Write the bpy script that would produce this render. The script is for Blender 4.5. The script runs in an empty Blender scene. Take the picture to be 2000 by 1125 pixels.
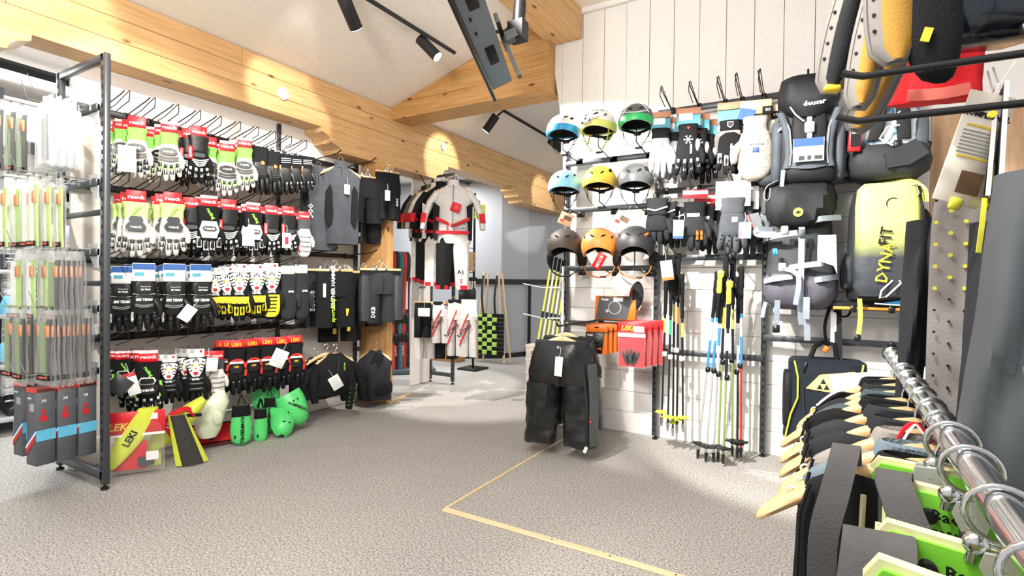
import bpy, bmesh, math, random
import numpy as np
from mathutils import Vector, Matrix, Euler
random.seed(7)
SC = bpy.context.scene
COL = SC.collection
R = math.radians

# ---------------------------------------------------------------- camera
CF = 1030.26; CU, CV = 1000.0, 562.5; CAMH = 1.15
def _cam():
    th, pi, ro = R(30.543), R(-0.676), R(0.659)
    ex = np.array([math.cos(th), 0, -math.sin(th)]); ey = np.array([math.sin(th), 0, math.cos(th)]); ez = np.array([0, -1., 0])
    rx = np.array([[1, 0, 0], [0, math.cos(pi), math.sin(pi)], [0, -math.sin(pi), math.cos(pi)]])
    rz = np.array([[math.cos(ro), -math.sin(ro), 0], [math.sin(ro), math.cos(ro), 0], [0, 0, 1]])
    m = rz @ rx
    return np.stack([m @ ex, m @ ey, m @ ez], 1)
CA = _cam()
def P(u, v, x=None, y=None, z=None):
    """the point of a known plane of the room (x, y or z) that the photograph shows at u, v"""
    d = CA.T @ np.array([(u - CU) / CF, (v - CV) / CF, 1.0])
    t = x / d[0] if x is not None else y / d[1] if y is not None else (z - CAMH) / d[2]
    return Vector((d[0] * t, d[1] * t, CAMH + d[2] * t))
cam = bpy.data.cameras.new('camera'); cam.sensor_width = 36; cam.lens = CF / 2000 * 36; cam.clip_start = 0.02
co = bpy.data.objects.new('camera', cam); COL.objects.link(co)
m = Matrix.Identity(4)
for i in range(3):
    m[i][0] = CA[0][i]; m[i][1] = -CA[1][i]; m[i][2] = -CA[2][i]
m[2][3] = CAMH
co.matrix_world = m
SC.camera = co

# ---------------------------------------------------------------- world, lights, exposure
w = bpy.data.worlds.new('world'); SC.world = w; w.use_nodes = True
w.node_tree.nodes['Background'].inputs[0].default_value = (1.0, 0.985, 0.965, 1)
w.node_tree.nodes['Background'].inputs[1].default_value = 0.5
SC.view_settings.view_transform = 'Standard'; SC.view_settings.look = 'None'
SC.view_settings.exposure = 0.64; SC.view_settings.gamma = 1.0
SC.view_settings.use_curve_mapping = False
def aim(o, tgt):
    d = Vector(tgt) - o.location
    o.rotation_euler = d.to_track_quat('-Z', 'Y').to_euler()
def spot(name, loc, tgt, power, deg, blend=.25, rad=.035, col=(1, .95, .88)):
    l = bpy.data.lights.new(name, 'SPOT'); l.energy = power; l.spot_size = R(deg); l.spot_blend = blend
    l.shadow_soft_size = rad; l.color = col
    o = bpy.data.objects.new(name, l); COL.objects.link(o); o.location = loc; aim(o, tgt); return o
def area(name, loc, tgt, power, sx, sy, col=(1, .97, .93)):
    l = bpy.data.lights.new(name, 'AREA'); l.energy = power; l.shape = 'RECTANGLE'; l.size = sx; l.size_y = sy; l.color = col
    o = bpy.data.objects.new(name, l); COL.objects.link(o); o.location = loc; aim(o, tgt); return o
area('room_fill_light', (-1.0, 0.3, 2.95), (-1.6, 2.2, 0), 50, 1.6, 1.6)  # added soft fill over the room, no actual panel lamp
area('ceiling_fill_light', (-1.0, -.5, 2.35), (-2.9, 2.1, 3.0), 46, .5, .5, (1, .93, .84))  # added uplight out of view, only there to brighten the pitched ceiling
area('rear_store_light', (-4.6, 5.6, 2.5), (-4.6, 5.8, 0), 38, 1.2, 1.2, (.97, .98, 1))
area('side_store_light', (-5.0, 1.5, 2.5), (-5.0, 1.5, 0), 50, 1.0, 1.6, (.93, .97, 1))
spot('track_spot_light', (-2.80, 3.30, 2.84), (-1.45, 3.95, 1.85), 330, 46, .12)
spot('track_spot_light', (-1.2, 1.2, 3.1), (-.05, 3.95, .85), 600, 44, .3)
spot('track_spot_light', (-1.6, 1.5, 3.1), (-.85, 3.95, .75), 380, 40, .3)
spot('track_spot_light', (-1.9, 1.0, 3.1), (-3.85, 1.85, 1.55), 235, 46, .4)
spot('track_spot_light', (-2.0, 2.4, 3.1), (-3.85, 3.0, 1.25), 210, 42, .4)
spot('track_spot_light', (-2.0, 1.9, 3.15), (-3.64, 2.68, 2.56), 150, 22, .25)
spot('track_spot_light', (-2.7, 4.55, 2.95), (-3.64, 4.62, 2.46), 60, 34, .25)
spot('track_spot_light', (-2.7, 6.6, 2.95), (-3.64, 7.0, 2.4), 40, 34, .3)
spot('track_spot_light', (-1.9, 0.4, 3.1), (-3.64, .85, 2.6), 260, 40, .4)
spot('track_spot_light', (-3.1, 2.6, 2.95), (-2.9, 4.3, 0), 260, 34, .5)
spot('track_spot_light', (-2.6, 5.2, 2.95), (-3.4, 4.8, 1.2), 170, 46, .3)
spot('track_spot_light', (-.6, .3, 2.9), (.2, 1.2, .6), 100, 60, .4)

# ---------------------------------------------------------------- materials
def lin(h):
    h = h.lstrip('#'); c = [int(h[i:i + 2], 16) / 255 for i in (0, 2, 4)]
    return [(x / 12.92 if x <= .04045 else ((x + .055) / 1.055) ** 2.4) for x in c]
MAT = {}
def mk(name, hx, rough=.6, metal=0., var=.10, vs=25., bump=.0, bs=250., coat=0., emit=0., spec=.5, stretch=(1, 1, 1)):
    if name in MAT: return MAT[name]
    mt = bpy.data.materials.new(name); mt.use_nodes = True; nt = mt.node_tree; n = nt.nodes; L = nt.links
    b = n['Principled BSDF']; c = lin(hx)
    tc = n.new('ShaderNodeTexCoord'); mp = n.new('ShaderNodeMapping'); mp.inputs['Scale'].default_value = stretch
    L.new(tc.outputs['Object'], mp.inputs[0])
    nz = n.new('ShaderNodeTexNoise'); nz.inputs['Scale'].default_value = vs; nz.inputs['Detail'].default_value = 3
    L.new(mp.outputs[0], nz.inputs['Vector'])
    rp = n.new('ShaderNodeValToRGB')
    rp.color_ramp.elements[0].position = .3; rp.color_ramp.elements[1].position = .7
    rp.color_ramp.elements[0].color = [x * (1 - var) for x in c] + [1]
    rp.color_ramp.elements[1].color = [min(1, x * (1 + var)) for x in c] + [1]
    L.new(nz.outputs[0], rp.inputs[0]); L.new(rp.outputs[0], b.inputs['Base Color'])
    b.inputs['Roughness'].default_value = rough; b.inputs['Metallic'].default_value = metal
    b.inputs['Coat Weight'].default_value = coat; b.inputs['Specular IOR Level'].default_value = spec
    if emit:
        b.inputs['Emission Color'].default_value = c + [1]; b.inputs['Emission Strength'].default_value = emit
    if bump:
        n2 = n.new('ShaderNodeTexNoise'); n2.inputs['Scale'].default_value = bs; n2.inputs['Detail'].default_value = 2
        L.new(mp.outputs[0], n2.inputs['Vector'])
        bp = n.new('ShaderNodeBump'); bp.inputs['Strength'].default_value = bump; bp.inputs['Distance'].default_value = .004
        L.new(n2.outputs[0], bp.inputs['Height']); L.new(bp.outputs[0], b.inputs['Normal'])
    mt.diffuse_color = c + [1]
    MAT[name] = mt; return mt
def fab(name, hx, rough=.85, bump=.35, bs=300): return mk(name, hx, rough, var=.14, vs=14, bump=bump, bs=bs, spec=.25)
def pla(name, hx, rough=.38): return mk(name, hx, rough, var=.05)
def wood(name, hx, hx2, axis='y', scale=1.0, knots=True, rough=.5):
    if name in MAT: return MAT[name]
    mt = bpy.data.materials.new(name); mt.use_nodes = True; nt = mt.node_tree; n = nt.nodes; L = nt.links
    b = n['Principled BSDF']; b.inputs['Roughness'].default_value = rough; b.inputs['Specular IOR Level'].default_value = .3
    tc = n.new('ShaderNodeTexCoord'); mp = n.new('ShaderNodeMapping')
    s = {'x': (.6, 9, 9), 'y': (9, .6, 9), 'z': (9, 9, .6)}[axis]
    mp.inputs['Scale'].default_value = [q * scale for q in s]
    L.new(tc.outputs['Object'], mp.inputs[0])
    nz = n.new('ShaderNodeTexNoise'); nz.inputs['Scale'].default_value = 3.2; nz.inputs['Detail'].default_value = 6; nz.inputs['Distortion'].default_value = .6
    L.new(mp.outputs[0], nz.inputs['Vector'])
    rp = n.new('ShaderNodeValToRGB'); rp.color_ramp.elements[0].position = .32; rp.color_ramp.elements[1].position = .66
    rp.color_ramp.elements[0].color = lin(hx2) + [1]; rp.color_ramp.elements[1].color = lin(hx) + [1]
    L.new(nz.outputs[0], rp.inputs[0]); out = rp.outputs[0]
    if knots:
        m2 = n.new('ShaderNodeMapping'); s2 = {'x': (.42, 1, 1), 'y': (1, .42, 1), 'z': (1, 1, .42)}[axis]
        m2.inputs['Scale'].default_value = [q * 9 for q in s2]; L.new(tc.outputs['Object'], m2.inputs[0])
        vo = n.new('ShaderNodeTexVoronoi'); vo.inputs['Scale'].default_value = 1.0; L.new(m2.outputs[0], vo.inputs['Vector'])
        r2 = n.new('ShaderNodeValToRGB'); r2.color_ramp.elements[0].position = .07; r2.color_ramp.elements[1].position = .15
        r2.color_ramp.elements[0].color = (1, 1, 1, 1); r2.color_ramp.elements[1].color = (0, 0, 0, 1)
        L.new(vo.outputs['Distance'], r2.inputs[0])
        mx = n.new('ShaderNodeMix'); mx.data_type = 'RGBA'
        L.new(r2.outputs[0], mx.inputs[0]); L.new(out, mx.inputs[6]); mx.inputs[7].default_value = lin('7a4320') + [1]
        out = mx.outputs[2]
    L.new(out, b.inputs['Base Color'])
    bp = n.new('ShaderNodeBump'); bp.inputs['Strength'].default_value = .12; bp.inputs['Distance'].default_value = .003
    L.new(nz.outputs[0], bp.inputs['Height']); L.new(bp.outputs[0], b.inputs['Normal'])
    MAT[name] = mt; return mt
def film(name, hx='ffffff', op=.05, rough=.12, fc=.32):
    if name in MAT: return MAT[name]
    mt = bpy.data.materials.new(name); mt.use_nodes = True; nt = mt.node_tree; n = nt.nodes; L = nt.links
    n.remove(n['Principled BSDF'])
    tr = n.new('ShaderNodeBsdfTransparent'); gl = n.new('ShaderNodeBsdfPrincipled')
    gl.inputs['Base Color'].default_value = lin(hx) + [1]; gl.inputs['Roughness'].default_value = rough
    lw = n.new('ShaderNodeLayerWeight'); lw.inputs[0].default_value = .35
    nz = n.new('ShaderNodeTexNoise'); nz.inputs['Scale'].default_value = 30
    bp = n.new('ShaderNodeBump'); bp.inputs['Strength'].default_value = .5; bp.inputs['Distance'].default_value = .01
    L.new(nz.outputs[0], bp.inputs['Height']); L.new(bp.outputs[0], gl.inputs['Normal'])
    ma = n.new('ShaderNodeMath'); ma.operation = 'MULTIPLY_ADD'; ma.inputs[1].default_value = fc; ma.inputs[2].default_value = op
    L.new(lw.outputs['Facing'], ma.inputs[0])
    mx = n.new('ShaderNodeMixShader'); L.new(ma.outputs[0], mx.inputs[0]); L.new(tr.outputs[0], mx.inputs[1]); L.new(gl.outputs[0], mx.inputs[2])
    L.new(mx.outputs[0], n['Material Output'].inputs[0])
    MAT[name] = mt; return mt
def carpet():
    mt = bpy.data.materials.new('carpet'); mt.use_nodes = True; nt = mt.node_tree; n = nt.nodes; L = nt.links
    b = n['Principled BSDF']; b.inputs['Roughness'].default_value = .95; b.inputs['Specular IOR Level'].default_value = .1
    tc = n.new('ShaderNodeTexCoord')
    a = n.new('ShaderNodeTexNoise'); a.inputs['Scale'].default_value = 110; a.inputs['Detail'].default_value = 4; a.inputs['Roughness'].default_value = .75
    L.new(tc.outputs['Object'], a.inputs['Vector'])
    rp = n.new('ShaderNodeValToRGB'); e = rp.color_ramp.elements
    e[0].position = .33; e[0].color = lin('4b4945') + [1]; e[1].position = .62; e[1].color = lin('d6d3cf') + [1]
    k = e.new(.47); k.color = lin('a9a6a1') + [1]
    L.new(a.outputs[0], rp.inputs[0])
    c = n.new('ShaderNodeTexNoise'); c.inputs['Scale'].default_value = 1.3; L.new(tc.outputs['Object'], c.inputs['Vector'])
    mx = n.new('ShaderNodeMix'); mx.data_type = 'RGBA'; mx.blend_type = 'MULTIPLY'; mx.inputs[0].default_value = .25
    L.new(rp.outputs[0], mx.inputs[6]); L.new(c.outputs[0], mx.inputs[7]); L.new(mx.outputs[2], b.inputs['Base Color'])
    bp = n.new('ShaderNodeBump'); bp.inputs['Strength'].default_value = .25; bp.inputs['Distance'].default_value = .002
    L.new(a.outputs[0], bp.inputs['Height']); L.new(bp.outputs[0], b.inputs['Normal'])
    return mt

WHITE = mk('white paint', 'ece9e6', .55, var=.02); CEIL = mk('ceiling plaster', 'f2ebe1', .9, var=.03, bump=.35, bs=120)
GAPM = mk('joint shade', '55504c', .9)
PINE = wood('pine beam', 'dcb482', 'c99c66', 'y', 1.6); PINEX = wood('pine cross beam', 'cc9f68', 'b4864f', 'x', 1.6)  # cross beam: its lack of spotlight is put into the darker pine colour
PINEZ = wood('pine post', 'd9ac74', 'c59259', 'z', 1.6); OAK = wood('oak panel', 'd2b091', 'b9906c', 'z', .7, False)
HANG = wood('hanger beech', 'e8c495', 'd9ac74', 'x', 3, False, .35); LATH = wood('pale lath', 'f0d9b4', 'e2c294', 'x', 2, False)
STEEL = mk('charcoal steel', '53575b', .42, .55, var=.04); DSTEEL = mk('dark steel', '2b2c2e', .45, .5, var=.05)
SLOT = mk('slot black', '0c0c0d', .8); WIRE = mk('black wire', '1d1d1e', .4, .4); CHROME = mk('chrome', 'd6d8da', .16, 1., var=.02)
GREYP = mk('grey plastic plate', 'a9abac', .5)
BLK = fab('black fabric', '17181a'); BLK2 = fab('charcoal fabric', '2a2c2f'); GRF = fab('slate grey fabric', '4a4e54'); GRL = fab('light grey fabric', 'a5a19c')
LEA = mk('black leather', '141415', .42, var=.1, bump=.25, bs=120); WHF = fab('white fabric', 'dedcd6', .7); LIME = fab('lime fabric', '8fd264', .7)
REDC = mk('red card', 'd8222b', .45, var=.03); RED = fab('red fabric', 'd01f2c', .6); REDP = pla('red plastic', 'd32630'); ORG = pla('orange plastic', 'e8772a')
YEL = fab('yellow fabric', 'e6e23a', .6); YELP = pla('neon yellow plastic', 'dce84a'); PAPER = mk('white paper', 'f7f6f4', .6, var=.02)
GRN = pla('green plastic', '5fe07c', .35); GRN2 = pla('grass green plastic', '7ccf3a', .4); BLUE = pla('blue plastic', '3f9fd8'); BLUEC = mk('blue card', '2f5a9c', .5)
BLKP = pla('black plastic', '17181a', .35); GRYP = pla('dark grey plastic', '3c3f43', .4); WHP = pla('white plastic', 'efefed', .3)
TXTW = mk('white print', 'f8f8f6', .5, var=.01); TXTK = mk('black print', '0c0c0c', .5, var=.01); TXTG = mk('lime print', '8fe04a', .5, var=.01); TXTY = mk('yellow print', 'f1d23a', .5, var=.01); TXTR = mk('red print', 'c31f2b', .5, var=.01); TXTO = mk('orange print', 'f07a2a', .5)
CLEAR = film('clear film'); CLEARB = film('clear blister', 'f4f8fb', .2, .06, .6); TEAL = mk('teal card', '4f9fb4', .5); KRAFT = mk('kraft card', 'c08a6c', .6); TANC = mk('tan card', 'd9b48c', .6)

# ---------------------------------------------------------------- mesh helpers
def smooth(pts, k=4):
    """a Catmull-Rom curve through pts"""
    pts = [Vector(p) for p in pts]; out = []
    for i in range(len(pts) - 1):
        a, b, c, d = pts[max(i - 1, 0)], pts[i], pts[i + 1], pts[min(i + 2, len(pts) - 1)]
        for j in range(k):
            t = j / k; out.append(.5 * (2 * b + (c - a) * t + (2 * a - 5 * b + 4 * c - d) * t * t + (3 * b - a - 3 * c + d) * t ** 3))
    return out + [pts[-1]]
class MB:
    def __init__(s): s.v = []; s.f = []; s.mi = []
    def add(s, vs, fs, mi=0):
        o = len(s.v); s.v += [tuple(q) for q in vs]; s.f += [tuple(i + o for i in f) for f in fs]; s.mi += [mi] * len(fs); return s
    def box(s, c, d, rot=None, mi=0, ch=0.):
        x, y, z = d[0] / 2, d[1] / 2, d[2] / 2
        if ch:
            k = min(ch, x * .9, y * .9, z * .9); vs = []; idx = {}
            for i, (a, b_, e) in enumerate([(sx, sy, sz) for sx in (-1, 1) for sy in (-1, 1) for sz in (-1, 1)]):
                for ax in range(3):
                    p = [a * (x - k), b_ * (y - k), e * (z - k)]; p[ax] = (a * x, b_ * y, e * z)[ax]
                    idx[(a, b_, e, ax)] = len(vs); vs.append(p)
            fs = []
            S = (-1, 1)
            for ax in range(3):
                for sg in S:
                    o = [q for q in range(3) if q != ax]; loop = []
                    for (p, q) in ((-1, -1), (1, -1), (1, 1), (-1, 1)):
                        k3 = [0, 0, 0]; k3[ax] = sg; k3[o[0]] = p; k3[o[1]] = q; loop.append(idx[(*k3, ax)])
                    if (sg > 0) == (ax == 1): loop.reverse()
                    fs.append(loop)
            for ax in range(3):
                o = [q for q in range(3) if q != ax]
                for p in S:
                    for q in S:
                        ks = []
                        for t in S:
                            k3 = [0, 0, 0]; k3[ax] = t; k3[o[0]] = p; k3[o[1]] = q; ks.append(tuple(k3))
                        lp = [idx[(*ks[0], o[0])], idx[(*ks[1], o[0])], idx[(*ks[1], o[1])], idx[(*ks[0], o[1])]]
                        fs.append(lp)
            for a in S:
                for b_ in S:
                    for e in S: fs.append([idx[(a, b_, e, t)] for t in range(3)])
        else:
            vs = [(-x, -y, -z), (x, -y, -z), (x, y, -z), (-x, y, -z), (-x, -y, z), (x, -y, z), (x, y, z), (-x, y, z)]
            fs = [(0, 3, 2, 1), (4, 5, 6, 7), (0, 1, 5, 4), (1, 2, 6, 5), (2, 3, 7, 6), (3, 0, 4, 7)]
        M = rot.to_matrix() if isinstance(rot, Euler) else rot
        c = Vector(c)
        return s.add([c + (M @ Vector(q) if M else Vector(q)) for q in vs], fs, mi)
    def loft(s, rings, cap0=True, cap1=True, mi=0, close=True):
        n = len(rings[0]); vs = [p for r in rings for p in r]; fs = []
        for i in range(len(rings) - 1):
            for j in range(n if close else n - 1):
                k = (j + 1) % n; fs.append((i * n + j, i * n + k, (i + 1) * n + k, (i + 1) * n + j))
        if cap0: fs.append(tuple(range(n - 1, -1, -1)))
        if cap1: fs.append(tuple((len(rings) - 1) * n + j for j in range(n)))
        return s.add(vs, fs, mi)
    def tube(s, pts, r, n=8, mi=0, sq=(1, 1), round_end=False):
        pts = [Vector(p) for p in pts]; rs = r if isinstance(r, (list, tuple)) else [r] * len(pts)
        if round_end:
            d0 = (pts[0] - pts[1]).normalized(); d1 = (pts[-1] - pts[-2]).normalized(); r0, r1 = rs[0], rs[-1]
            pts = [pts[0] + d0 * r0 * .9, pts[0] + d0 * r0 * .5] + pts + [pts[-1] + d1 * r1 * .5, pts[-1] + d1 * r1 * .9]
            rs = [r0 * .4, r0 * .82] + list(rs) + [r1 * .82, r1 * .4]
        rings = []; up = None
        for i, p in enumerate(pts):
            t = (pts[min(i + 1, len(pts) - 1)] - pts[max(i - 1, 0)])
            t = t.normalized() if t.length > 1e-9 else Vector((0, 0, 1))
            if up is None:
                a = Vector((0, 0, 1)) if abs(t.z) < .9 else Vector((1, 0, 0)); up = (a - t * a.dot(t)).normalized()
            else:
                up = up - t * up.dot(t)
                up = up.normalized() if up.length > 1e-6 else t.orthogonal().normalized()
            sd = t.cross(up)
            rings.append([p + (sd * math.cos(2 * math.pi * k / n) * sq[0] + up * math.sin(2 * math.pi * k / n) * sq[1]) * rs[i] for k in range(n)])
        return s.loft(rings, mi=mi)
    def ribbon(s, pts, side, w, t=.002, mi=0):
        """a strap: a flat band of width w along pts, its width axis near 'side'"""
        pts = [Vector(p) for p in pts]; rings = []
        if len(pts) > 2 and len(pts) < 9 and not isinstance(side, list): pts = smooth(pts, 4)
        for i, p in enumerate(pts):
            tg = (pts[min(i + 1, len(pts) - 1)] - pts[max(i - 1, 0)]).normalized()
            sd = Vector(side if not isinstance(side, list) else side[i]); sd = (sd - tg * sd.dot(tg)).normalized(); nn = tg.cross(sd)
            rings.append([p + sd * a * w / 2 + nn * b_ * t / 2 for a, b_ in ((-1, -1), (1, -1), (1, 1), (-1, 1))])
        return s.loft(rings, mi=mi)
    def prism(s, poly, y0, y1, mi=0, plane='xz', M=None):
        n = len(poly)
        def q(a, b_, d): return {'xz': Vector((a, d, b_)), 'yz': Vector((d, a, b_)), 'xy': Vector((a, b_, d))}[plane]
        vs = [q(a, b_, y0) for a, b_ in poly] + [q(a, b_, y1) for a, b_ in poly]
        if M: vs = [M @ p for p in vs]
        fs = [tuple(range(n)), tuple(range(2 * n - 1, n - 1, -1))] + [(i, i + n, (i + 1) % n + n, (i + 1) % n) for i in range(n)]
        return s.add(vs, fs, mi)
    def ell(s, c, d, n=12, m=7, mi=0, M=None):
        rings = []
        for i in range(m + 1):
            a = -math.pi / 2 + math.pi * (.04 + .92 * i / m)
            rings.append([Vector((d[0] * math.cos(a) * math.cos(2 * math.pi * k / n), d[1] * math.cos(a) * math.sin(2 * math.pi * k / n), d[2] * math.sin(a))) for k in range(n)])
        c = Vector(c)
        rings = [[c + (M @ p if M else p) for p in r] for r in rings]
        return s.loft(rings, mi=mi)
    def disc(s, c, nrm, r, t=.003, n=16, mi=0):
        nrm = Vector(nrm).normalized(); return s.tube([Vector(c) - nrm * t / 2, Vector(c) + nrm * t / 2], r, n, mi)
    def torus(s, c, nrm, r, rr, n=20, k=6, mi=0, a0=0, a1=2 * math.pi):
        nrm = Vector(nrm).normalized(); u = nrm.orthogonal().normalized(); v = nrm.cross(u); c = Vector(c)
        full = abs(a1 - a0) > 6.28; cnt = n + (1 if True else 0)
        return s.tube([c + (u * math.cos(a0 + (a1 - a0) * i / n) + v * math.sin(a0 + (a1 - a0) * i / n)) * r for i in range(cnt)], rr, k, mi)
def ringse(cx, cy, z, w, d, n=24, e=2.0, amp=0., k=5, ph=0., tilt=0.):
    """a super-ellipse ring in the xy plane with folds"""
    out = []
    for i in range(n):
        a = 2 * math.pi * i / n; c, s_ = math.cos(a), math.sin(a)
        f = 1 + amp * (math.sin(k * a + ph) + .5 * math.sin((2 * k + 1) * a + 1.7 * ph))
        x = math.copysign(abs(c) ** (2 / e), c) * w * (1 + .3 * (f - 1)); y = math.copysign(abs(s_) ** (2 / e), s_) * d * f
        out.append(Vector((cx + x, cy + y, z + tilt * x)))
    return out
def mesh(name, mb, mats, smooth=50):
    me = bpy.data.meshes.new(name); me.from_pydata(mb.v, [], mb.f)
    for mt in (mats if isinstance(mats, (list, tuple)) else [mats]): me.materials.append(mt)
    me.polygons.foreach_set('material_index', mb.mi)
    bm = bmesh.new(); bm.from_mesh(me); bmesh.ops.recalc_face_normals(bm, faces=bm.faces); bm.to_mesh(me); bm.free()
    if smooth:
        me.polygons.foreach_set('use_smooth', [True] * len(me.polygons)); me.set_sharp_from_angle(angle=R(smooth))
    me.update(); return me
def obj(name, mb, mats, parent=None, smooth=50, loc=None, rot=None):
    o = bpy.data.objects.new(name, mesh(name, mb, mats, smooth) if isinstance(mb, MB) else mb)
    COL.objects.link(o)
    if parent: o.parent = parent
    if loc is not None: o.location = loc
    if rot is not None: o.rotation_euler = rot
    return o
def tag(o, label, cat, group=None):
    o['label'] = label; o['category'] = cat
    if group: o['group'] = group
    return o
def thing(name, label, cat, loc=(0, 0, 0), rz=0., group=None, scale=None, rot=None):
    o = bpy.data.objects.new(name, None); COL.objects.link(o); o.empty_display_size = .05
    o.location = loc; o.rotation_euler = rot if rot is not None else (0, 0, rz)
    if scale: o.scale = scale if isinstance(scale, (tuple, list)) else (scale,) * 3
    return tag(o, label, cat, group)
def one(name, mb, mats, label, cat, group=None, smooth=50, loc=None, rot=None):
    return tag(obj(name, mb, mats, None, smooth, loc, rot), label, cat, group)
def struct(name, mb, mats, parent=None, smooth=30, loc=None, rot=None):
    o = obj(name, mb, mats, parent, smooth, loc, rot)
    if not parent: o['kind'] = 'structure'
    return o
KIDS = {}
def kids(o):
    return [c for c in o.children]
def dup(root, loc, rz=None, label=None, group=None, scale=None, rot=None):
    r = root.copy(); COL.objects.link(r); r.location = loc
    if rot is not None: r.rotation_euler = rot
    elif rz is not None: r.rotation_euler = (0, 0, rz)
    if label: r['label'] = label
    if group: r['group'] = group
    if scale: r.scale = scale if isinstance(scale, (tuple, list)) else (scale,) * 3
    for ch in list(root.children):
        c = ch.copy(); COL.objects.link(c); c.parent = r
        for g in list(ch.children):
            d = g.copy(); COL.objects.link(d); d.parent = c
    return r
TXC = {}
FR = (math.pi / 2, 0, 0)
def text(s, size, mt, parent, loc, rot=FR, name='lettering', ex=.0006, bold=0., shear=0., sp=1.0, align='CENTER'):
    key = (s, size, mt.name, ex, bold, shear, sp, align)
    me = TXC.get(key)
    if not me:
        c = bpy.data.curves.new('lettering', 'FONT'); c.body = s; c.size = size; c.extrude = ex; c.offset = bold; c.shear = shear
        c.align_x = align; c.align_y = 'CENTER'; c.space_character = sp; c.resolution_u = 1
        t = bpy.data.objects.new('lettering_curve', c); me = bpy.data.meshes.new_from_object(t); me.materials.clear(); me.materials.append(mt)
        bpy.data.objects.remove(t); bpy.data.curves.remove(c); TXC[key] = me
    o = bpy.data.objects.new(name, me); COL.objects.link(o)
    if parent: o.parent = parent
    o.location = loc; o.rotation_euler = rot; return o
def S(lst): return random.choice(lst)
ORD = ['first', 'second', 'third', 'fourth', 'fifth', 'sixth', 'seventh', 'eighth', 'ninth', 'tenth', 'eleventh', 'twelfth', 'thirteenth', 'fourteenth', 'fifteenth', 'sixteenth']
# ================================================================ THE SETTING
XL = -3.85; YR = 3.95
def bx(c, d, ch=0.): return MB().box(c, d, ch=ch)
def span(x0, x1, y0, y1, z0, z1, ch=0.): return MB().box(((x0 + x1) / 2, (y0 + y1) / 2, (z0 + z1) / 2), (x1 - x0, y1 - y0, z1 - z0), ch=ch)
struct('floor', span(-9, 3, -1.5, 11, -.06, 0), carpet())
# pitched ceiling over the sales room, the flat ceilings beside it
sl = .30
def zc(x): return 2.83 + sl * (x + 3.64)
mb = MB().prism([(-3.75, zc(-3.75)), (-1.70, zc(-1.70)), (-1.70, zc(-1.7) + .06), (-3.75, zc(-3.75) + .06)], -.6, 9.6)
struct('ceiling', mb, CEIL)
struct('ceiling', span(-1.70, 1.6, .9, 3.97, 3.345, 3.40), CEIL)
struct('ceiling', span(-9, -3.80, -1.0, 9.6, 2.66, 2.72), CEIL)
# long glulam beam: three boards high, butt joints
def beam_boards(root, x0, x1, zs, joints, mt):
    for i in range(len(zs) - 1):
        ys = joints[i]
        for a, b in zip(ys[:-1], ys[1:]):
            struct('board', span(x0, x1, a + .0012, b - .0012, zs[i] + .0012, zs[i + 1] - .0012, .003), mt, root, loc=None)
bm_ = struct('ceiling_beam', span(-3.846, -3.646, -.6, 9.5, 2.435, 2.815), GAPM)
beam_boards(bm_, -3.85, -3.64, [2.43, 2.555, 2.69, 2.82], [[-.6, 3.25, 6.1, 9.5], [-.6, 1.02, 3.6, 7.2, 9.5], [-.6, 2.3, 5.2, 9.5]], PINE)
# ridge beam and the gable beam across
rb = struct('ceiling_beam', span(-1.981, -1.704, -.6, 3.945, 3.115, 3.48), GAPM)
beam_boards(rb, -1.985, -1.70, [3.11, 3.235, 3.36, 3.49], [[-.6, 2.0, 3.95], [-.6, 3.1, 3.95], [-.6, 3.95]], PINE)
gz = lambda x: 2.828 + sl * (x + 3.64)
gb = struct('ceiling_beam', MB().prism([(-3.636, 2.715), (-1.95, 2.715), (-1.95, gz(-1.95) - .004), (-3.636, gz(-3.636) - .004)], 3.835, 4.095), GAPM)
for z0, z1 in ((2.71, 2.865), (2.865, 3.02), (3.02, 3.18), (3.18, 3.36)):
    zz0 = z0 + .001
    xa = max(-3.64, -3.64 + (zz0 - 2.828) / sl); xb = max(-3.64, -3.64 + (z1 - 2.828) / sl)
    if xa > -1.97: continue
    poly = [(xa, zz0), (-1.945, zz0), (-1.945, min(z1, gz(-1.945)) - .001)]
    if xb < -1.945: poly.append((xb, z1 - .001))
    if xa == -3.64: poly.append((-3.64, min(z1, 2.828) - .001))
    struct('board', MB().prism(poly, 3.83, 4.10), PINEX, gb)
# saddles (corbelled timbers) under the long beam
def saddle(y0, y1, e0, e1):
    p = []
    def og(y, s): return [(y, 2.43), (y + s * .004, 2.395), (y + s * .03, 2.385), (y + s * .06, 2.375), (y + s * .09, 2.35), (y + s * .10, 2.32), (y + s * .15, 2.312), (y + s * .20, 2.29), (y + s * .215, 2.255)]
    a = og(y0, 1) if e0 else [(y0, 2.43), (y0, 2.255)]
    b = og(y1, -1) if e1 else [(y1, 2.43), (y1, 2.255)]
    return MB().prism(a + b[::-1], -3.86, -3.63, plane='yz')
for a in ((3.0, 4.72, 1, 1), (6.2, 9.5, 1, 0), (-.6, 1.12, 0, 1)): struct('beam_saddle', saddle(*a), PINE)
# wood post under the saddle at the end of the glove display
wp = struct('pillar', span(-3.84, -3.48, 3.625, 3.70, 0, 2.255, .003), PINEZ)
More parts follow.
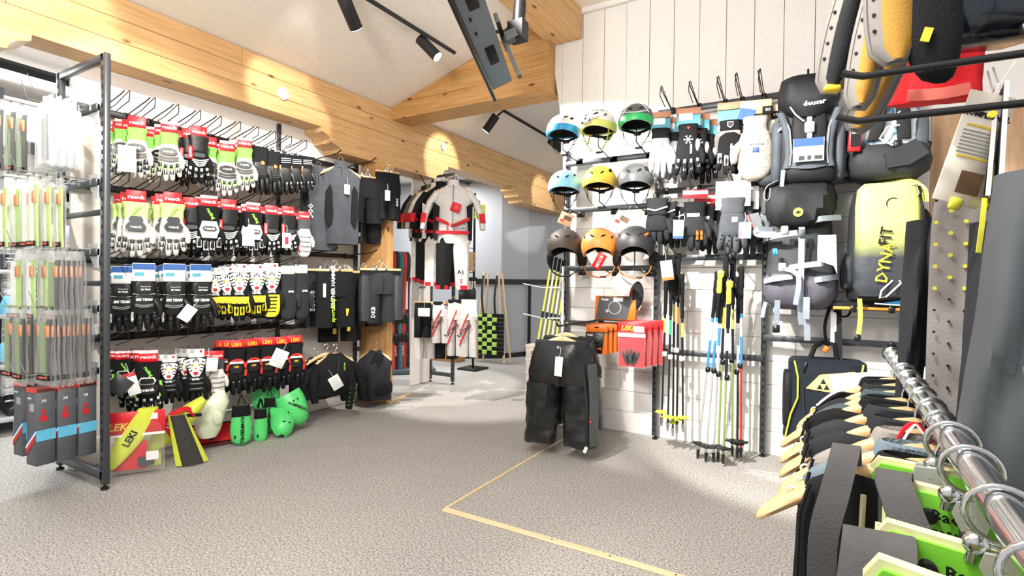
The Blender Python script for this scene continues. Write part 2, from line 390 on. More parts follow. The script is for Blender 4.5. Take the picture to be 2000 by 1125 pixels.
# right wall: board backing, boards laid horizontally behind the racks and upright above
wr = struct('wall_right', MB().prism([(-1.80, 0), (.47, 0), (.47, 3.34), (-1.99, 3.34), (-1.985, 3.10), (-1.88, 2.48)], 3.985, 4.08), GAPM)
def xl(z): return -1.80 - max(0, z - 1.6) * .115 if z < 2.48 else -1.88 - (z - 2.48) * .17
xs = [-1.877 + .1805 * i for i in range(14)]
for i in range(-1, len(xs) - 1):
    a = xs[i] if i >= 0 else xl(2.9) - .02; b = min(xs[i + 1], .47)
    if a >= .47: break
    if i < 0: poly = [(xl(2.6) , 2.6), (b - .002, 2.42), (b - .002, 3.335), (xl(3.33), 3.335)]
    else: poly = [(a + .002, 2.375), (b - .002, 2.375), (b - .002, 3.335), (a + .002, 3.335)]
    struct('plank', MB().prism(poly, 3.955 + .002 * ((i * 7) % 3), 3.985), WHITE, wr)
zz = [.0 + .1585 * i for i in range(16)]
for i in range(15):
    z0, z1 = zz[i], min(zz[i + 1], 2.372)
    js = [xl((z0 + z1) / 2), -1.49 + .5 * (i % 2) + .07 * (i % 3), -.55 + .4 * ((i + 1) % 2), .47]
    for a, b in zip(js[:-1], js[1:]):
        struct('plank', span(a + .0015, b - .0015, 3.955 + .0015 * ((i * 5) % 3), 3.985, z0 + .0015, z1 - .0015), WHITE, wr)
# white pillar and oak veneer panels on the far right
struct('trim_3', span(.47, .53, 3.93, 4.08, 0, 3.34, .004), WHITE)
wo = struct('wall_panel', span(.532, 2.2, 3.975, 4.05, 0, 2.18), GAPM)
for k in range(3): struct('panel', span(.535 + .55 * k, .535 + .55 * k + .547, 3.955, 3.975, .002, 2.178), OAK, wo)
struct('trim_4', span(.53, 2.2, 3.93, 4.05, 2.18, 2.215), WHITE)
struct('wall_back', span(.53, 2.2, 3.955, 4.05, 2.215, 3.34), WHITE)
struct('trim_5', span(-1.70, 1.6, 3.925, 3.955, 3.305, 3.345), WHITE)
# batten strips in the carpet
t1 = struct('trim_1', span(-1.625, .9, 2.085, 2.122, 0, .008, .002), LATH)
for k in range(6): struct('screw', MB().disc((-1.02 + .27 * k, 2.103, .0085), (0, 0, 1), .004, .002, 8), SLOT, t1)
struct('trim_2', span(-1.63, -1.617, 2.122, 3.62, 0, .006), LATH)
# far curved grey wall: panels, black dado band, base, post
GREYW = mk('grey wall', 'b9bcc2', .7, var=.02)
cur = [(-7.2, 6.0), (-5.2, 6.28), (-4.55, 6.42), (-4.15, 6.72), (-3.95, 7.2), (-3.86, 7.8), (-3.6, 8.7), (-3.1, 9.6), (-1.0, 10.6)]
wf = struct('wall_far', MB().loft([[Vector((x, y + .06, 0)), Vector((x, y + .12, 0)), Vector((x, y + .12, 3.4)), Vector((x, y + .06, 3.4))] for x, y in cur]), GREYW)
for (x0, y0), (x1, y1) in zip(cur[:-1], cur[1:]):
    d = Vector((x1 - x0, y1 - y0, 0)); L_ = d.length; a = math.atan2(d.y, d.x)
    for z0, z1 in ((.03, 1.12), (1.18, 2.6)):
        struct('panel', MB().box((0, .03, (z0 + z1) / 2), (L_ - .004, .05, z1 - z0)), GREYW, wf, loc=((x0 + x1) / 2, (y0 + y1) / 2, 0), rot=(0, 0, a))
for nm, z0, z1 in (('baseboard_far', 0, .07), ('trim_6', 1.11, 1.19)):
    struct(nm, MB().loft([[Vector((x + .01, y - .02, z0)), Vector((x + .01, y + .06, z0)), Vector((x + .01, y + .06, z1)), Vector((x + .01, y - .02, z1))] for x, y in cur]), BLKP)
pz = struct('trim_7', span(-3.93, -3.89, 7.14, 7.18, 0, 1.15, .004), BLKP)
# rear store wall on the left, light band
struct('wall_left', span(-7.0, -6.9, -1, 9, 0, 2.66), mk('rear wall', 'dfe3e8', .7))
struct('wall_far_right', span(-1.84, -1.80, 4.08, 5.2, 0, 3.3), WHITE)

# ================================================================ RACK SYSTEMS
def post(root, x, y, z0, z1, face, wd=.032, dp=.05):
    """slotted upright; face = direction of the slotted side"""
    sx, sy = (wd, dp) if face[1] else (dp, wd)
    p = obj('post', MB().box((x, y, (z0 + z1) / 2), (sx, sy, z1 - z0), ch=.003), STEEL, root)
    s = MB(); n = int((z1 - z0) / .05)
    for k in range(n):
        z = z0 + .04 + .05 * k
        s.box((x + face[0] * (sx / 2), y + face[1] * (sy / 2), z), (.012 if face[1] else .003, .003 if face[1] else .012, .022))
    q = obj('slots', s, SLOT, p); q['kind'] = 'stuff'
    obj('leveler', MB().tube([(x, y, 0), (x, y, .012), (x, y, .013), (x, y, z0)], [.02, .02, .007, .007], 10), DSTEEL, p)
    return p
# --- left: glove display (free-standing gondola)
gd = thing('glove_display', 'long charcoal steel gondola with white back panel carrying the rows of ski gloves', 'display rack', (XL, 1.34, 0))
gd.location = (0, 0, 0)
gd['label'] = 'long charcoal steel gondola with white back panel carrying the rows of ski gloves'
PANEL = mk('gondola panel', 'e9e3dd', .6, var=.02)
for k, (a, b) in enumerate(((1.37, 2.05), (2.05, 2.74), (2.76, 3.62))):
    for z0, z1 in ((.16, .9), (.9, 1.66), (1.66, 2.425)):
        obj('back_panel', span(-3.885, -3.862, a + .001, b - .001, z0 + .001, z1 - .001), PANEL, gd)
obj('kick_board', span(-3.87, -3.80, 1.36, 3.62, 0.004, .15, .003), PANEL, gd)
post(gd, -3.335, 1.335, .03, 2.35, (0, -1), .05, .03)
post(gd, -3.90, 1.335, .03, 2.35, (0, -1), .05, .03)
obj('top_bar', span(-3.90, -3.33, 1.32, 1.35, 2.31, 2.35, .003), STEEL, gd)
obj('foot_bar', span(-3.90, -3.33, 1.32, 1.35, .05, .10, .003), STEEL, gd)
post(gd, -3.855, 2.75, .15, 2.42, (1, 0), .03, .03)
post(gd, -3.85, 3.58, .15, 2.3, (1, 0), .03, .03)
for z in (2.165, 1.70, 1.255, .775): obj('rail', span(-3.84, -3.815, 1.36, 2.735, z - .022, z + .022, .003), DSTEEL, gd)
for z in (2.18, 1.37, .755): obj('rail', span(-3.84, -3.81, 2.765, 3.57, z - .018, z + .018, .003), DSTEEL, gd)
# brackets and cross bars on the end frame (the packet hooks sit on them)
END_Z = [2.06, 1.66, 1.285, .98, .645]
for z in END_Z:
    obj('cross_bar', span(-3.88, -3.36, 1.30, 1.32, z - .02, z + .02, .003), STEEL, gd)
    mb = MB().prism([(-3.36, z + .045), (-3.47, z + .045), (-3.47, z - .005), (-3.40, z - .085), (-3.36, z - .085)], 1.31, 1.316)
    obj('bracket', mb, GREYP, gd)
obj('side_shelf_edge', span(-3.88, -3.36, 1.335, 1.36, 1.49, 1.52, .003), STEEL, gd)
obj('side_shelf_edge', span(-3.88, -3.36, 1.335, 1.36, 1.10, 1.13, .003), STEEL, gd)
# --- right: wall rack of slotted posts and flat rails
wk = thing('wall_rack', 'charcoal slotted posts with flat rails along the white boarded wall', 'display rack', (0, 0, 0))
RX = [-1.785, -1.055, -.335, .437]
for i, x in enumerate(RX): post(wk, x, 3.89, .03, 2.385 if i else 2.2, (0, -1), .034, .06)
def rail(a, b, z, y=3.845): return obj('rail', span(RX[a], RX[b], y - .006, y + .014, z - .02, z + .02, .002), STEEL, wk)
for z in (2.09, 1.72, 1.262, .83): rail(0, 1, z)
for z in (2.385, 1.815, 1.335, .66): rail(1, 2, z)
for z in (2.385, 1.80, 1.02, .80): rail(2, 3, z)
# suit rack further back: steel frame and white side panel
sr = thing('suit_rack', 'grey steel frame rack with white side panel holding the race suits', 'display rack', (0, 0, 0))
for x in (-3.54, -3.86): post(sr, x, 4.72, .03, 2.35, (0, -1), .035, .03)
obj('top_bar', span(-3.86, -3.54, 4.71, 4.735, 2.32, 2.35), STEEL, sr)
obj('foot_bar', span(-3.86, -3.54, 4.71, 4.735, .08, .12), STEEL, sr)
obj('side_panel', span(-3.875, -3.855, 4.39, 4.72, .005, 2.3), PANEL, sr)
obj('hang_rail', MB().tube([P(838, 360, y=4.6), P(866, 352, y=4.27), P(892, 342, y=3.95)], .008), CHROME, sr)
obj('hang_rail', MB().tube([(-3.86, 4.62, 1.08), (-3.62, 4.25, 1.08), (-3.45, 4.05, 1.08)], .008), WIRE, sr)
# lamps and tracks
def lamp(loc, d, label, L=.17, r=.036, on=True, up=None):
    t = thing('spot_lamp', label, 'spotlight', loc)
    d = Vector(d).normalized()
    obj('lamp_housing', MB().tube([-d * L * .35, d * L * .65], r, 20), DSTEEL, t)
    obj('lamp_lens', MB().disc(d * (L * .65 + .002), d, r * .88, .004, 20), mk('lamp lens', 'fff6e6', .3, emit=9.), t)
    up = Vector(up or (0, 0, .1)); obj('lamp_arm', MB().tube([Vector((0, 0, 0)) - d * .02, up * .5 - d * .02, up], .011, 8), DSTEEL, t)
    return t
def onc(u, v, dz=0.):
    d = P(u, v, y=1.0) - Vector((0, 0, CAMH)); t = (2.83 + sl * 3.64 - dz - CAMH) / (d.z - sl * d.x); return Vector((0, 0, CAMH)) + d * t
a, b = onc(690, -20, .10), onc(888, 103, .10)
a = a + (a - b) * .6
one('light_track', MB().tube([a, b], .019, 4), DSTEEL, 'black ceiling track beside the screen holding two spotlights', 'light track', smooth=0)
p = onc(832, 88, .17); lamp(p, (.55, .25, -.62), 'black cylinder spotlight, lit, near the end of the track by the screen', .2, .042, up=onc(826, 75, .1) - p)
p = onc(676, 8, .17); lamp(p, (-.22, .75, -.62), 'black cylinder spotlight at the top edge, left of the ceiling screen', .24, .045, up=Vector((.06, .02, .09)))
def onc2(u, v, y): return P(u, v, y=y)
a, b = P(985, 217, y=4.9), P(1110, 290, y=6.3); d = (b - a)
a = Vector((a.x, 4.5, zc(a.x) - .06)); b = Vector((a.x + .55, 6.5, zc(a.x) + .0))
a2 = P(984, 216, z=2.95); b2 = P(1110, 290, z=2.95)
one('light_track', MB().tube([a2, b2], .02, 4), DSTEEL, 'black ceiling track behind the gable beam with two spotlights', 'light track', smooth=0)
p = P(962, 236, z=2.88); lamp(p, (-.6, -.1, -.75), 'black cylinder spotlight hanging just under the gable beam', .2, .045, up=a2 - p)
p = P(1083, 281, z=2.80); lamp(p, (.62, .1, -.55), 'black lit cylinder spotlight left of the blue rimmed white helmet', .22, .045, up=P(1090, 279, z=2.95) - p)
a3, b3 = P(885, 350, z=2.6), P(1003, 383, z=2.6)
one('light_track', MB().tube([a3 + (a3 - b3) * .1, b3 + (b3 - a3) * .1], .022, 4), DSTEEL, 'black ceiling track beyond the race suits', 'light track', smooth=0)
p = P(960, 388, z=2.5); lamp(p, (-.5, -.55, -.2), 'short black spotlight beyond the race suits', .2, .04, up=P(965, 374, z=2.6) - p)
a4, b4 = P(0, 122, z=2.6), P(150, 165, z=2.6)
one('light_track', MB().tube([a4 + (a4 - b4) * .4, b4 + (b4 - a4) * 1.2], .035, 4), DSTEEL, 'black ceiling track over the packets at far left', 'light track', smooth=0)
for u, v, nm, lb in ((933, 341, 'recessed_lamp', 'small round recessed ceiling lamp left of the carved beam end'), (994, 360, 'recessed_lamp', 'small round recessed ceiling lamp close to the carved beam end')):
    p = P(u, v, z=2.655); one(nm, MB().torus(p, (0, 0, 1), .05, .008, 18), WHP, lb, 'ceiling lamp')
one('beam_cap', MB().disc((-3.632, *P(553, 183, x=-3.632)[1:]), (1, 0, 0), .046, .016, 24), WHP, 'round white cap on the long beam above the gloves', 'cap')
one('beam_cap', MB().disc((-3.632, *P(866, 287, x=-3.632)[1:]), (1, 0, 0), .04, .014, 24), GREYP, 'round grey cap on the long beam above the race suits', 'cap')
# the screen hung from the ceiling
near, far = P(872, -62, z=2.32), P(976, 188, z=2.26)
ax = (far - near).normalized(); L_ = (far - near).length; c = (near + far) / 2
vd = (c - Vector((0, 0, CAMH))).normalized(); upv = (vd - ax * vd.dot(ax)).normalized(); nn = upv.cross(ax)
if nn.x < 0: ax = -ax; nn = -nn
M4 = Matrix((ax, nn, upv)).transposed()
tv = thing('ceiling_screen', 'flat black screen hung from the ceiling, seen from its lower edge', 'screen', c, rot=M4.to_euler())
obj('screen_panel', MB().box((0, -.035, .26), (L_, .022, .56), ch=.004), BLKP, tv)
CAS = mk('grey screen casing', '74828d', .5)
obj('back_casing', MB().loft([[Vector((x, -.022, z0)), Vector((x, .10 * k, z0 + .0)), Vector((x, .10 * k, z1)), Vector((x, -.022, z1))] for x, k, z0, z1 in ((-L_ * .44, .7, .02, .45), (-L_ * .4, 1, .0, .5), (L_ * .4, 1, .0, .5), (L_ * .46, .35, .02, .45))]), CAS, tv)
for x in (-.1, .32): obj('speaker_grille', MB().box((x * L_, .045, -.003), (.17, .05, .012), ch=.004), SLOT, tv)
for x in (.1, .2): obj('button', MB().box((x * L_, .01, -.004), (.02, .01, .01), ch=.002), SLOT, tv)
obj('wall_mount', MB().box((-.22, .135, .14), (.30, .02, .05)).box((-.22, .135, .02), (.04, .02, .28)).box((-.22, .17, .1), (.05, .08, .05)), BLKP, tv)
mp_ = tv.location + M4 @ Vector((-.24, .21, .1))
one('screen_bracket', MB().tube([mp_, mp_ + Vector((.0, .02, .18))], .035, 10).tube([mp_ + Vector((0, .02, .16)), Vector((mp_.x, mp_.y + .02, zc(mp_.x) - .001))], .028, 10).box((mp_.x, mp_.y, mp_.z + .02), (.09, .07, .1)), BLKP, 'black swivel bracket between ceiling and screen', 'bracket')
q = [P(936, 45, z=2.62), P(950, 62, z=2.58), P(985, 62, z=2.6), P(1010, 40, z=2.66), P(1022, 10, z=2.75), P(1027, -30, z=2.85)]
one('cable', MB().tube(q, .011, 8), BLKP, 'thick black cable curving from the screen bracket to the beam', 'cable')
one('cable', MB().tube([P(938, 62, z=2.5), P(936, 85, z=2.45), P(951, 98, z=2.42), P(953, 108, z=2.40), P(944, 118, z=2.38)], .0025, 6), WHP, 'thin white cable dangling behind the screen', 'cable')
# ================================================================ GLOVES
def finger(mb, pts, r, mi=0, n=8): mb.tube(pts, [r, r * 1.05, r * 1.02, r * .9][:len(pts)] if len(pts) == 4 else r, n, mi, round_end=True)
def hand(kind='glove', w=.055, d=.027, side=1, z0=-.135, flat=1.0):
    """hand of a glove hanging fingers down: palm, four fingers, thumb (front faces -y)"""
    mb = MB(); rg = []
    zs = [(z0, .80, .95), (z0 - .03, .92, 1.08), (z0 - .06, 1.0, 1.05), (z0 - .09, 1.02, .95), (z0 - .112, .98, .8)]
    if kind == 'mitten':
        zs += [(z0 - .15, 1.0, .9), (z0 - .18, .86, .8), (z0 - .20, .60, .62), (z0 - .208, .25, .3)]
        mb.loft([ringse(0, 0, z, w * a, d * b * flat, 20, 2.4) for z, a, b in zs])
    else:
        zs += [(z0 - .122, .8, .5)]
        mb.loft([ringse(0, 0, z, w * a, d * b * flat, 20, 2.4) for z, a, b in zs])
        fr = w * .255
        for i, (L, sp) in enumerate(((.070, -.010), (.088, -.003), (.084, .003), (.066, .011))):
            x = (-.75 + .5 * i) * w; zb = z0 - .098 - (.004 if i in (1, 2) else 0)
            finger(mb, [(x, -.002, zb), (x + sp * .4, -.006, zb - L * .4), (x + sp * .8, -.004, zb - L * .75), (x + sp, .006, zb - L)], fr, 0)
    s = side
    mb.tube([(s * w * .62, -.002, z0 - .035), (s * w * 1.02, -.010, z0 - .065), (s * w * 1.22, -.014, z0 - .095), (s * w * 1.22, -.012, z0 - .122)], [w * .26, w * .29, w * .27, w * .22], 10, 0, round_end=True)
    return mb
def pads(kind, w=.055, d=.027, z0=-.135, per=2, sz=.7):
    """raised blocks along the fingers / bars over a mitten"""
    mb = MB()
    if kind == 'mitten':
        for k in range(4): mb.box((0, -d * .93, z0 - .1 - .024 * k), (w * (1.5 - .12 * k), .006, .010), ch=.003)
        return mb
    for i, (L, sp) in enumerate(((.070, -.010), (.088, -.003), (.084, .003), (.066, .011))):
        x = (-.75 + .5 * i) * w; zb = z0 - .098
        for k in range(per):
            z = zb - L * (.12 + .80 * (k + .3) / per)
            mb.box((x + sp * (k + .5) / per, -w * .255 - .004 + (.003 if k == per - 1 else 0), z), (w * .30 * sz / .7, .006, L / per * .62 * sz / .7), ch=.002)
    return mb
def cuff(w=.055, d=.026, z1=-.065, z0=-.145, fl=1.0, e=2.5):
    mb = MB()
    rg = [ringse(0, 0, z0 + (z1 - z0) * t, w * (.86 + .16 * fl * t + .04 * math.sin(t * 9)), d * (.9 + .12 * t), 20, e) for t in (0, .2, .4, .6, .8, 1)]
    inner = [ringse(0, 0, z1 - .012, w * .8 * (.86 + .16 * fl), d * .8, 20, e)]
    mb.loft(rg + inner); return mb
def hexplate(w, h, y, z, t=.006):
    return MB().prism([(-w, z), (-w * .72, z + h), (w * .72, z + h), (w, z), (w * .72, z - h), (-w * .72, z - h)], y - t, y + t)
def ovalplate(w, h, y, z, t=.006, n=16):
    return MB().prism([(w * math.cos(2 * math.pi * k / n), z + h * math.sin(2 * math.pi * k / n)) for k in range(n)], y - t, y + t)
def swing(mb, pts, w, t=.004, y=-.03):
    return mb.ribbon([(x, y, z) for x, z in pts], (0, 0, 1), w, t)
def card(g, mt, txt=None, tm=None, w=.088, h=.06, z=-.035, ts=.026, sub=None):
    c = obj('header_card', MB().box((0, -.004, z), (w, .003, h), ch=.001), mt, g)
    if txt: text(txt, ts, tm or TXTW, c, (0, -.0065, z - .004), bold=.0006)
    if sub: obj('card_stripe', MB().box((0, -.0062, z + h * .36), (w * .98, .0015, h * .24)), sub, c)
    obj('hang_loop', MB().torus((0, -.002, -.004), (0, 1, 0), .008, .0016, 12, 5), WIRE, g)
    return c
def tiger(g, z=-.1, s=1.0, y=-.028):
    """a big-cat face print: white field, black stripes, yellow eyes, red mouth"""
    m = MB()
    m.prism([(x * s, z + q * s) for x, q in ((-.05, .02), (-.052, .042), (-.03, .05), (.03, .05), (.052, .042), (.05, .02), (.034, -.03), (.018, -.055), (-.018, -.055), (-.034, -.03))], y, y + .006, 0)
    st = [(-.04, .03, .5), (-.03, .015, .2), (.04, .03, -.5), (.03, .015, -.2), (0, .043, 1.57), (-.012, .036, 1.2), (.012, .036, 1.9), (-.034, -.005, .3), (.034, -.005, -.3), (-.028, -.022, .5), (.028, -.022, -.5), (-.045, .008, .1), (.045, .008, -.1)]
    for a, b, r in st: m.box((a * s, y - .001, z + b * s), (.020 * s, .003, .0055 * s), Matrix.Rotation(-r, 3, 'Y'), 1)
    for q in (-1, 1):
        m.disc((q * .019 * s, y - .002, z + .012 * s), (0, 1, 0), .0075 * s, .003, 10, 2); m.disc((q * .019 * s, y - .004, z + .012 * s), (0, 1, 0), .003 * s, .003, 8, 1)
        m.disc((q * .010 * s, y - .002, z - .020 * s), (0, 1, 0), .009 * s, .003, 10, 0)
    m.prism([(-.008 * s, z - .006 * s), (.008 * s, z - .006 * s), (0, z - .016 * s)], y - .004, y, 4)
    m.prism([(-.014 * s, z - .028 * s), (.014 * s, z - .028 * s), (.010 * s, z - .046 * s), (-.010 * s, z - .046 * s)], y - .003, y, 3)
    obj('face_print', m, [TXTW, TXTK, TXTY, TXTR, ORG], g, smooth=0)
GD = {}
def new_glove(key, cat='glove'):
    g = thing('ski_glove', 'template glove', cat); GD[key] = g; return g
def mkglove(key):
    g = new_glove(key)
    if key in ('lime', 'lime_b'):
        card(g, REDC, 'reusch', ts=.027, sub=PAPER if key == 'lime_b' else None)
        obj('cuff', cuff(.05, .026, -.07, -.145, .6), LIME, g)
        obj('hand', hand(), WHF, g)
        pl = obj('logo_plate', ovalplate(.046, .021, -.036, -.178), BLKP, g); text('reusch', .019, TXTW, pl, (0, -.0435, -.178), bold=.0003)
        obj('knuckle_bars', swing(swing(MB(), [(-.05, -.204), (0, -.214), (.05, -.204)], .008, .005, -.033), [(-.05, -.219), (0, -.229), (.05, -.219)], .008, .005, -.031), BLKP, g)
        obj('finger_pads', pads('glove', per=2, sz=1.0 if key == 'lime' else .8), BLKP, g)
        if key == 'lime_b': obj('finger_stripes', MB().add(*(lambda q: ([(x + .0065, y - .003, z) for x, y, z in q.v], q.f))(pads('glove', per=1, sz=.42))), mk('lime pads', '8fdc4a', .5), g)
    elif key == 'white_hex':
        card(g, REDC, 'reusch', ts=.027)
        c = obj('cuff', cuff(.058, .032, -.065, -.15, 1.2), mk('pale lime fabric', 'c6df8e', .7), g); text('racing', .022, TXTG, c, (.0, -.039, -.105), (math.pi / 2, -1.0, 0), bold=.001)
        obj('hand', hand(w=.06, d=.031), WHF, g)
        obj('wrist_plate', hexplate(.032, .017, -.034, -.152), GRYP, g)
        pl = obj('logo_plate', hexplate(.046, .021, -.039, -.188), GRYP, g); text('reusch', .018, TXTW, pl, (0, -.0465, -.188), bold=.0003)
        obj('finger_pads', pads('glove', w=.06, per=2, sz=.85), GRYP, g)
    elif key == 'racing':
        card(g, REDC, 'reusch', ts=.027, sub=PAPER)
        c = obj('cuff', cuff(.06, .032, -.065, -.15, 1.3), BLK, g); text('racing', .026, TXTG, c, (.005, -.038, -.105), (math.pi / 2, 1.0, 0), bold=.001)
        obj('hand', hand(w=.059, d=.03), BLK, g)
        obj('back_panel', hexplate(.05, .045, -.028, -.19), WHF, g)
        pl = obj('logo_plate', hexplate(.036, .012, -.036, -.185), GRYP, g); text('reusch', .019, TXTW, pl, (0, -.0425, -.185), bold=.0005)
        obj('finger_trim', pads('glove', w=.059, per=1, sz=.95), WHP, g)
        obj('finger_pads', MB().add(*(lambda q: ([(x, y - .004, z) for x, y, z in q.v], q.f))(pads('glove', w=.059, per=1, sz=.7))), BLKP, g)
    elif key == 'black_white':
        card(g, REDC, 'reusch', ts=.027)
        obj('cuff', cuff(.055, .03, -.065, -.15, 1.1), LEA, g)
        obj('hand', hand(), BLK, g)
        obj('logo_plate', hexplate(.034, .012, -.032, -.175), GRYP, g)
        mb = MB()
        for k in range(4): swing(mb, [(-.048 + .01 * k, -.195 - .011 * k), (0, -.205 - .011 * k), (.05 - .006 * k, -.192 - .011 * k)], .005, .004, -.029)
        obj('knuckle_bars', mb, WHP, g); obj('finger_pads', pads('glove', per=2, sz=.6), WHP, g)
        tg = obj('side_tag', MB().box((-.045, -.034, -.165), (.026, .004, .075), ch=.002), REDC, g); text('reusch', .02, TXTW, tg, (-.045, -.037, -.165), (math.pi / 2, math.pi / 2, 0), bold=.0004)
    elif key == 'orange':
        obj('hang_loop', MB().torus((0, 0, -.03), (0, 1, 0), .022, .003, 14, 6), WHP, g)
        obj('cuff', cuff(.053, .03, -.05, -.15, 1.1), BLK, g); obj('hand', hand(), LEA, g)
        obj('round_badge', MB().disc((.012, -.033, -.15), (0, 1, 0), .012, .006, 14), ORG, g)
        mb = MB()
        for k in range(4): swing(mb, [(-.045, -.175 - .013 * k), (0, -.185 - .013 * k), (.045, -.175 - .013 * k)], .009, .006, -.026)
        obj('knuckle_ribs', mb, LEA, g)
    elif key == 'orange_side':
        obj('hang_loop', MB().torus((0, 0, -.03), (0, 1, 0), .022, .003, 14, 6), WHP, g)
        obj('cuff', cuff(.053, .03, -.05, -.15, 1.1), BLK, g); obj('hand', hand(), LEA, g)
        obj('side_band', MB().ribbon([(-.04, -.022, -.13), (-.05, -.026, -.17), (-.045, -.026, -.21), (-.03, -.02, -.25)], (1, 0, .2), .028, .005), mk('orange trim', 'ee8a58', .5), g)
        mb = MB()
        for k in range(3): swing(mb, [(-.03, -.085 - .014 * k), (.04, -.08 - .014 * k)], .004, .004, -.034)
        obj('cuff_lines', mb, WHP, g); obj('finger_pads', pads('glove', per=2, sz=.4), WHP, g)
    elif key == 'team':
        c = card(g, PAPER, w=.10, h=.09, z=-.04); obj('card_band', MB().box((0, -.0062, -.012), (.098, .0015, .03)), BLUEC, c); obj('card_print', MB().box((-.02, -.0062, -.05), (.04, .0015, .018)), TEAL, c)
        obj('cuff', cuff(.056, .032, -.085, -.15, .9, 2.8), LEA, g)
        c = obj('cuff_plate', MB().loft([ringse(0, -.03, -.12 + .032 * math.sin(a) , .044 * (.5 + .5 * math.cos(a) ** .5) , .006, 14, 3) for a in (-1.5, -1.1, -.5, 0, .5, 1.1, 1.5)]), LEA, g)
        text('Heated Set', .010, TXTW, c, (.006, -.0378, -.112)); text('SKI TEAM', .010, TXTW, c, (.006, -.0378, -.127), bold=.0004)
        obj('hand', hand(w=.058, d=.03), LEA, g)
        p = obj('back_pad', MB().loft([ringse(0, -.026, z, a, .010, 16, 3) for z, a in ((-.155, .036), (-.16, .045), (-.19, .046), (-.215, .04), (-.222, .03))]), LEA, g)
        text('SKI TEAM', .017, TXTW, p, (0, -.0365, -.178), bold=.0008, shear=.15)
        mb = MB()
        for z in (-.2, -.208): swing(mb, [(-.04, z), (0, z - .006), (.04, z)], .0025, .003, -.037)
        swing(mb, [(-.05, -.148), (0, -.152), (.05, -.148)], .003, .004, -.033)
        obj('stitching', mb, GREYP, g); obj('finger_pads', pads('glove', w=.058, per=3, sz=.55), LEA, g)
        tg = obj('finger_label', MB().box((-.05, -.02, -.262), (.017, .003, .05), ch=.001), BLK, g); text('HESTRA', .013, TXTW, tg, (-.05, -.0225, -.262), (math.pi / 2, -math.pi / 2, 0), bold=.0004)
    elif key in ('cat', 'cat_mitt', 'cat_black'):
        c = card(g, PAPER, w=.085, h=.05, z=-.035); obj('round_badge', MB().disc((-.022, -.0065, -.022), (0, 1, 0), .015, .002, 14), GREYP, c); obj('card_mark', MB().box((.024, -.0065, -.024), (.014, .002, .014)), REDC, c)
        obj('cuff', cuff(.058, .03, -.06, -.15, .8), BLK, g)
        tiger(g, -.112, 1.0, -.036)
        k = 'mitten' if key == 'cat_mitt' else 'glove'
        obj('hand', hand(k, w=.057, d=.03), BLK, g)
        if key == 'cat_black':
            mb = MB()
            for q in range(3): mb.loft([ringse(0, -.022, -.185 - .03 * q + dz, .046, t, 14, 3) for dz, t in ((-.013, .003), (-.006, .011), (.006, .011), (.013, .003))])
            p = obj('puffy_panel', mb, BLKP, g); text('LEVEL', .016, TXTW, p, (0, -.036, -.183), bold=.0006)
        else:
            yp = mk('yellow glove panel', 'eedb2e', .55)
            lb = obj('hand_band', MB().box((0, -.031, -.178), (.085, .004, .018), ch=.002), BLK, g); text('LEVEL', .019, TXTW, lb, (0, -.0345, -.178), bold=.0008)
            if k == 'mitten':
                obj('back_panel', MB().loft([ringse(0, -.012, z, a, .022, 16, 2.6) for z, a in ((-.195, .05), (-.22, .054), (-.28, .054), (-.31, .046), (-.325, .03))]), yp, g)
                mb = MB()
                for q in range(5): mb.box((0, -.0345, -.21 - .021 * q), (.066 - .004 * q, .004, .008), ch=.002)
                obj('bars', mb, BLKP, g)
            else:
                mb = pads('glove', w=.057, per=1, sz=1.0); mb.prism([(-.052, -.195), (.052, -.195), (.05, -.235), (-.05, -.235)], -.034, -.026)
                obj('back_panel', mb, yp, g)
                mb = MB()
                for i in range(4):
                    x = (-.75 + .5 * i) * .057
                    mb.box((x, -.036, -.238), (.009, .004, .016), ch=.002).box((x, -.025, -.272), (.009, .006, .02), ch=.002)
                obj('knuckle_spots', mb, BLKP, g)
    elif key == 'plain':
        c = card(g, mk('pale card', 'dfe8d0', .6), w=.08, h=.05, z=-.035)
        obj('cuff', cuff(.055, .03, -.06, -.15, .7), BLK2, g); h_ = obj('hand', hand('mitten', w=.055, d=.032), BLK2, g)
        lb = obj('hand_label', MB().box((.012, -.034, -.165), (.045, .003, .014), ch=.001), BLK, g); text('LEVEL', .014, TXTW, lb, (.012, -.0365, -.165), bold=.0005)
    elif key == 'red_trim':
        c = card(g, REDC, 'LEKI', TXTY, w=.09, h=.045, z=-.03, ts=.03)
        obj('cuff', cuff(.054, .028, -.055, -.14, .8), BLK, g); obj('hand', hand(), BLK, g)
        mb = MB()
        swing(mb, [(-.05, -.225), (-.052, -.17), (-.02, -.128), (.03, -.128), (.053, -.17), (.05, -.22)], .012, .006, -.026)
        obj('trim', mb, mk('red trim', 'd9352b', .5), g)
        p = obj('back_panel', hexplate(.034, .028, -.03, -.172), BLKP, g); text('LEKI', .014, TXTY, p, (0, -.0375, -.163), bold=.0005)
        obj('wrist_band', MB().box((0, -.031, -.140), (.075, .004, .014), ch=.002), WHP, g)
        obj('finger_pads', pads('glove', per=1, sz=.35), WHP, g)
    elif key == 'green_puff':
        card(g, REDC, 'reusch', ts=.027, sub=PAPER)
        c = obj('cuff', cuff(.058, .032, -.065, -.15, 1.1), BLK, g); text('racing', .024, TXTG, c, (.005, -.039, -.11), (math.pi / 2, 1.0, 0), bold=.001)
        obj('hand', hand(w=.06, d=.032), BLK, g)
        obj('wrist_plate', hexplate(.04, .018, -.033, -.158), WHP, g); obj('wrist_pad', hexplate(.034, .013, -.04, -.158), BLKP, g)
        p = obj('knuckle_pad', MB().loft([ringse(0, -.026, z, a, .015, 18, 3) for z, a in ((-.178, .038), (-.185, .05), (-.205, .053), (-.22, .048), (-.226, .036))]), BLKP, g); text('reusch', .024, TXTW, p, (0, -.0425, -.202), bold=.0008)
        mb = MB()
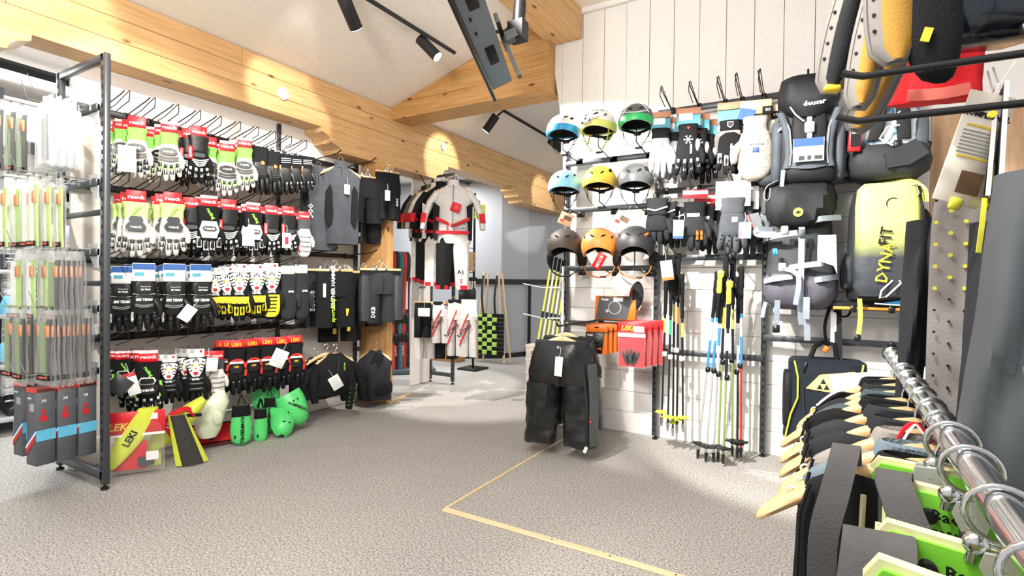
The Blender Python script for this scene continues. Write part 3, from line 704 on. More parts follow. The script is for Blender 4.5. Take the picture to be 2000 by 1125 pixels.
        for s in (-1, 1): swing(mb, [(s * .056, -.16), (s * .062, -.2), (s * .055, -.24)], .012, .006, -.018)
        obj('side_piping', mb, mk('lime pads', '8fdc4a', .5), g); obj('finger_pads', pads('glove', w=.06, per=2, sz=.5), WHP, g)
    elif key == 'white_mitt':
        card(g, REDC, 'reusch', ts=.027)
        obj('cuff', cuff(.055, .03, -.065, -.15, .9), GRF, g); obj('hand', hand('mitten', w=.055, d=.034), WHF, g)
        mb = MB()
        for q in range(4): swing(mb, [(-.048, -.19 - .034 * q), (0, -.197 - .034 * q), (.048, -.19 - .034 * q)], .004, .003, -.034)
        obj('quilt_seams', mb, GRYP, g); obj('side_panel', MB().ribbon([(-.05, -.012, -.2), (-.056, -.014, -.26), (-.04, -.012, -.31)], (0, 1, 0), .04, .005), RED, g)
    elif key == 'sport_grey':
        c = card(g, KRAFT, w=.095, h=.035, z=-.02); obj('card_body', MB().box((0, -.004, -.062), (.09, .003, .06)), TEAL, c); obj('price_label', MB().box((-.008, -.0065, -.05), (.055, .002, .03)), PAPER, c)
        obj('cuff', cuff(.048, .02, -.085, -.135, .4), BLK, g); obj('hand', hand(w=.052, d=.021), mk('grey softshell', '8d8f93', .8, bump=.2), g)
        obj('shield_patch', MB().prism([(-.009, -.148), (.009, -.148), (.009, -.163), (0, -.172), (-.009, -.163)], -.0265, -.022), TXTW, g); obj('finger_pads', pads('glove', w=.052, per=1, sz=1.0), WHF, g)
    elif key == 'sport_black':
        c = card(g, KRAFT, w=.11, h=.035, z=-.02); obj('card_body', MB().box((0, -.004, -.06), (.105, .003, .055)), TEAL, c); obj('price_label', MB().box((-.012, -.0065, -.045), (.06, .002, .032)), PAPER, c)
        obj('cuff', cuff(.048, .02, -.08, -.135, .4), BLK, g); obj('hand', hand(w=.053, d=.022), BLK, g)
        obj('heart_mark', MB().prism([(-.007, -.098), (-.003, -.094), (0, -.098), (.003, -.094), (.007, -.098), (0, -.109)], -.024, -.02), TXTR, g)
        mb = MB()
        for q in range(6):
            a = q * math.pi / 3
            mb.box((math.cos(a) * .010, -.0235, -.155 + math.sin(a) * .010), (.016, .002, .003), Matrix.Rotation(-a, 3, 'Y')).box((math.cos(a) * .018, -.0235, -.155 + math.sin(a) * .018), (.003, .002, .008), Matrix.Rotation(-a, 3, 'Y'))
        obj('snowflake_print', mb, TXTW, g); lb = obj('side_print', MB().box((.012, -.0225, -.2), (.014, .002, .05)), BLK, g); text('HESTRA', .013, TXTW, lb, (.012, -.0245, -.2), (math.pi / 2, math.pi / 2, 0), bold=.0003)
        obj('finger_pads', pads('glove', w=.053, per=2, sz=.55), mk('grey softshell', '8d8f93', .8, bump=.2), g); obj('side_panel', MB().ell((.042, -.014, -.18), (.012, .012, .03)), WHF, g)
    elif key == 'sport_band':
        c = card(g, KRAFT, w=.12, h=.04, z=-.02); obj('card_body', MB().box((0, -.004, -.065), (.115, .003, .06)), TEAL, c)
        obj('cuff', cuff(.052, .021, -.09, -.14, .5), BLK, g); obj('shield_patch', MB().prism([(-.014, -.1), (.014, -.1), (.013, -.12), (0, -.131), (-.013, -.12)], -.026, -.021), TXTW, g)
        obj('shield_core', MB().prism([(-.011, -.103), (.011, -.103), (.010, -.119), (0, -.127), (-.010, -.119)], -.0275, -.022), TXTK, g)
        obj('wrist_band', MB().loft([ringse(0, 0, z, .0475, .0215, 18, 2.5) for z in (-.142, -.158, -.172)]), mk('beige band', 'd9bfae', .7), g)
        obj('hand', hand(w=.055, d=.023, z0=-.15), BLK, g); lb = obj('side_print', MB().box((.006, -.024, -.235), (.016, .002, .056)), BLK, g); text('HESTRA', .015, TXTW, lb, (.006, -.0265, -.235), (math.pi / 2, math.pi / 2, 0), bold=.0005)
        obj('finger_pads', pads('glove', w=.055, per=1, sz=.8, z0=-.15), WHF, g)
    elif key == 'wool':
        WOOL = mk('heather wool', 'b3aa9e', .95, var=.45, vs=160, bump=.9, bs=220)
        c = card(g, TANC, w=.12, h=.06, z=-.03); obj('card_body', MB().box((-.035, -.007, -.06), (.06, .004, .05), Matrix.Rotation(.25, 3, 'Y')), BLUEC, c); lb = obj('wrist_loop', MB().box((.045, -.012, -.05), (.04, .01, .035), ch=.003), BLK, g); text('80', .02, TXTW, lb, (.045, -.018, -.05))
        obj('cuff', cuff(.052, .03, -.075, -.15, .3), WOOL, g); obj('hand', hand('mitten', w=.066, d=.034, side=-1, z0=-.14), WOOL, g)
        text('ORTOVOX', .012, mk('blue print', '4a62c0', .6), g, (0, -.0365, -.2)); obj('stitched_badge', MB().box((0, -.035, -.222), (.024, .003, .02), ch=.003), mk('blue print', '4a62c0', .6), g)
    elif key == 'b_black':
        obj('hang_loop', MB().torus((0, 0, -.03), (0, 1, 0), .02, .003, 14, 6), WIRE, g)
        obj('cuff', cuff(.055, .034, -.05, -.15, 1.0), BLK2, g); obj('hand', hand(d=.034), BLK2, g)
        obj('reflective_band', swing(swing(MB(), [(-.05, -.118), (-.01, -.128)], .008, .005, -.036), [(-.01, -.128), (.05, -.105)], .008, .005, -.036), WHP, g); obj('strap', MB().box((0, -.034, -.15), (.09, .006, .016), ch=.003), BLK, g)
    elif key == 'orange_print':
        c = card(g, REDC, w=.12, h=.045, z=-.02); obj('card_band', MB().box((0, -.0065, -.012), (.118, .002, .018)), PAPER, c)
        obj('cuff', cuff(.055, .03, -.065, -.15, .9), BLK, g); obj('hand', hand(d=.03), BLK2, g)
        p = obj('wrist_label', MB().box((-.01, -.034, -.14), (.06, .003, .02), ch=.001), WHP, g); text('LEKI', .016, TXTR, p, (-.01, -.036, -.14))
        for q, x in enumerate((.01, .03)):
            lb = obj('finger_print', MB().box((x, -.026, -.25), (.013, .003, .06), ch=.001), BLK, g); text('LEKI SKI', .014, TXTO, lb, (x, -.0285, -.25), (math.pi / 2, math.pi / 2, 0), bold=.0008)
    elif key == 'softshell':
        c = card(g, PAPER, w=.14, h=.12, z=-.05)
        obj('cuff', cuff(.052, .026, -.07, -.15, .5), GRF, g); obj('hand', hand(w=.055, d=.026), GRF, g)
        obj('elastic', MB().loft([ringse(0, 0, z, .046 + .003 * (i % 2), .0265, 18, 2.5) for i, z in enumerate((-.11, -.118, -.126, -.134, -.142))]), GRF, g)
        p = obj('square_badge', MB().box((.006, -.028, -.175), (.024, .003, .024), ch=.004), WHP, g); text('80', .016, TXTK, p, (.006, -.0302, -.175))
        obj('info_tag', MB().box((.085, .01, -.19), (.06, .003, .09), Matrix.Rotation(-.25, 3, 'Y')), mk('grey card', '6f7276', .6), g); obj('tag_stripe', MB().box((.075, .007, -.19), (.004, .003, .085), Matrix.Rotation(-.25, 3, 'Y')), REDC, g)
        obj('finger_pads', pads('glove', w=.055, per=3, sz=.35), BLK, g)
    return g
DESC = dict(lime='white racing glove with lime cuff', lime_b='white glove with lime cuff and lime fingers', white_hex='white glove with pale cuff and grey hexagon logo', racing='black racing glove with white back plate',
  black_white='black leather cuffed glove with white bars', orange='black leather glove with orange dot', orange_side='black glove with orange side band', team='black padded leather glove with team lettering',
  cat='black and yellow glove with big cat cuff', cat_mitt='yellow barred mitten with big cat cuff', cat_black='black puffy glove with big cat cuff', plain='plain charcoal mitten', red_trim='black glove with red trim',
  green_puff='black and green glove with puffy knuckle pad', white_mitt='white quilted mitten with grey cuff')
for k in DESC: mkglove(k)
ROWN = ['top', 'second', 'third', 'bottom']
def hook(loc, label, L=.30, rz=math.pi / 2, group='wire hooks of the glove display', key=[None]):
    """a doubled wire hook that juts out of a rail (along local -y)"""
    if key[0] is None:
        t = thing('wall_hook', label, 'hook', loc, rz, group)
        mb = MB().tube([(0, 0, 0), (0, -L * .9, .055), (0, -L, .066)], .0038, 6)
        obj('upper_wire', mb, WIRE, t)
        obj('lower_wire', MB().tube([(.014, 0, -.015), (.014, -L * .55, .012), (.014, -L * 1.08, .065), (.012, -L * 1.12, .06), (.008, -L * 1.14, .02), (.006, -L * 1.13, .0), (.004, -L * .65, -.035)], .003, 6), WIRE, t)
        obj('clip', MB().box((.006, .004, -.004), (.03, .014, .05), ch=.003), WIRE, t); key[0] = t; return t
    return dup(key[0], loc, rz, label, group)
used = set()
def put_glove(key, loc, rz, sc, label, group):
    s = sc if isinstance(sc, tuple) else (sc, sc, sc)
    if key not in used:
        used.add(key); g = GD[key]; g.location = loc; g.rotation_euler = (0, 0, rz); g.scale = s; g['label'] = label; g['group'] = group; g['category'] = 'mitten' if 'mitten' in label else 'glove'; return g
    g = dup(GD[key], loc, rz, label, group, s); g['category'] = 'mitten' if 'mitten' in label else 'glove'; return g
H_NOM = .325
ROWS = [
 [('lime_b', 240, 232, 332, 1, -3.62), ('lime', 268, 226, 344, 2), ('lime_b', 331, 236, 350, 2), ('black_white', 388, 245, 356, 2), ('lime', 408, 266, 370, 0, -3.58), ('lime_b', 444, 274, 380, 2), ('lime_b', 478, 268, 370, 2), ('orange', 507, 272, 374, 1), ('orange', 532, 282, 378, 1), ('orange_side', 556, 288, 378, 1), ('orange_side', 577, 292, 376, 1), ('orange_side', 598, 294, 374, 1)],
 [('white_hex', 240, 378, 486, 0, -3.62), ('white_hex', 266, 370, 498, 2), ('white_hex', 337, 374, 496, 2), ('black_white', 374, 384, 496, 1, -3.56), ('racing', 408, 380, 498, 2), ('black_white', 446, 388, 496, 1), ('racing', 494, 394, 497, 2), ('black_white', 530, 400, 496, 1), ('black_white', 563, 402, 496, 1), ('white_mitt', 594, 412, 498, 1)],
 [('team', 240, 522, 645, 1, -3.58), ('team', 281, 516, 642, 1), ('team', 341, 517, 643, 2), ('team', 392, 518, 642, 1), ('cat', 421, 520, 620, 1, -3.58), ('cat', 442, 518, 620, 1, -3.55), ('cat', 468, 512, 624, 2), ('cat', 500, 513, 620, 1), ('cat_mitt', 529, 511, 618, 2), ('plain', 562, 516, 621, 1), ('plain', 588, 514, 620, 1)],
 [('green_puff', 240, 684, 775, 1, -3.6), ('green_puff', 290, 682, 806, 2), ('cat_black', 331, 690, 786, 1), ('cat_black', 384, 678, 786, 2), ('white_mitt', 424, 684, 772, 1), ('red_trim', 462, 662, 768, 2), ('red_trim', 492, 660, 764, 1), ('red_trim', 522, 657, 762, 2), ('red_trim', 549, 656, 758, 1), ('red_trim', 576, 653, 754, 1)]]
RZ = [2.165, 1.70, 1.255, .775]
TINT = {}
for r, row in enumerate(ROWS):
    n = 0
    for i, it in enumerate(row):
        key, u, vt, vb, back = it[:5]; x = it[5] if len(it) > 5 else -3.50
        a, b = P(u, vt, x=x), P(u, vb, x=x); s = (a.z - b.z) / (H_NOM + .0) * 1.0
        rz = math.pi / 2 + R(-26 + random.uniform(-9, 9) + (6 if u > 480 else 0))
        put_glove(key, a, rz, (s * .94, s * .85, s), f'{DESC[key]}, {ORD[i]} in {ROWN[r]} row', f'gloves of the {ROWN[r]} row')
        for k in range(back):
            q = a + Vector((-.085 * (k + 1), random.uniform(-.012, .016), -.006 * (k + 1)))
            put_glove(key, q, rz + R(random.uniform(-22, 22)), (s * .9, s * .7, s * .97), f'{DESC[key]}, {"behind" if k == 0 else "far behind"} the {ORD[i]} in {ROWN[r]} row', f'gloves of the {ROWN[r]} row')
    for k in range(10 if r == 0 else 8):
        y = 1.50 + (.135 if r == 0 else .165) * k
        hook((-3.815, y, RZ[r] + .005), f'black wire hook, {ORD[k]} from the post, on the {ROWN[r]} glove rail')
# loose price tags hanging in front of some gloves
def swing_tag(u, v, x, w, h, label, rz=R(64), tilt=0., mt=None, extra=None, y=None):
    p = P(u, v, x=x) if y is None else P(u, v, y=y)
    t = thing('price_tag', label, 'price tag', p, rot=(0, R(tilt), rz))
    obj('card', MB().box((0, 0, 0), (w, .0025, h), ch=.001), mt or PAPER, t)
    obj('string', MB().tube([(0, 0, h / 2), (.004, .002, h / 2 + .03), (0, .012, h / 2 + .06)], .0012, 5), WHP, t)
    if extra: extra(t, w, h)
    return t
def lines(t, w, h):
    for k in range(4): obj('print_line', MB().box((-.05 * w, -.0016, h * (.28 - .16 * k)), (w * .6, .0008, h * .03)), GREYP, t)
swing_tag(248, 310, -3.44, .085, .15, 'white card tag over the white glove nearest the post, top row', extra=None)
swing_tag(485, 462, -3.42, .075, .13, 'white card tag before the black racing glove, second row', extra=lines)
swing_tag(366, 612, -3.42, .07, .10, 'white card tag before the lettered leather gloves, third row', tilt=35, extra=lines)
swing_tag(560, 470, -3.42, .06, .11, 'pale picture tag at the right end of the second row', extra=lambda t, w, h: obj('picture', MB().box((0, -.002, .0), (w * .4, .001, h * .5)), REDC, t))
swing_tag(258, 750, -3.40, .06, .13, 'white and red card tag left of the puffy green glove', tilt=-15, extra=lambda t, w, h: obj('red_end', MB().box((0, -.002, h * .42), (w, .001, h * .16)), REDC, t))
swing_tag(233, 752, -3.42, .10, .10, 'dark grey leaf shaped tag beside the post, bottom row', tilt=40, mt=GRYP)
swing_tag(545, 700, -3.42, .10, .13, 'white tag with black print before the red trimmed gloves', tilt=25, extra=lines)
swing_tag(405, 712, -3.46, .12, .09, 'white card over the puffy cat gloves, bottom row', tilt=4)

# ================================================================ PACKETS ON THE END FRAME
def packet(kind):
    if kind == 'blister':
        t = thing('blister_pack', 'x', 'packet'); H_ = .36
        obj('shell', MB().loft([ringse(0, 0, z, .05 * a, .028 * b, 16, 6) for z, a, b in ((-.04, .9, .25), (-.045, 1, 1), (-.34, 1, 1), (-.35, .95, .4))]), CLEARB, t)
        obj('header', MB().box((0, 0, -.015), (.1, .002, .06)), CLEARB, t); obj('insert', MB().box((.01, .014, -.2), (.07, .006, .25), ch=.002), PAPER, t)
        obj('grip_roll', MB().tube([(-.02, -.004, -.08), (-.02, -.004, -.31)], .014, 10), GRYP, t)
    elif kind in ('bag_white', 'bag_green'):
        t = thing('strap_packet', 'x', 'packet')
        obj('bag', MB().loft([ringse(0, 0, z, .062 * a, .016 * b, 16, 3, .25, 4, z * 20) for z, a, b in ((.0, .75, .1), (-.05, .9, .6), (-.15, 1, 1), (-.28, 1.02, 1.0), (-.37, 1.05, .8), (-.395, 1.05, .15))]), CLEAR, t)
        c = (mk('pale skin strap', 'e9ece4', .7), mk('lime skin strap', 'a9cf6a', .7)) if kind == 'bag_white' else (mk('olive strap', '6b8f43', .7), BLK)
        obj('strap', MB().ribbon([(-.022, 0, -.06), (-.026, 0, -.2), (-.018, 0, -.37)], (1, 0, 0), .034, .008), c[0], t); obj('second_strap', MB().ribbon([(.02, .002, -.05), (.016, .002, -.2), (.024, .002, -.36)], (1, 0, 0), .03, .008), c[1], t)
        obj('buckle', MB().box((.02, -.008, -.11), (.026, .01, .06), ch=.003), mk('copper clip', 'd98a5a', .4), t)
        lb = obj('brand_strip', MB().box((0, -.014, -.345), (.10, .004, .026), ch=.002), BLK, t); text('POMOCA', .016, mk('salmon print', 'e8765a', .5), lb, (0, -.0165, -.345), bold=.0005)
        obj('hang_eye', MB().torus((0, 0, .006), (0, 1, 0), .008, .0016, 10, 5), WIRE, t)
    else:
        t = thing('wax_box', 'x', 'box'); DG = mk('box grey', '55585e', .5)
        obj('carton', MB().box((0, 0, -.19), (.085, .075, .36), ch=.002), DG, t); f = -.038
        obj('flap', MB().prism([(-.0425, -.01), (.0425, -.01), (.0425, -.03), (-.0425, -.03)], -.039, .039), mk('box red', 'd8432f', .5), t)
        a = obj('stripe_red', MB().prism([(-.042, -.3), (.042, -.22), (.042, -.245), (-.042, -.325)], f - .002, f), TXTR, t); obj('stripe_white', MB().prism([(-.042, -.285), (.042, -.205), (.042, -.217), (-.042, -.297)], f - .002, f), TXTW, t); obj('stripe_blue', MB().prism([(-.042, -.272), (.042, -.192), (.042, -.204), (-.042, -.284)], f - .002, f), BLUEC, t)
        obj('window', MB().box((.008, f - .001, -.1), (.034, .002, .034)), GREYP, t); text('SPORT', .012, TXTW, t, (-.008, f - .003, -.058)); 
        for sx in (-1, 1):
            obj('side_band', MB().box((sx * .0432, 0, -.23), (.002, .076, .05)), mk('box sky blue', '5fb9dc', .5), t); obj('side_mark', MB().disc((sx * .0434, -.01, -.15), (1, 0, 0), .016, .002, 12).box((sx * .0434, -.01, -.12), (.002, .014, .02)), TXTR, t)
            q = text('38', .02, TXTW, t, (sx * .0444, -.01, -.07), (math.pi / 2, 0, sx * math.pi / 2))
    return t
PK = {k: packet(k) for k in ('blister', 'bag_white', 'bag_green', 'box')}
pused = set()
def put_packet(kind, loc, rz, s, label, group):
    if kind not in pused:
        pused.add(kind); t = PK[kind]; t.location = loc; t.rotation_euler = (0, 0, rz); t.scale = (s,) * 3; t['label'] = label; t['group'] = group; return t
    return dup(PK[kind], loc, rz, label, group, s)
def prong(x, z, y1, label, key=[None]):
    L = 1.30 - y1
    if key[0] is None:
        key[0] = one('packet_hook', MB().tube([(0, 0, 0), (0, -.9, 0), (0, -1, .03 / .35)], .004, 6).box((0, .0, 0), (.014, .02, .05)), CHROME, label, 'hook', 'chrome prongs of the end frame'); t = key[0]
    else: t = dup(key[0], (0, 0, 0), None, label)
    t.location = (x, 1.30, z + .012); t.scale = (1, L, 1); return t
def prow(items, z, names, h):
    pass
ROWP = [('blister', 2.06, .36, 'top', [(-3.42, 4, 1.215), (-3.56, 2, 1.20), (-3.70, 3, 1.10)], 'clear blister pack of rolled straps'),
        ('bag_white', 1.66, .40, 'second', [(-3.42, 3, 1.16), (-3.56, 2, 1.13), (-3.70, 3, 1.12)], 'clear bag with pale straps'),
        ('bag_green', 1.285, .40, 'third', [(-3.42, 6, 1.25), (-3.58, 2, 1.15), (-3.72, 2, 1.13)], 'clear bag with olive and black straps'),
        ('bag_green', .98, .40, 'fourth', [(-3.40, 9, 1.275), (-3.56, 5, 1.18), (-3.71, 4, 1.15)], 'clear bag with olive and black straps')]
for kind, z, h, rn, cols, ds in ROWP:
    for ci, (x, cnt, y0) in enumerate(cols):
        cn = ('inner column', 'middle column', 'outer column')[ci]
        stp = .021 if cnt > 5 else .032 if cnt > 3 else .048
        d0 = ds
        for k in range(cnt):
            kk = 'bag_white' if kind == 'bag_green' and rn == 'third' and ci > 0 else 'bag_green' if rn == 'top' and ci == 2 else kind
            ds = d0 if kk == kind else 'clear bag with pale straps' if kk == 'bag_white' else 'clear bag with olive and black straps'
            put_packet(kk, (x + random.uniform(-.006, .006), y0 - stp * k, z + .0), R(8 + random.uniform(-5, 5)), 1.0, f'{ds}, {ORD[k]} from frame, {cn}, {rn} row', f'packets of the {rn} end row')
        ds = d0
        prong(x, z, y0 - stp * cnt - .05, f'chrome prong, {cn}, {rn} packet row')
for ci, (x, cnt, y0) in enumerate([(-3.41, 3, 1.265), (-3.54, 1, 1.20), (-3.66, 2, 1.20)]):
    cn = ('inner column', 'middle column', 'outer column')[ci]
    for k in range(cnt):
        put_packet('box', (x, y0 - .088 * k, .60), R(6), 1.08, f'dark grey carton with red top, {ORD[k]} from frame, {cn}', 'dark cartons at the bottom of the end frame')
    prong(x, .645, y0 - .088 * cnt, f'chrome prong, {cn}, carton row')
# ================================================================ GUARDS ON THE LOWEST HOOKS
def shell(rows, sp=70, n=14, t=.006, y0=0., mi=0):
    """an open half-round shell: rows of (z, half width, depth, x shift, y shift)"""
    mb = MB(); rings = []
    for z, w_, d, cx, cy in rows:
        o = []; i_ = []
        for k in range(n + 1):
            a = R(-sp + 2 * sp * k / n); o.append(Vector((cx + w_ * math.sin(a) / math.sin(R(min(sp, 90))), y0 + cy - d * math.cos(a), z)))
            i_.append(Vector((cx + (w_ - t) * math.sin(a) / math.sin(R(min(sp, 90))), y0 + cy - (d - t) * math.cos(a), z)))
        rings.append(o + i_[::-1])
    return mb.loft(rings)
FACE = math.pi / 2 - R(24)
# clear bag with a lime arm guard
p = P(262, 806, x=-3.40); t = thing('guard_packet', 'clear bag with red header holding a yellow arm guard, touching the carpet by the post', 'packet', p, R(58))
hh = p.z - .03
obj('bag', MB().loft([ringse(0, 0, z, .15 * a, .035 * b, 20, 3, .1, 5, z * 9) for z, a, b in ((0, 1, .1), (-.08, 1, .6), (-.25, 1, 1), (-hh + .05, 1, .8), (-hh, .98, .15))]), CLEAR, t)
c = obj('header_card', MB().box((0, -.012, -.055), (.30, .004, .13), ch=.002), REDC, t); text('LEKI', .055, TXTY, c, (-.07, -.016, -.075), bold=.001, shear=.2); obj('price_label', MB().box((.08, -.015, -.025), (.07, .002, .035)), PAPER, c); obj('white_edge', MB().box((0, -.0125, -.125), (.30, .005, .014)), PAPER, c)
gp = obj('arm_guard', MB().loft([ringse(-.10 + .17 * t_, 0, -hh + .035 + t_ * .33, .012 + .055 * math.sin(t_ * 2.6) ** .8 + .004, .02, 18, 2.2) for t_ in (0.0, .1, .25, .4, .55, .7, .85, 1.)]), YELP, t)
text('LEKI', .05, TXTK, gp, (-.015, -.025, -hh + .2), (math.pi / 2, -1.05, 0), bold=.001)
obj('dark_insert', MB().box((.06, -.016, -hh + .06), (.08, .004, .05)), GRYP, t); obj('price_sticker', MB().box((.09, -.018, -hh + .09), (.06, .003, .05)), PAPER, t); obj('red_insert', MB().box((-.02, .012, -.25), (.16, .004, .16)), REDC, t)
# yellow arm guard with red strap, lying slanted
p = P(345, 828, x=-3.45); t = thing('arm_guard', 'yellow arm guard with a red strap hanging slanted above the carbon shin guard', 'guard', p, FACE)
M = Matrix.Rotation(R(-22), 3, 'Y')
mb = shell([(-.20 + .045 * k, .015 + .052 * math.sin(.35 + .29 * k), .04 + .02 * math.sin(.3 * k), 0, 0) for k in range(10)], 80); mb.v = [tuple(M @ Matrix.Rotation(R(68), 3, 'Y') @ Vector(q)) for q in mb.v]
obj('guard_shell', mb, YELP, t)
s_ = obj('strap', MB().ribbon([(-.01, -.075, .09), (-.045, -.078, .03), (-.01, -.075, -.05), (.05, -.07, -.075)], (.6, 0, .6), .05, .006).ribbon([(-.01, -.07, .09), (.05, -.06, .1), (.10, -.05, .05)], (0, .4, 1), .03, .006), RED, t); text('LEKI', .035, TXTW, s_, (-.035, -.083, .03), (math.pi / 2, -1.2, 0), bold=.001)
obj('inner_strap', MB().ribbon([(.04, -.06, .06), (.13, -.05, .05)], (0, 0, 1), .02, .006), BLK, t)
p = P(372, 905, z=.012); t = thing('shin_guard', 'yellow shin guard with black carbon panel standing on the carpet', 'guard', (p.x - .03, p.y, .0), FACE + R(6))
mb = shell([(.01 + .045 * k, .088 - .006 * k, .055, -.012 * k + .02, 0) for k in range(8)], 62); obj('guard_shell', mb, YELP, t)
CARB = mk('carbon weave', '3c3a38', .35, var=.4, vs=300)
mb = shell([(.01 + .045 * k, .058 - .003 * k, .062, -.012 * k + .02, 0) for k in range(8)], 42); obj('carbon_panel', mb, CARB, t)
p = P(412, 772, x=-3.5); t = thing('knee_guard', 'translucent white and lime knee guard hanging left of the green guards', 'guard', p, FACE)
WGL = mk('white lime plastic', 'e4ecd0', .2, var=.12, vs=6)
obj('guard_shell', shell([(.03, .02, .03, .06, 0), (-.01, .055, .05, .04, 0), (-.05, .09, .065, .02, 0), (-.11, .09, .07, .0, 0), (-.17, .085, .07, -.01, 0), (-.23, .075, .06, -.015, 0), (-.275, .05, .045, -.015, 0)], 88), WGL, t)
obj('knee_cap', MB().ell((.03, -.065, -.14), (.035, .018, .05), 16, 8), WGL, t); obj('hang_strap', MB().ribbon([(.0, .0, -.02), (.02, .0, .06)], (1, 0, 0), .02, .003).box((.005, -.02, -.285), (.03, .02, .02)), BLK, t)
p = P(412, 862, x=-3.55); t = thing('flat_pouch', 'flat red pouch with black piping lying below the white knee guard', 'pouch', (p.x, p.y, 0.02), FACE, rot=(R(-52), 0, FACE))
obj('pouch_body', MB().box((0, 0, .09), (.27, .02, .17), ch=.008), RED, t); obj('piping', MB().tube([(-.13, -.012, .01), (.13, -.012, .01), (.132, -.012, .17), (-.13, -.012, .172), (-.13, -.012, .01)], .006, 6), BLK, t)
p = P(305, 870, x=-3.5); one('dotted_card', MB().box((0, 0, 0), (.05, .004, .24)), mk('yellow card', 'e6e86a', .5), 'narrow yellow card behind the slanted yellow guard', 'card', loc=p, rot=(0, 0, FACE))
def kguard(u, v, h, wd, label, rz, cap=True, x=-3.45, txt=True, tilt=0, dark=.28):
    p = P(u, v, x=x); t = thing('shin_guard', label, 'guard', p, rot=(0, R(tilt), rz))
    n = 8; rows = [(-h + h * (1 - dark) * k / n, wd * (.62 + .38 * math.sin(.5 + 2.1 * k / n)), .05, 0, 0) for k in range(n + 1)]; rows[0] = (-h, wd * .45, .03, 0, 0)
    s = obj('guard_shell', shell(rows, 80), GRN, t)
    if txt: text('KOMPERDELL', h * .11, TXTK, s, (0.0, -.0545, -h * .62), (math.pi / 2, math.pi / 2, 0), bold=.001)
    for q in (-.35, -.2): obj('rivet', MB().disc((-wd * .62, -.04, -h * (.86 + q * .3)), (-.5, -.8, 0), .006, .006, 8), TXTK, s)
    if dark: obj('neoprene_sleeve', shell([(-h * dark * (1 - k / 4) - .002, wd * (.9 - .1 * k / 4), .047, 0, 0) for k in range(5)], 86), BLK, t)
    obj('strap', MB().ribbon([(-wd * .3, 0, 0), (-.005, -.01, .06), (.005, -.01, .06), (wd * .4, 0, 0)], (0, 1, 0), .025, .004), BLK, t)
    return t
kguard(471, 790, .27, .068, 'green shin guard with black lettering, leftmost of the green guards', FACE)
kguard(508, 797, .24, .05, 'plain fronted green shin guard, second of the green guards', FACE + R(12), txt=False)
kguard(527, 775, .25, .045, 'narrow green shin guard with vertical lettering behind the second green guard', FACE - R(16), x=-3.52)
kguard(519, 752, .18, .10, 'green guard half hidden behind the narrow lettered guard', FACE, x=-3.62, txt=False, dark=.0)
def kcup(u, v, s, label, x, rot, txt):
    p = P(u, v, x=x); t = thing('knee_guard', label, 'guard', p, rot=rot)
    sh = obj('guard_shell', shell([(.12 * s, .10 * s, .07 * s, 0, 0), (.06 * s, .105 * s, .09 * s, 0, 0), (0, .10 * s, .105 * s, 0, 0), (-.06 * s, .088 * s, .10 * s, 0, 0), (-.11 * s, .062 * s, .075 * s, 0, 0), (-.135 * s, .03 * s, .04 * s, 0, 0)], 92), GRN, t)
    if txt: text('KOMPERDELL', .026 * s, TXTK, sh, (.02, -.108 * s, .0), (math.pi / 2, .9, 0), bold=.001)
    else:
        for k in (-1, 1): obj('vent_slot', MB().box((k * .02, -.102 * s, -.055 * s), (.02, .01, .006), ch=.002), TXTK, sh)
    for k in (-1, 0): obj('rivet', MB().disc((.04 + .03 * k, -.095 * s, .055 * s), (.2, -1, 0), .006, .006, 8), TXTK, sh)
    obj('elastic', MB().ribbon([(-.09 * s, .0, .05 * s), (0, .06 * s, .04 * s), (.09 * s, .0, .05 * s)], (0, 0, 1), .04, .004), BLK, t)
kcup(574, 796, 1.0, 'green knee cup with slanted lettering under the black jacket', -3.45, (R(-12), R(-24), FACE), True)
kcup(551, 828, .85, 'green knee cup without lettering lying lowest of the green guards', -3.42, (R(-50), R(20), FACE), False)

# ================================================================ CLOTHES ON THE LEFT BAY
def hanger(label, loc, rz, w=.42, group=None, clip=False, mt=None, tilt=0, drop=.075):
    """wooden hanger: hook, shaped arms (origin = top of the hook)"""
    t = thing('clothes_hanger', label, 'hanger', loc, group=group, rot=(0, R(tilt), rz))
    obj('hook', MB().tube([(.0 + .018 * math.cos(a) - .0, 0, -.018 + .018 * math.sin(a)) for a in [math.pi * (1.0 - 1.25 * k / 9) for k in range(10)]] + [(.004, 0, -.045), (0, 0, -.06), (0, 0, -.085)], .0022, 6), CHROME, t)
    if clip:
        obj('bar', MB().box((0, 0, -.088), (w, .016, .028), ch=.004), mt or HANG, t)
        for s in (-1, 1): obj('clip', MB().box((s * w * .12, -.008, -.075), (.02, .02, .06), ch=.004).torus((s * w * .12, 0, -.05), (0, 1, 0), .015, .002, 10, 5), CHROME, t)
    else:
        rings = []; n = 16; half = [0, .12, .26, .42, .58, .74, .90, .97, 1.0]; qs = [-h_ for h_ in half[:0:-1]] + half
        for k in range(n + 1):
            q = qs[k]; x = q * w / 2; z = -.088 - drop * abs(q) ** 1.6; hh = .019 - .007 * abs(q); dd = .009 + .012 * abs(q) ** 2; e = .45 if k in (0, n) else .85 if k in (1, n - 1) else 1
            rings.append([Vector((x, dd * e * math.cos(2 * math.pi * j / 10), z + hh * e * math.sin(2 * math.pi * j / 10))) for j in range(10)])
        obj('hanger_arms', MB().loft(rings), mt or HANG, t)
        for s in (-1, 1): obj('notch', MB().torus((s * w * .40, 0, -.088 - drop * .8 ** 1.6 + .012), (0, 1, 0), .007, .002, 10, 4), mk('hanger notch', 'fff3dc', .5), t)
    return t
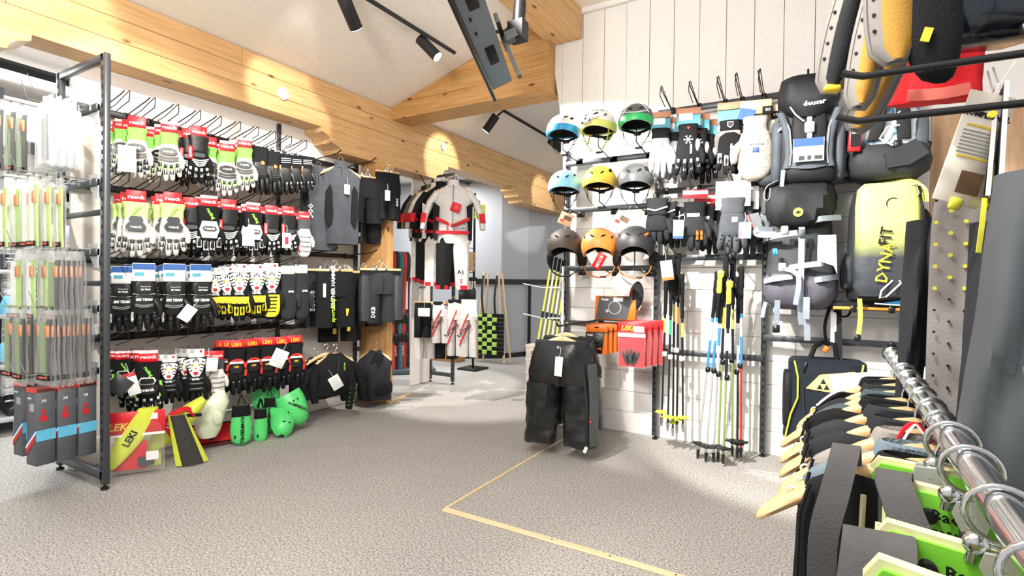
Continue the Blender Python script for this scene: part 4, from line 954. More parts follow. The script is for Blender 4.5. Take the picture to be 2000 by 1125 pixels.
def body(w, h, d=.07, zt=-.075, mt=None, amp=.16, ph=0., sh=.11, hem=1.0, e=2.4, n=30, k=5):
    """shirt or vest body hung from its shoulders (origin at the hook's top)"""
    rg = []
    prof = [(0, .30, .45), (.02, .42, .5), (.045, .62, .6), (.075, .86, .75), (sh, 1.0, .85), (.22, .93, 1.0), (.45, .90, 1.05), (.7, .92, 1.0), (.9, .95 * hem, 1.0), (1.0, .96 * hem, .9)]
    for i, (t_, a, b) in enumerate(prof):
        z = zt - (t_ if t_ <= sh else sh + (t_ - sh) / (1 - sh) * (h - sh))
        rg.append(ringse(0, 0, z, w * a, d * b, n, e, amp * (0 if i < 3 else min(1, (i - 2) / 3)), k, ph + i * .25))
    inner = [[Vector((p.x * .93, p.y * .85, p.z + .015)) for p in rg[-1]], [Vector((p.x * .9, p.y * .8, p.z + .2)) for p in rg[-1]]]
    return MB().loft(rg + inner)
def sleeve(pts, r, amp=.12, sq=(1, .7)):
    mb = MB(); mb.tube(pts, r, 14, sq=sq); return mb
def shorts(w, h, d=.05, split=.45, amp=.14, ph=0., zt=-.095):
    mb = MB(); n = 24
    rg = [ringse(0, 0, zt, w * .94, d * .6, n, 2.6), ringse(0, 0, zt - .04, w * .95, d * .7, n, 2.6, amp * .5, 5, ph), ringse(0, 0, zt - h * split * .6, w, d, n, 2.6, amp, 5, ph), ringse(0, 0, zt - h * split, w, d, n, 2.6, amp, 5, ph)]
    mb.loft(rg)
    for s in (-1, 1):
        c = s * w * .5; q = [ringse(c, 0, zt - h * split + .01, w * .5, d * .98, 18, 2.4), ringse(c * 1.02, 0, zt - h * .72, w * .47, d * .95, 18, 2.4, amp, 4, ph + s), ringse(c * 1.05, 0, zt - h, w * .46, d * .9, 18, 2.4, amp, 4, ph + s)]
        q += [[Vector((c * 1.05 + (p.x - c * 1.05) * .9, p.y * .85, p.z + .01)) for p in q[-1]], [Vector((c * 1.05 + (p.x - c * 1.05) * .85, p.y * .8, p.z + .12)) for p in q[-1]]]
        mb.loft(q)
    return mb
def arm(loc, L, label, rz=math.pi / 2):
    return one('clothes_prong', MB().box((0, .0, -.005), (.02, .014, .05), ch=.003).tube([(0, 0, 0), (0, -L * .85, .02), (0, -L, .045)], .005, 8), WIRE, label, 'hook', 'arms for clothes on the left bay', loc=loc, rot=(0, 0, rz))
arm((-3.81, 3.06, 2.185), .34, 'black arm holding the grey zip vests'); arm((-3.81, 3.40, 2.185), .40, 'black arm holding the black shorts at the top')
arm((-3.81, 3.02, 1.375), .36, 'black arm holding the lettered training shorts'); arm((-3.81, 3.42, 1.375), .40, 'black arm holding the leather panelled shorts')
arm((-3.81, 2.98, .76), .34, 'black arm holding the short black jackets'); arm((-3.81, 3.46, .76), .30, 'black arm holding the black vest by the wood post')
def at(u, v, x): return P(u, v, x=x)
def vest(label, loc, rz, w, h, mt, side, zipc, txt=None, ph=0.):
    t = thing('zip_vest', label, 'vest', loc, rz)
    obj('vest_body', body(w, h, .075, mt=mt, ph=ph), mt, t)
    for s in (-1, 1): obj('armhole_panel', MB().prism([(s * w * .52, -.30), (s * w * .62, -.25), (s * w * .8, -.30), (s * w * .86, -.5), (s * w * .7, -h + .06), (s * w * .5, -h + .1), (s * w * .46, -.5)], -.082, -.06), side, t)
    obj('collar', MB().loft([ringse(0, 0, z, .055 * a, .04 * a, 16) for z, a in ((-.10, 1.15), (-.075, 1.0), (-.045, .95))]), mt, t)
    obj('zip', MB().box((0, -.072, -.3), (.006, .006, .4)), zipc, t)
    if txt: text(txt, .05, TXTW, t, (-w * .45, -.086, -.42), (math.pi / 2, math.pi / 2, 0), bold=.001)
    return t
for i, (u, v, x, ph) in enumerate(((622, 316, -3.62, 1.), (666, 306, -3.50, 2.4))):
    p = at(u, v, x); lb = ('behind', 'in front')[i]
    hanger(f'wooden hanger of the grey zip vest {lb}', p, FACE, .34)
    vest(f'slate grey zip vest with black side panels, the one {lb}' , p, FACE + R(-8), .155, .66, GRF, BLK, GRYP, 'OOC' if i == 0 else None, ph)
swing_tag(678, 370, -3.40, .045, .08, 'white tag on a string over the front grey vest')
swing_tag(757, 382, -3.30, .045, .09, 'white tag on a string over the topmost right black shorts')
def short(label, u, v, x, w, h, mt, rz=FACE, txt=None, extra=None, hl=None, ph=0., hm=None):
    p = at(u, v, x)
    hanger(hl, p, rz, w * 1.9, clip=True, mt=hm)
    t = thing('training_shorts', label, 'shorts', p, rz); obj('shorts_body', shorts(w, h, ph=ph), mt, t); obj('waistband', MB().loft([ringse(0, 0, z, w * .955, .033, 24, 2.6) for z in (-.093, -.135)]), BLK, t)
    if txt:
        s, sz, tm, x_, z_ = txt; text(s, sz, tm, t, (x_, -.063, z_), (math.pi / 2, -math.pi / 2, 0), bold=.001)
    if extra: extra(t)
    return t
short('plain black shorts on wooden clip hanger, upper row', 714, 327, -3.50, .16, .40, BLK, hl='wooden clip hanger of the plain black shorts, upper row', ph=1)
short('black shorts hung nearest the wood post, upper row', 757, 318, -3.42, .12, .42, BLK, hl='wooden clip hanger nearest the wood post, upper row', txt=('OOC', .03, TXTW, .07, -.36), ph=2)
short('longer black shorts behind the plain black pair, upper row', 716, 328, -3.64, .14, .60, BLK2, hl='wooden clip hanger at the back, upper row', extra=lambda t: obj('hem_badge', MB().box((-.09, -.055, -.62), (.035, .004, .035)), PAPER, t), ph=3)
short('navy black shorts with white zigzag lettering behind the lettered pair', 634, 508, -3.62, .17, .46, BLK2, hl='wooden clip hanger of the navy black shorts', txt=('ECOOB', .05, TXTW, -.11, -.34), ph=.5)
def shopx(t):
    text('sportshop', .048, mk('lime text', 'b4e23c', .5), t, (-.03, -.064, -.41), (math.pi / 2, -math.pi / 2, 0), bold=.001)
    obj('pocket_flash', MB().box((-.10, -.062, -.25), (.022, .004, .11)), TXTW, t); obj('hem_flash', MB().prism([(.075, -.40), (.10, -.40), (.09, -.46), (.08, -.46)], -.064, -.058), TXTY, t)
short('black shorts with white shop lettering down the leg, middle row', 654, 508, -3.48, .16, .46, BLK, txt=('LINTNER HAMMER', .042, TXTW, -.03, -.22), extra=shopx, hl='wooden clip hanger of the shop lettered shorts', ph=1.5)
short('black shorts hanging low behind the shop lettered pair', 664, 512, -3.66, .19, .60, BLK, hl='wooden clip hanger at the back of the shop lettered shorts', extra=lambda t: (obj('leg_badge', MB().box((-.06, -.058, -.6), (.03, .004, .05)), TXTY, t), obj('leg_badge', MB().box((.06, -.058, -.58), (.03, .004, .05)), TXTY, t)), ph=.2)
def lea(t):
    for s in (-1, 1): obj('leather_panel', MB().loft([ringse(s * .155, -.008, z, .05 * a, .05, 14, 2.6) for z, a in ((-.14, .8), (-.2, 1), (-.4, 1.1), (-.535, .9))]), mk('matte leather panel', '3a3c3f', .4, bump=.2), t)
    obj('fly_seam', MB().box((.0, -.06, -.22), (.003, .004, .2)), SLOT, t)
short('charcoal shorts with leather side panels and white letters, middle row', 744, 508, -3.40, .20, .46, BLK2, txt=('DKB', .05, TXTW, -.09, -.46), extra=lea, hl='wooden clip hanger of the leather panelled shorts', ph=2.2)
short('black leather shorts behind the panelled pair', 712, 514, -3.58, .17, .48, LEA, hl='wooden clip hanger of the black leather shorts', ph=.9)
# short protective jackets below
def pjacket(label, loc, rz, w, h, mt, dots=False, rsl=True, lsl=True, ph=0.):
    t = thing('protection_jacket', label, 'jacket', loc, rz); obj('jacket_body', body(w, h, .08, mt=mt, ph=ph), mt, t)
    for s, on in ((-1, lsl), (1, rsl)):
        if not on: continue
        pts = [(s * w * .78, 0, -.16), (s * w * 1.05, -.01, -.22), (s * w * 1.3, -.015, -.34), (s * w * 1.38, -.02, -.46)] if s > 0 else [(s * w * .78, 0, -.16), (s * w * 1.0, .0, -.24), (s * w * 1.05, .0, -.36), (s * w * .98, -.02, -.46)]
        sl = obj('sleeve', sleeve(pts, [.05, .056, .05, .036]), mt, t)
    obj('zip', MB().box((0, -.074, -.2), (.006, .006, .22)), GRYP, t)
    if dots:
        pts = [(w * .62, -.02, -.2), (w * .72, -.05, -.32), (w * .62, -.055, -.44), (w * .55, -.055, -.53)]
        s2 = obj('padded_sleeve', sleeve(pts, [.05, .05, .046, .036]), BLK, t); mb = MB()
        for a in range(9):
            for b in (-1, 0, 1):
                q = a / 8 * 2.6; i = min(2, int(q)); f = q - i; c = Vector(pts[i]).lerp(Vector(pts[i + 1]), f); mb.disc((c.x + b * .02, c.y - .034, c.z), (0, 1, 0), .004, .006, 6)
        o = obj('perforations', mb, TXTG, s2); o['kind'] = 'stuff'
        text('ENERGIAPURA', .017, TXTG, t, (.045, -.086, -.2), (math.pi / 2, -math.pi / 2, 0), bold=.0006)
    return t
for i, (u, v, x, w, h, lb, dt) in enumerate(((617, 680, -3.62, .17, .34, 'short black jacket half hidden behind the perforated sleeve jacket', False), (655, 672, -3.42, .17, .33, 'short black jacket with lime dotted padded sleeve and white tag', True))):
    p = at(u, v, x); hanger(('wooden hanger of the half hidden black jacket', 'wooden hanger of the dotted sleeve jacket')[i], p, FACE, .33); pjacket(lb, p, FACE + R(4), w, h, BLK if dt else BLK2, dt, ph=i)
hanger('spare wooden hanger between the short black jackets', at(637, 672, -3.52), FACE, .32)
swing_tag(656, 747, -3.28, .085, .11, 'white square tag hanging tilted on the dotted sleeve jacket', tilt=-28, extra=lines)
p = at(733, 668, -3.50); hanger('pale wooden hanger of the black vest by the wood post', p, FACE - R(40), .30); t = thing('padded_vest', 'black padded vest hanging beside the wood post, lowest row', 'vest', p, FACE - R(30))
obj('vest_body', body(.155, .44, .10, ph=2.), BLK2, t); obj('lapel', MB().ribbon([(.05, -.07, -.10), (.0, -.095, -.22), (-.03, -.105, -.33)], (1, 0, .4), .08, .012), BLK, t); obj('waist_pad', MB().loft([ringse(0, 0, z, .15 * a, .105 * a, 22, 2.5) for z, a in ((-.36, .96), (-.39, 1.05), (-.44, 1.05), (-.47, .97))]), BLK, t)

# ================================================================ SUIT RACK AND BACK OF THE SHOP
def suit(label, loc, rz, cols, k, txt=True, s=1.0):
    base, sec, acc = cols
    t = thing('race_suit', label, 'race suit', loc, rz, scale=s)
    obj('torso', body(.185, .58, .07, ph=k, amp=.1), base, t)
    for q in (-1, 1):
        obj('sleeve', sleeve([(q * .15, 0, -.16), (q * .22, -.01, -.26), (q * .275, -.03, -.40), (q * .29, -.04, -.52)], [.055, .055, .048, .038]), base, t)
        obj('sleeve_band', sleeve([(q * .272, -.03, -.37), (q * .286, -.037, -.46)], [.053, .047]), acc, t)
        obj('leg', MB().loft([ringse(q * (.075 + .02 * a), -.02 * a, -.6 - .5 * a, .085 - .02 * a, .062 - .012 * a, 18, 2.4, .12, 4, k + q) for a in (0, .2, .45, .7, .9, 1)]), base if q > 0 else sec, t)
        obj('leg_cuff', MB().loft([ringse(q * .096, -.022, z, .064, .05, 16, 2.4) for z in (-1.06, -1.10)]), acc, t)
        obj('side_panel', MB().prism([(q * .13, -.30), (q * .19, -.26), (q * .185, -.62), (q * .15, -.62)], -.07, .03), sec, t)
    obj('collar', MB().loft([ringse(0, 0, z, .055 * a, .045 * a, 16) for z, a in ((-.105, 1.2), (-.07, 1.0), (-.035, .95))]), base, t)
    obj('chest_bands', MB().prism([(-.16, -.40), (0, -.47), (.16, -.40), (.16, -.435), (0, -.505), (-.16, -.435)], -.077, -.06).prism([(-.16, -.535), (.16, -.535), (.16, -.565), (-.16, -.565)], -.079, -.06), acc, t)
    obj('zip', MB().box((0, -.077, -.3), (.007, .006, .42)), GRYP, t)
    if txt:
        text('UNION', .035, TXTK, t, (.06, -.081, -.48), (math.pi / 2, -.3, 0)); text('ATOMIC', .035, TXTK, t, (.07, -.081, -.515), (math.pi / 2, -.12, 0)); text('S', .06, TXTR, t, (-.05, -.081, -.51), bold=.002)
        text('A1', .055, TXTK, t, (.08, -.07, -.93), bold=.001); text('S', .06, TXTR, t, (.085, -.068, -1.02), bold=.002)
    return t
SILV = mk('silver lycra', 'cfccca', .45, var=.06); KHA = fab('khaki lycra', '6b6440', .6)
SU = [((846, 358, 4.50), (BLK, WHF, RED), 'black race suit with white side stripes, farthest back on the suit rail', 0.), ((856, 355, 4.38), (KHA, BLK, RED), 'olive race suit with dark legs, second from the back on the suit rail', .6),
      ((866, 352, 4.27), (WHF, BLK, RED), 'white and black race suit in the middle of the suit rail', 1.3), ((876, 349, 4.16), (BLK, WHF, RED), 'black race suit with green print just behind the silver suit', 2.), ((886, 345, 4.02), (SILV, BLK, RED), 'silver and red race suit in front on the suit rail, with lettering', 2.7)]
for i, ((u, v, y), c, lb, k) in enumerate(SU):
    rz = R(40) if i < 4 else R(34); q = P(u - (14 if i < 4 else 0), v, y=y)
    hanger('wooden hanger of the ' + lb.split(',')[0].split(' in ')[0].split(' just ')[0].split(' with ')[0] + f', {ORD[i]} from the back', q, rz, .36); suit(lb, q, rz, c, k, i == 4, .97)
one('suit_prong', MB().tube([(-3.86, 4.62, 2.17), (-3.6, 4.3, 2.15), (-3.44, 4.02, 2.2)], .006, 6), WIRE, 'thin black arm above the race suits', 'hook')
swing_tag(890, 405, 0, .09, .085, 'red card tag on the chest of the silver race suit', R(26), 20, REDC, y=3.948)
def race_short(label, u, v, y, w, h, base, sec, rz, txt, ph=0.):
    p = P(u, v, y=y); t = thing('race_shorts', label, 'shorts', p, rz); obj('shorts_body', shorts(w, h, .05, .35, ph=ph, zt=0.), base, t)
    if txt:
        obj('stripes', MB().prism([(-w * .9, -h * .82), (w * .2, -h * .42), (w * .2, -h * .36), (-w * .9, -h * .76)], -.062, -.05).prism([(-w * .9, -h * .60), (w * .2, -h * .2), (w * .2, -h * .16), (-w * .9, -h * .56)], -.062, -.05), RED, t)
        text('RACING', .045, TXTK, t, (-w * .35, -.064, -h * .54), (math.pi / 2, -.75, 0), bold=.001)
    obj('waist', MB().loft([ringse(0, 0, z, w * .96, .034, 20, 2.6) for z in (.004, -.03)]), sec, t); return t
race_short('black race shorts with white card in front on the low suit rail', 826, 592, 4.05, .085, .34, BLK, BLK, R(30), False)
race_short('grey race shorts hanging behind the black pair', 830, 620, 4.2, .11, .42, SILV, BLK, R(30), False, 1)
race_short('white race shorts with red stripes, leftmost lettered pair', 862, 590, 4.12, .085, .40, SILV, BLK, R(24), True, 2)
race_short('silver race shorts with red stripes, middle lettered pair', 890, 586, 4.0, .075, .52, SILV, BLK, R(30), True, 3)
race_short('silver race shorts with red stripes, rightmost lettered pair', 917, 586, 4.05, .085, .53, SILV, WHF, R(20), True, 4)
race_short('black race shorts behind the lettered pairs', 872, 620, 4.3, .12, .42, BLK, BLK, R(24), False, 5)
for u, w_, lb in ((830, .24, 'wooden clip bar above the black race shorts'), (885, .20, 'wooden clip bar above the middle lettered race shorts')):
    p = P(u, 592, y=4.12); one('clip_hanger', MB().box((0, 0, 0), (w_, .02, .03), ch=.004).torus((0, 0, .045), (0, 1, 0), .016, .0025, 12, 5), HANG, lb, 'hanger', loc=p, rot=(0, 0, R(26)))
swing_tag(828, 610, 0, .12, .08, 'white card with print on the black race shorts', R(20), 0, y=3.97, extra=lines)
swing_tag(923, 610, 0, .08, .10, 'white card on the rightmost lettered race shorts', R(20), -12, y=3.9)
# sledge frame with woven seat against the far wall
t = thing('sledge', 'wooden sledge leaning by the far wall, its seat woven in black and lime bands', 'sledge', (0, 0, 0)); a, b = P(931, 706, y=6.25), P(985, 706, y=6.25); a.z = b.z = .01
at_, bt = P(947, 530, y=6.42), P(974, 530, y=6.42)
for q, (lo, hi) in enumerate(((a, at_), (b, bt))):
    obj('runner', MB().tube([lo, lo.lerp(hi, .5) + Vector((0, -.02, 0)), hi], .022, 8, sq=(1, .7)), LATH, t); obj('back_runner', MB().tube([lo + Vector((.03, .12, 0)), hi + Vector((.03, .05, -.03))], .018, 8, sq=(1, .7)), LATH, t)
x0, x1 = P(930, 650, y=6.25).x, P(987, 650, y=6.25).x; z1, z0 = P(960, 612, y=6.25).z, P(960, 692, y=6.25).z
BB = fab('black webbing', '1b1b1a', .8); LB = fab('lime webbing', 'b7e06a', .7)
for i in range(10):
    zc_ = z0 + (z1 - z0) * (i + .5) / 10; mb = MB(); pts = []
    for k in range(13): xx = x0 + (x1 - x0) * k / 12; pts.append((xx, 6.215, zc_))
    obj('cross_band', mb.ribbon(pts, (0, 0, 1), (z1 - z0) / 10 * .94, .003), BB, t)
for k in range(4):
    xx = x0 + (x1 - x0) * (k + 1.15) / 6.0
    pts = []
    for i in range(10):
        off = .011 if (i + k) % 2 else -.004
        for f in (.1, .9): pts.append((xx, 6.215 - off, z0 + (z1 - z0) * (i + f) / 10))
    obj('lime_band', MB().ribbon(pts, (1, 0, 0), (x1 - x0) / 6 * .95, .003), LB, t)
for q, (s, e) in enumerate((((at_.x, 6.38, at_.z - .06), (x0 + .22 * (x1 - x0) + .1, 6.2, z1 - .24)), ((bt.x, 6.38, bt.z - .06), (x1 - .22 * (x1 - x0), 6.2, z1 - .24)))): obj('carry_strap', MB().ribbon([s, (s[0] * .6 + e[0] * .4, 6.24, s[2] * .55 + e[2] * .45), e], (1, 0, 0), .03, .004), BB, t)
# skis seen through the passage
SKC = [('2f7f8f', 'teal'), ('d8443a', 'red'), ('26282c', 'black'), ('3b8a8c', 'dull teal'), ('c93b36', 'dark red'), ('2d2f33', 'charcoal')]
for i, (hx, nm) in enumerate(SKC):
    y = 4.86 + .055 * i; x = -4.52 - .05 * i; t = thing('ski', f'{nm} ski standing in the passage, {ORD[i]} from the wood post', 'ski', (x + .06 * i, y - .14, .066), R(40), 'skis behind the passage')
    w_ = .05; pr = [(-.045, 0), (-.035, .5), (-.033, .75), (-.04, 1.15), (-.048, 1.32), (-.04, 1.40), (-.02, 1.44), (.02, 1.44), (.04, 1.40), (.048, 1.32), (.04, 1.15), (.033, .75), (.035, .5), (.045, 0)]
    obj('ski_body', MB().prism(pr, -.009, .009), pla('ski ' + nm, '#' + hx), t); obj('top_stripe', MB().box((0, -.011, .9), (.03, .003, .35)), TXTR if i % 2 == 0 else TXTW, t); obj('binding', MB().box((0, -.03, .62), (.06, .045, .12), ch=.01).box((0, -.03, .38), (.06, .05, .1), ch=.01), BLKP, t)
    text('ATOMIC' if i % 2 else 'ELAN', .05, TXTW if i % 2 == 0 else TXTR, t, (0, -.011, .22), (math.pi / 2, -math.pi / 2, 0), bold=.001)
one('ski_stand', MB().box((-4.5, 4.85, .033), (.16, .95, .06), Matrix.Rotation(R(-42), 3, 'Z'), ch=.005), mk('ski stand', '4a5560', .5), 'dark low stand under the skis in the passage', 'stand')
struct('trim_8', MB().box(((-3.473 - 3.572) / 2, (3.633 + 4.048) / 2, .008), (.03, .43, .016), Matrix.Rotation(math.atan2(.415, -.099) - math.pi / 2, 3, 'Z')), LATH)
# hanging goods at the back
for i, (u, v, w_, h, mt, lb) in enumerate(((912, 492, .17, .25, TANC, 'beige ribbed card hanging behind the silver suit'), (937, 400, .12, .18, mk('lime vest', 'd3e83c', .6), 'lime yellow vest hanging far behind the race suits'))):
    p = P(u, v, y=5.6); t = thing('hanging_goods', lb, 'goods', p, R(30)); obj('sheet', MB().loft([ringse(0, 0, -h * k / 6, w_ / 2 * (1 + .05 * (k % 2)), .012, 24, 3, .4, 8, 1) for k in range(7)]), mt, t); obj('hook', MB().tube([(0, 0, 0), (0, 0, .05)], .004, 6), WIRE, t)
p = P(913, 545, y=5.5); t = thing('clip_strip', 'dark rack of small clipped cards behind the race shorts', 'rack', p, R(30)); obj('bar', MB().box((0, 0, 0), (.24, .03, .05), ch=.004).box((0, 0, -.23), (.22, .04, .2), ch=.01), BLKP, t)
for k in range(7): obj('clip', MB().box((-.10 + .033 * k, -.02, -.07), (.02, .012, .09), ch=.002), mk('bone plastic', 'cfc8bb', .5), t)
one('bench', span(-5.2, -4.42, 6.0, 6.19, 0, .16, .004), PINEX, 'low pine bench on the carpet behind the suit rack', 'bench')

t = thing('goods_stand', 'thin black stand with arms behind the race shorts carrying small hanging goods', 'stand', (0, 0, 0)); b = P(925, 600, y=5.68)
obj('post', MB().tube([(b.x, 5.68, 0.005), (b.x, 5.68, 2.3)], .016, 8), WIRE, t); obj('foot', MB().box((b.x, 5.68, .012), (.3, .3, .024), ch=.005), WIRE, t)
for u, v, y in ((912, 492, 5.6), (937, 400, 5.6), (913, 540, 5.5)):
    q = P(u, v, y=y); obj('stand_arm', MB().tube([(b.x, 5.68, q.z + .05), (q.x, y, q.z + .05), (q.x, y, q.z)], .005, 6), WIRE, t)
# ================================================================ RIGHT WALL: HELMETS
HELM = {}
def dome(th, ph, a=.125, b=.148, c=.128):
    return Vector((a * math.sin(th) * math.sin(ph), -b * math.sin(th) * math.cos(ph), c * math.cos(th)))
def thmax(ph, kind):
    f = (math.cos(ph) + 1) / 2        # 1 at the front, 0 at the back
    s_ = math.sin(ph) ** 2
    return R((112 if kind == 'ski' else 104) - (24 if kind == 'ski' else 14) * f ** 3 + (18 if kind == 'ski' else 4) * s_ * (1 if math.cos(ph) < .6 else .6))
def helm_shell(kind, f0, f1, k=1.0, n=36, m=12, inner=.86):
    mb = MB(); o = []; i_ = []
    for q in range(m + 1):
        f = f0 + (f1 - f0) * q / m
        o.append([dome(thmax(2 * math.pi * j / n, kind) * max(f, .02), 2 * math.pi * j / n) * k for j in range(n)])
        i_.append([dome(thmax(2 * math.pi * j / n, kind) * max(f, .02), 2 * math.pi * j / n) * inner for j in range(n)])
    closed = f0 < .05
    if closed: mb.loft(o + i_[::-1])
    else: mb.loft(o + i_[::-1] + [o[0]], cap0=False, cap1=False)
    return mb
def vent(mb, th, ph, w, h, roll=0., k=1.0):
    p = dome(R(th), R(ph)) * k; n_ = Vector((p.x / .0156, p.y / .0219, p.z / .0164)).normalized(); x = Vector((0, 0, 1)).cross(n_)
    x = x.normalized() if x.length > .1 else Vector((1, 0, 0)); y = n_.cross(x); M = Matrix((x, y, n_)).transposed() @ Matrix.Rotation(roll, 3, 'Z')
    mb.ell(p, (w, h, .006), 10, 5, M=M)
def helmet(label, u, v, s, kind, shell_m, rim_m, rz=R(14), pitch=7, vents=None, vmat=None, strap_m=None, extra=None, y=3.60, roll=0.):
    p = P(u, v, y=y); t = thing('helmet', label, 'helmet', p, rot=(R(pitch), R(roll), rz), scale=s)
    obj('shell', helm_shell(kind, 0, 1 if rim_m is None else .80), shell_m, t)
    if rim_m: obj('rim', helm_shell(kind, .78, 1.0, 1.015), rim_m, t)
    obj('liner', helm_shell(kind, 0.05, .97, .855, inner=.80), SLOT, t)
    mb = MB()
    for q in (vents or [(52, 22, .022, .007, .4), (52, -22, .022, .007, -.4), (58, 58, .02, .006, .5), (58, -58, .02, .006, -.5)]): vent(mb, *q)
    o = obj('vents', mb, vmat or SLOT, t); o['kind'] = 'stuff'
    sm = strap_m or BLK
    if kind == 'ski':
        for q in (-1, 1): obj('ear_pad', MB().ell((q * .108, .012, -.085), (.022, .055, .055), 12, 7), BLK, t)
        obj('chin_strap', MB().ribbon([(-.105, -.01, -.12), (-.085, -.03, -.17), (-.03, -.045, -.20), (.03, -.045, -.20), (.085, -.03, -.17), (.105, -.01, -.12)], (0, 1, .2), .018, .004), sm, t)
        obj('strap_buckle', MB().box((.03, -.045, -.2), (.04, .02, .012), ch=.003), BLKP, t)
    else:
        for q in (-1, 1):
            obj('chin_strap', MB().ribbon([(q * .105, -.05, -.02), (q * .08, -.04, -.10), (q * .035, -.045, -.165)], (0, 1, 0), .014, .003).ribbon([(q * .10, .06, -.02), (q * .085, .0, -.09), (q * .08, -.04, -.10)], (0, 1, 0), .012, .003), sm, t)
        obj('strap_buckle', MB().box((.02, -.045, -.175), (.05, .012, .016), ch=.003), BLKP, t)
        obj('size_dial', MB().box((0, .12, -.055), (.05, .02, .03), ch=.006).ribbon([(-.1, .06, -.03), (0, .125, -.05), (.1, .06, -.03)], (0, 0, 1), .02, .004), BLKP, t)
    if extra: extra(t)
    hp = Vector((p.x, 3.845, p.z - .155 * s - .02))
    h = thing('helmet_holder', 'black wire holder under the ' + label.split(',')[0].split(' with a lamp')[0], 'holder', hp, R(0))
    hz = .165 * s
    obj('wire', MB().tube([(.03, -.0, 0), (.02, -.10, -.0), (.0, (y - 3.845) , .045), (.0, (y - 3.845), hz), (.0, (y - 3.845) + .01, hz + .05)], .0045, 6).tube([(-.01, (y - 3.845) - .05, hz + .05), (.0, (y - 3.845), hz + .055), (.01, (y - 3.845) + .06, hz + .05)], .0045, 6), WIRE, h)
    obj('clip', MB().box((.03, .0, 0), (.06, .012, .045), ch=.002), WIRE, h)
    return t
HB = pla('helmet blue', '2d9fdc'); HLB = pla('helmet light blue', '8fd0f2'); HY = pla('helmet yellow', 'f0cb4a'); HG = pla('helmet dark grey', '5a5d60', .3); HGR = pla('helmet green', '35b86a')
HO = pla('helmet orange', 'e38a3c', .45); HBR = mk('helmet matt brown', '4b443d', .6); HK = mk('helmet matt black', '2c2d2f', .5); HW = pla('helmet white', 'f0efec', .3); HLY = pla('helmet pale yellow', 'dfe07a')
def e_lines(m):
    def f(t):
        mb = MB()
        for ph in (-70, -40, 40, 70): mb.tube([dome(R(a), R(ph + (a - 40) * (.3 if ph > 0 else -.3))) * 1.012 for a in (10, 25, 40, 55, 68)], .003, 5)
        mb.tube([dome(R(62 + 6 * math.cos(R(a) * 2)), R(a)) * 1.012 for a in range(-80, 81, 16)], .003, 5)
        o = obj('shell_lines', mb, m, t); o['kind'] = 'stuff'
        obj('top_panel', MB().loft([[dome(R(a), R(b)) * k for b in range(0, 360, 30)] for a, k in ((38, 1.0), (32, 1.02), (2, 1.02))]), HG, t)
    return f
def e_lamp(t):
    e_lines(TXTW)(t)
    obj('headlamp_mount', MB().tube([(-.05, -.145, .03), (.02, -.155, .038)], .022, 10).tube([(.02, -.15, .05), (.06, -.13, .055)], .014, 8), WHP, t)
    mb = MB()
    for x, z in ((-.035, .02), (-.01, .045), (.02, .03)): mb.disc((x, -.172, z), (0, 1, 0), .008, .004, 10)
    obj('mount_screws', mb, GRYP, t)
helmet('white helmet with bright blue rim, top left of the helmets', 1100, 258, 1.0, 'climb', HW, HB, vents=[(50, 55, .03, .010, .4), (45, 25, .02, .006, .3), (60, -50, .02, .006, -.3)])
helmet('grey and pale yellow helmet with a lamp mount on its front', 1169, 250, 1.02, 'climb', HW, HLY, strap_m=fab('lime strap', 'c6d24a', .7), extra=e_lamp, rz=R(-6))
helmet('dark grey helmet with green rim and white lines', 1243, 240, 1.0, 'climb', HG, HGR, extra=e_lines(TXTW))
helmet('light blue helmet below the white one', 1103, 366, 1.0, 'climb', HLB, None, vents=[(56, 22, .018, .007, .6), (56, -16, .018, .007, -.6), (50, 62, .02, .008, .5)])
helmet('yellow helmet in the middle of the helmets', 1171, 358, 1.0, 'climb', HY, None, vents=[(58, 18, .018, .007, .6), (58, -22, .016, .006, -.6), (50, 60, .03, .014, .4)])
helmet('shiny dark grey helmet right of the yellow one', 1240, 356, 1.02, 'climb', HG, None, vents=[(56, 20, .022, .009, .6), (58, -20, .022, .008, -.6), (50, 58, .03, .02, .3)])
STO = fab('orange striped strap', 'd07a3a', .7)
helmet('matt brown ski helmet, bottom left of the helmets', 1103, 482, 1.06, 'ski', HBR, None, y=3.58)
def recco(t):
    c = obj('card_tag', MB().box((.01, -.10, -.09), (.06, .003, .11), Matrix.Rotation(.5, 3, 'Y'), ch=.001), REDC, t); text('RECCO', .026, TXTW, c, (.012, -.1035, -.09), (math.pi / 2, -1.07, 0), bold=.0008)
    obj('white_tag', MB().box((-.03, -.09, -.06), (.07, .003, .07), Matrix.Rotation(-.5, 3, 'Y')), PAPER, t)
helmet('orange ski helmet with a red card hanging inside', 1171, 482, 1.06, 'ski', HO, None, strap_m=STO, extra=recco, y=3.58)
helmet('matt black ski helmet with small orange vent, bottom right of the helmets', 1240, 480, 1.08, 'ski', HK, None, strap_m=STO, y=3.58, extra=lambda t: obj('orange_vent', (lambda m: (vent(m, 55, 48, .028, .008, .3, 1.01), m)[1])(MB()), ORG, t))
def ytag(u, v, y, w, h, label, mt=None, ex=None, tilt=0, rz=R(14)): return swing_tag(u, v, 0, w, h, label, rz, tilt, mt, ex, y=y)
def pict(t, w, h):
    obj('picture', MB().box((w * .1, -.002, h * .12), (w * .55, .001, h * .35)), mk('brown picture', '6b5138', .6), t); obj('picture_spot', MB().box((-w * .2, -.002, -h * .2), (w * .3, .001, h * .2)), REDC, t)
ytag(1105, 428, 3.52, .10, .09, 'brown picture tag under the light blue helmet', TANC, pict, 25); ytag(1215, 430, 3.60, .12, .11, 'white picture tag under the dark grey helmet', None, pict, 30)
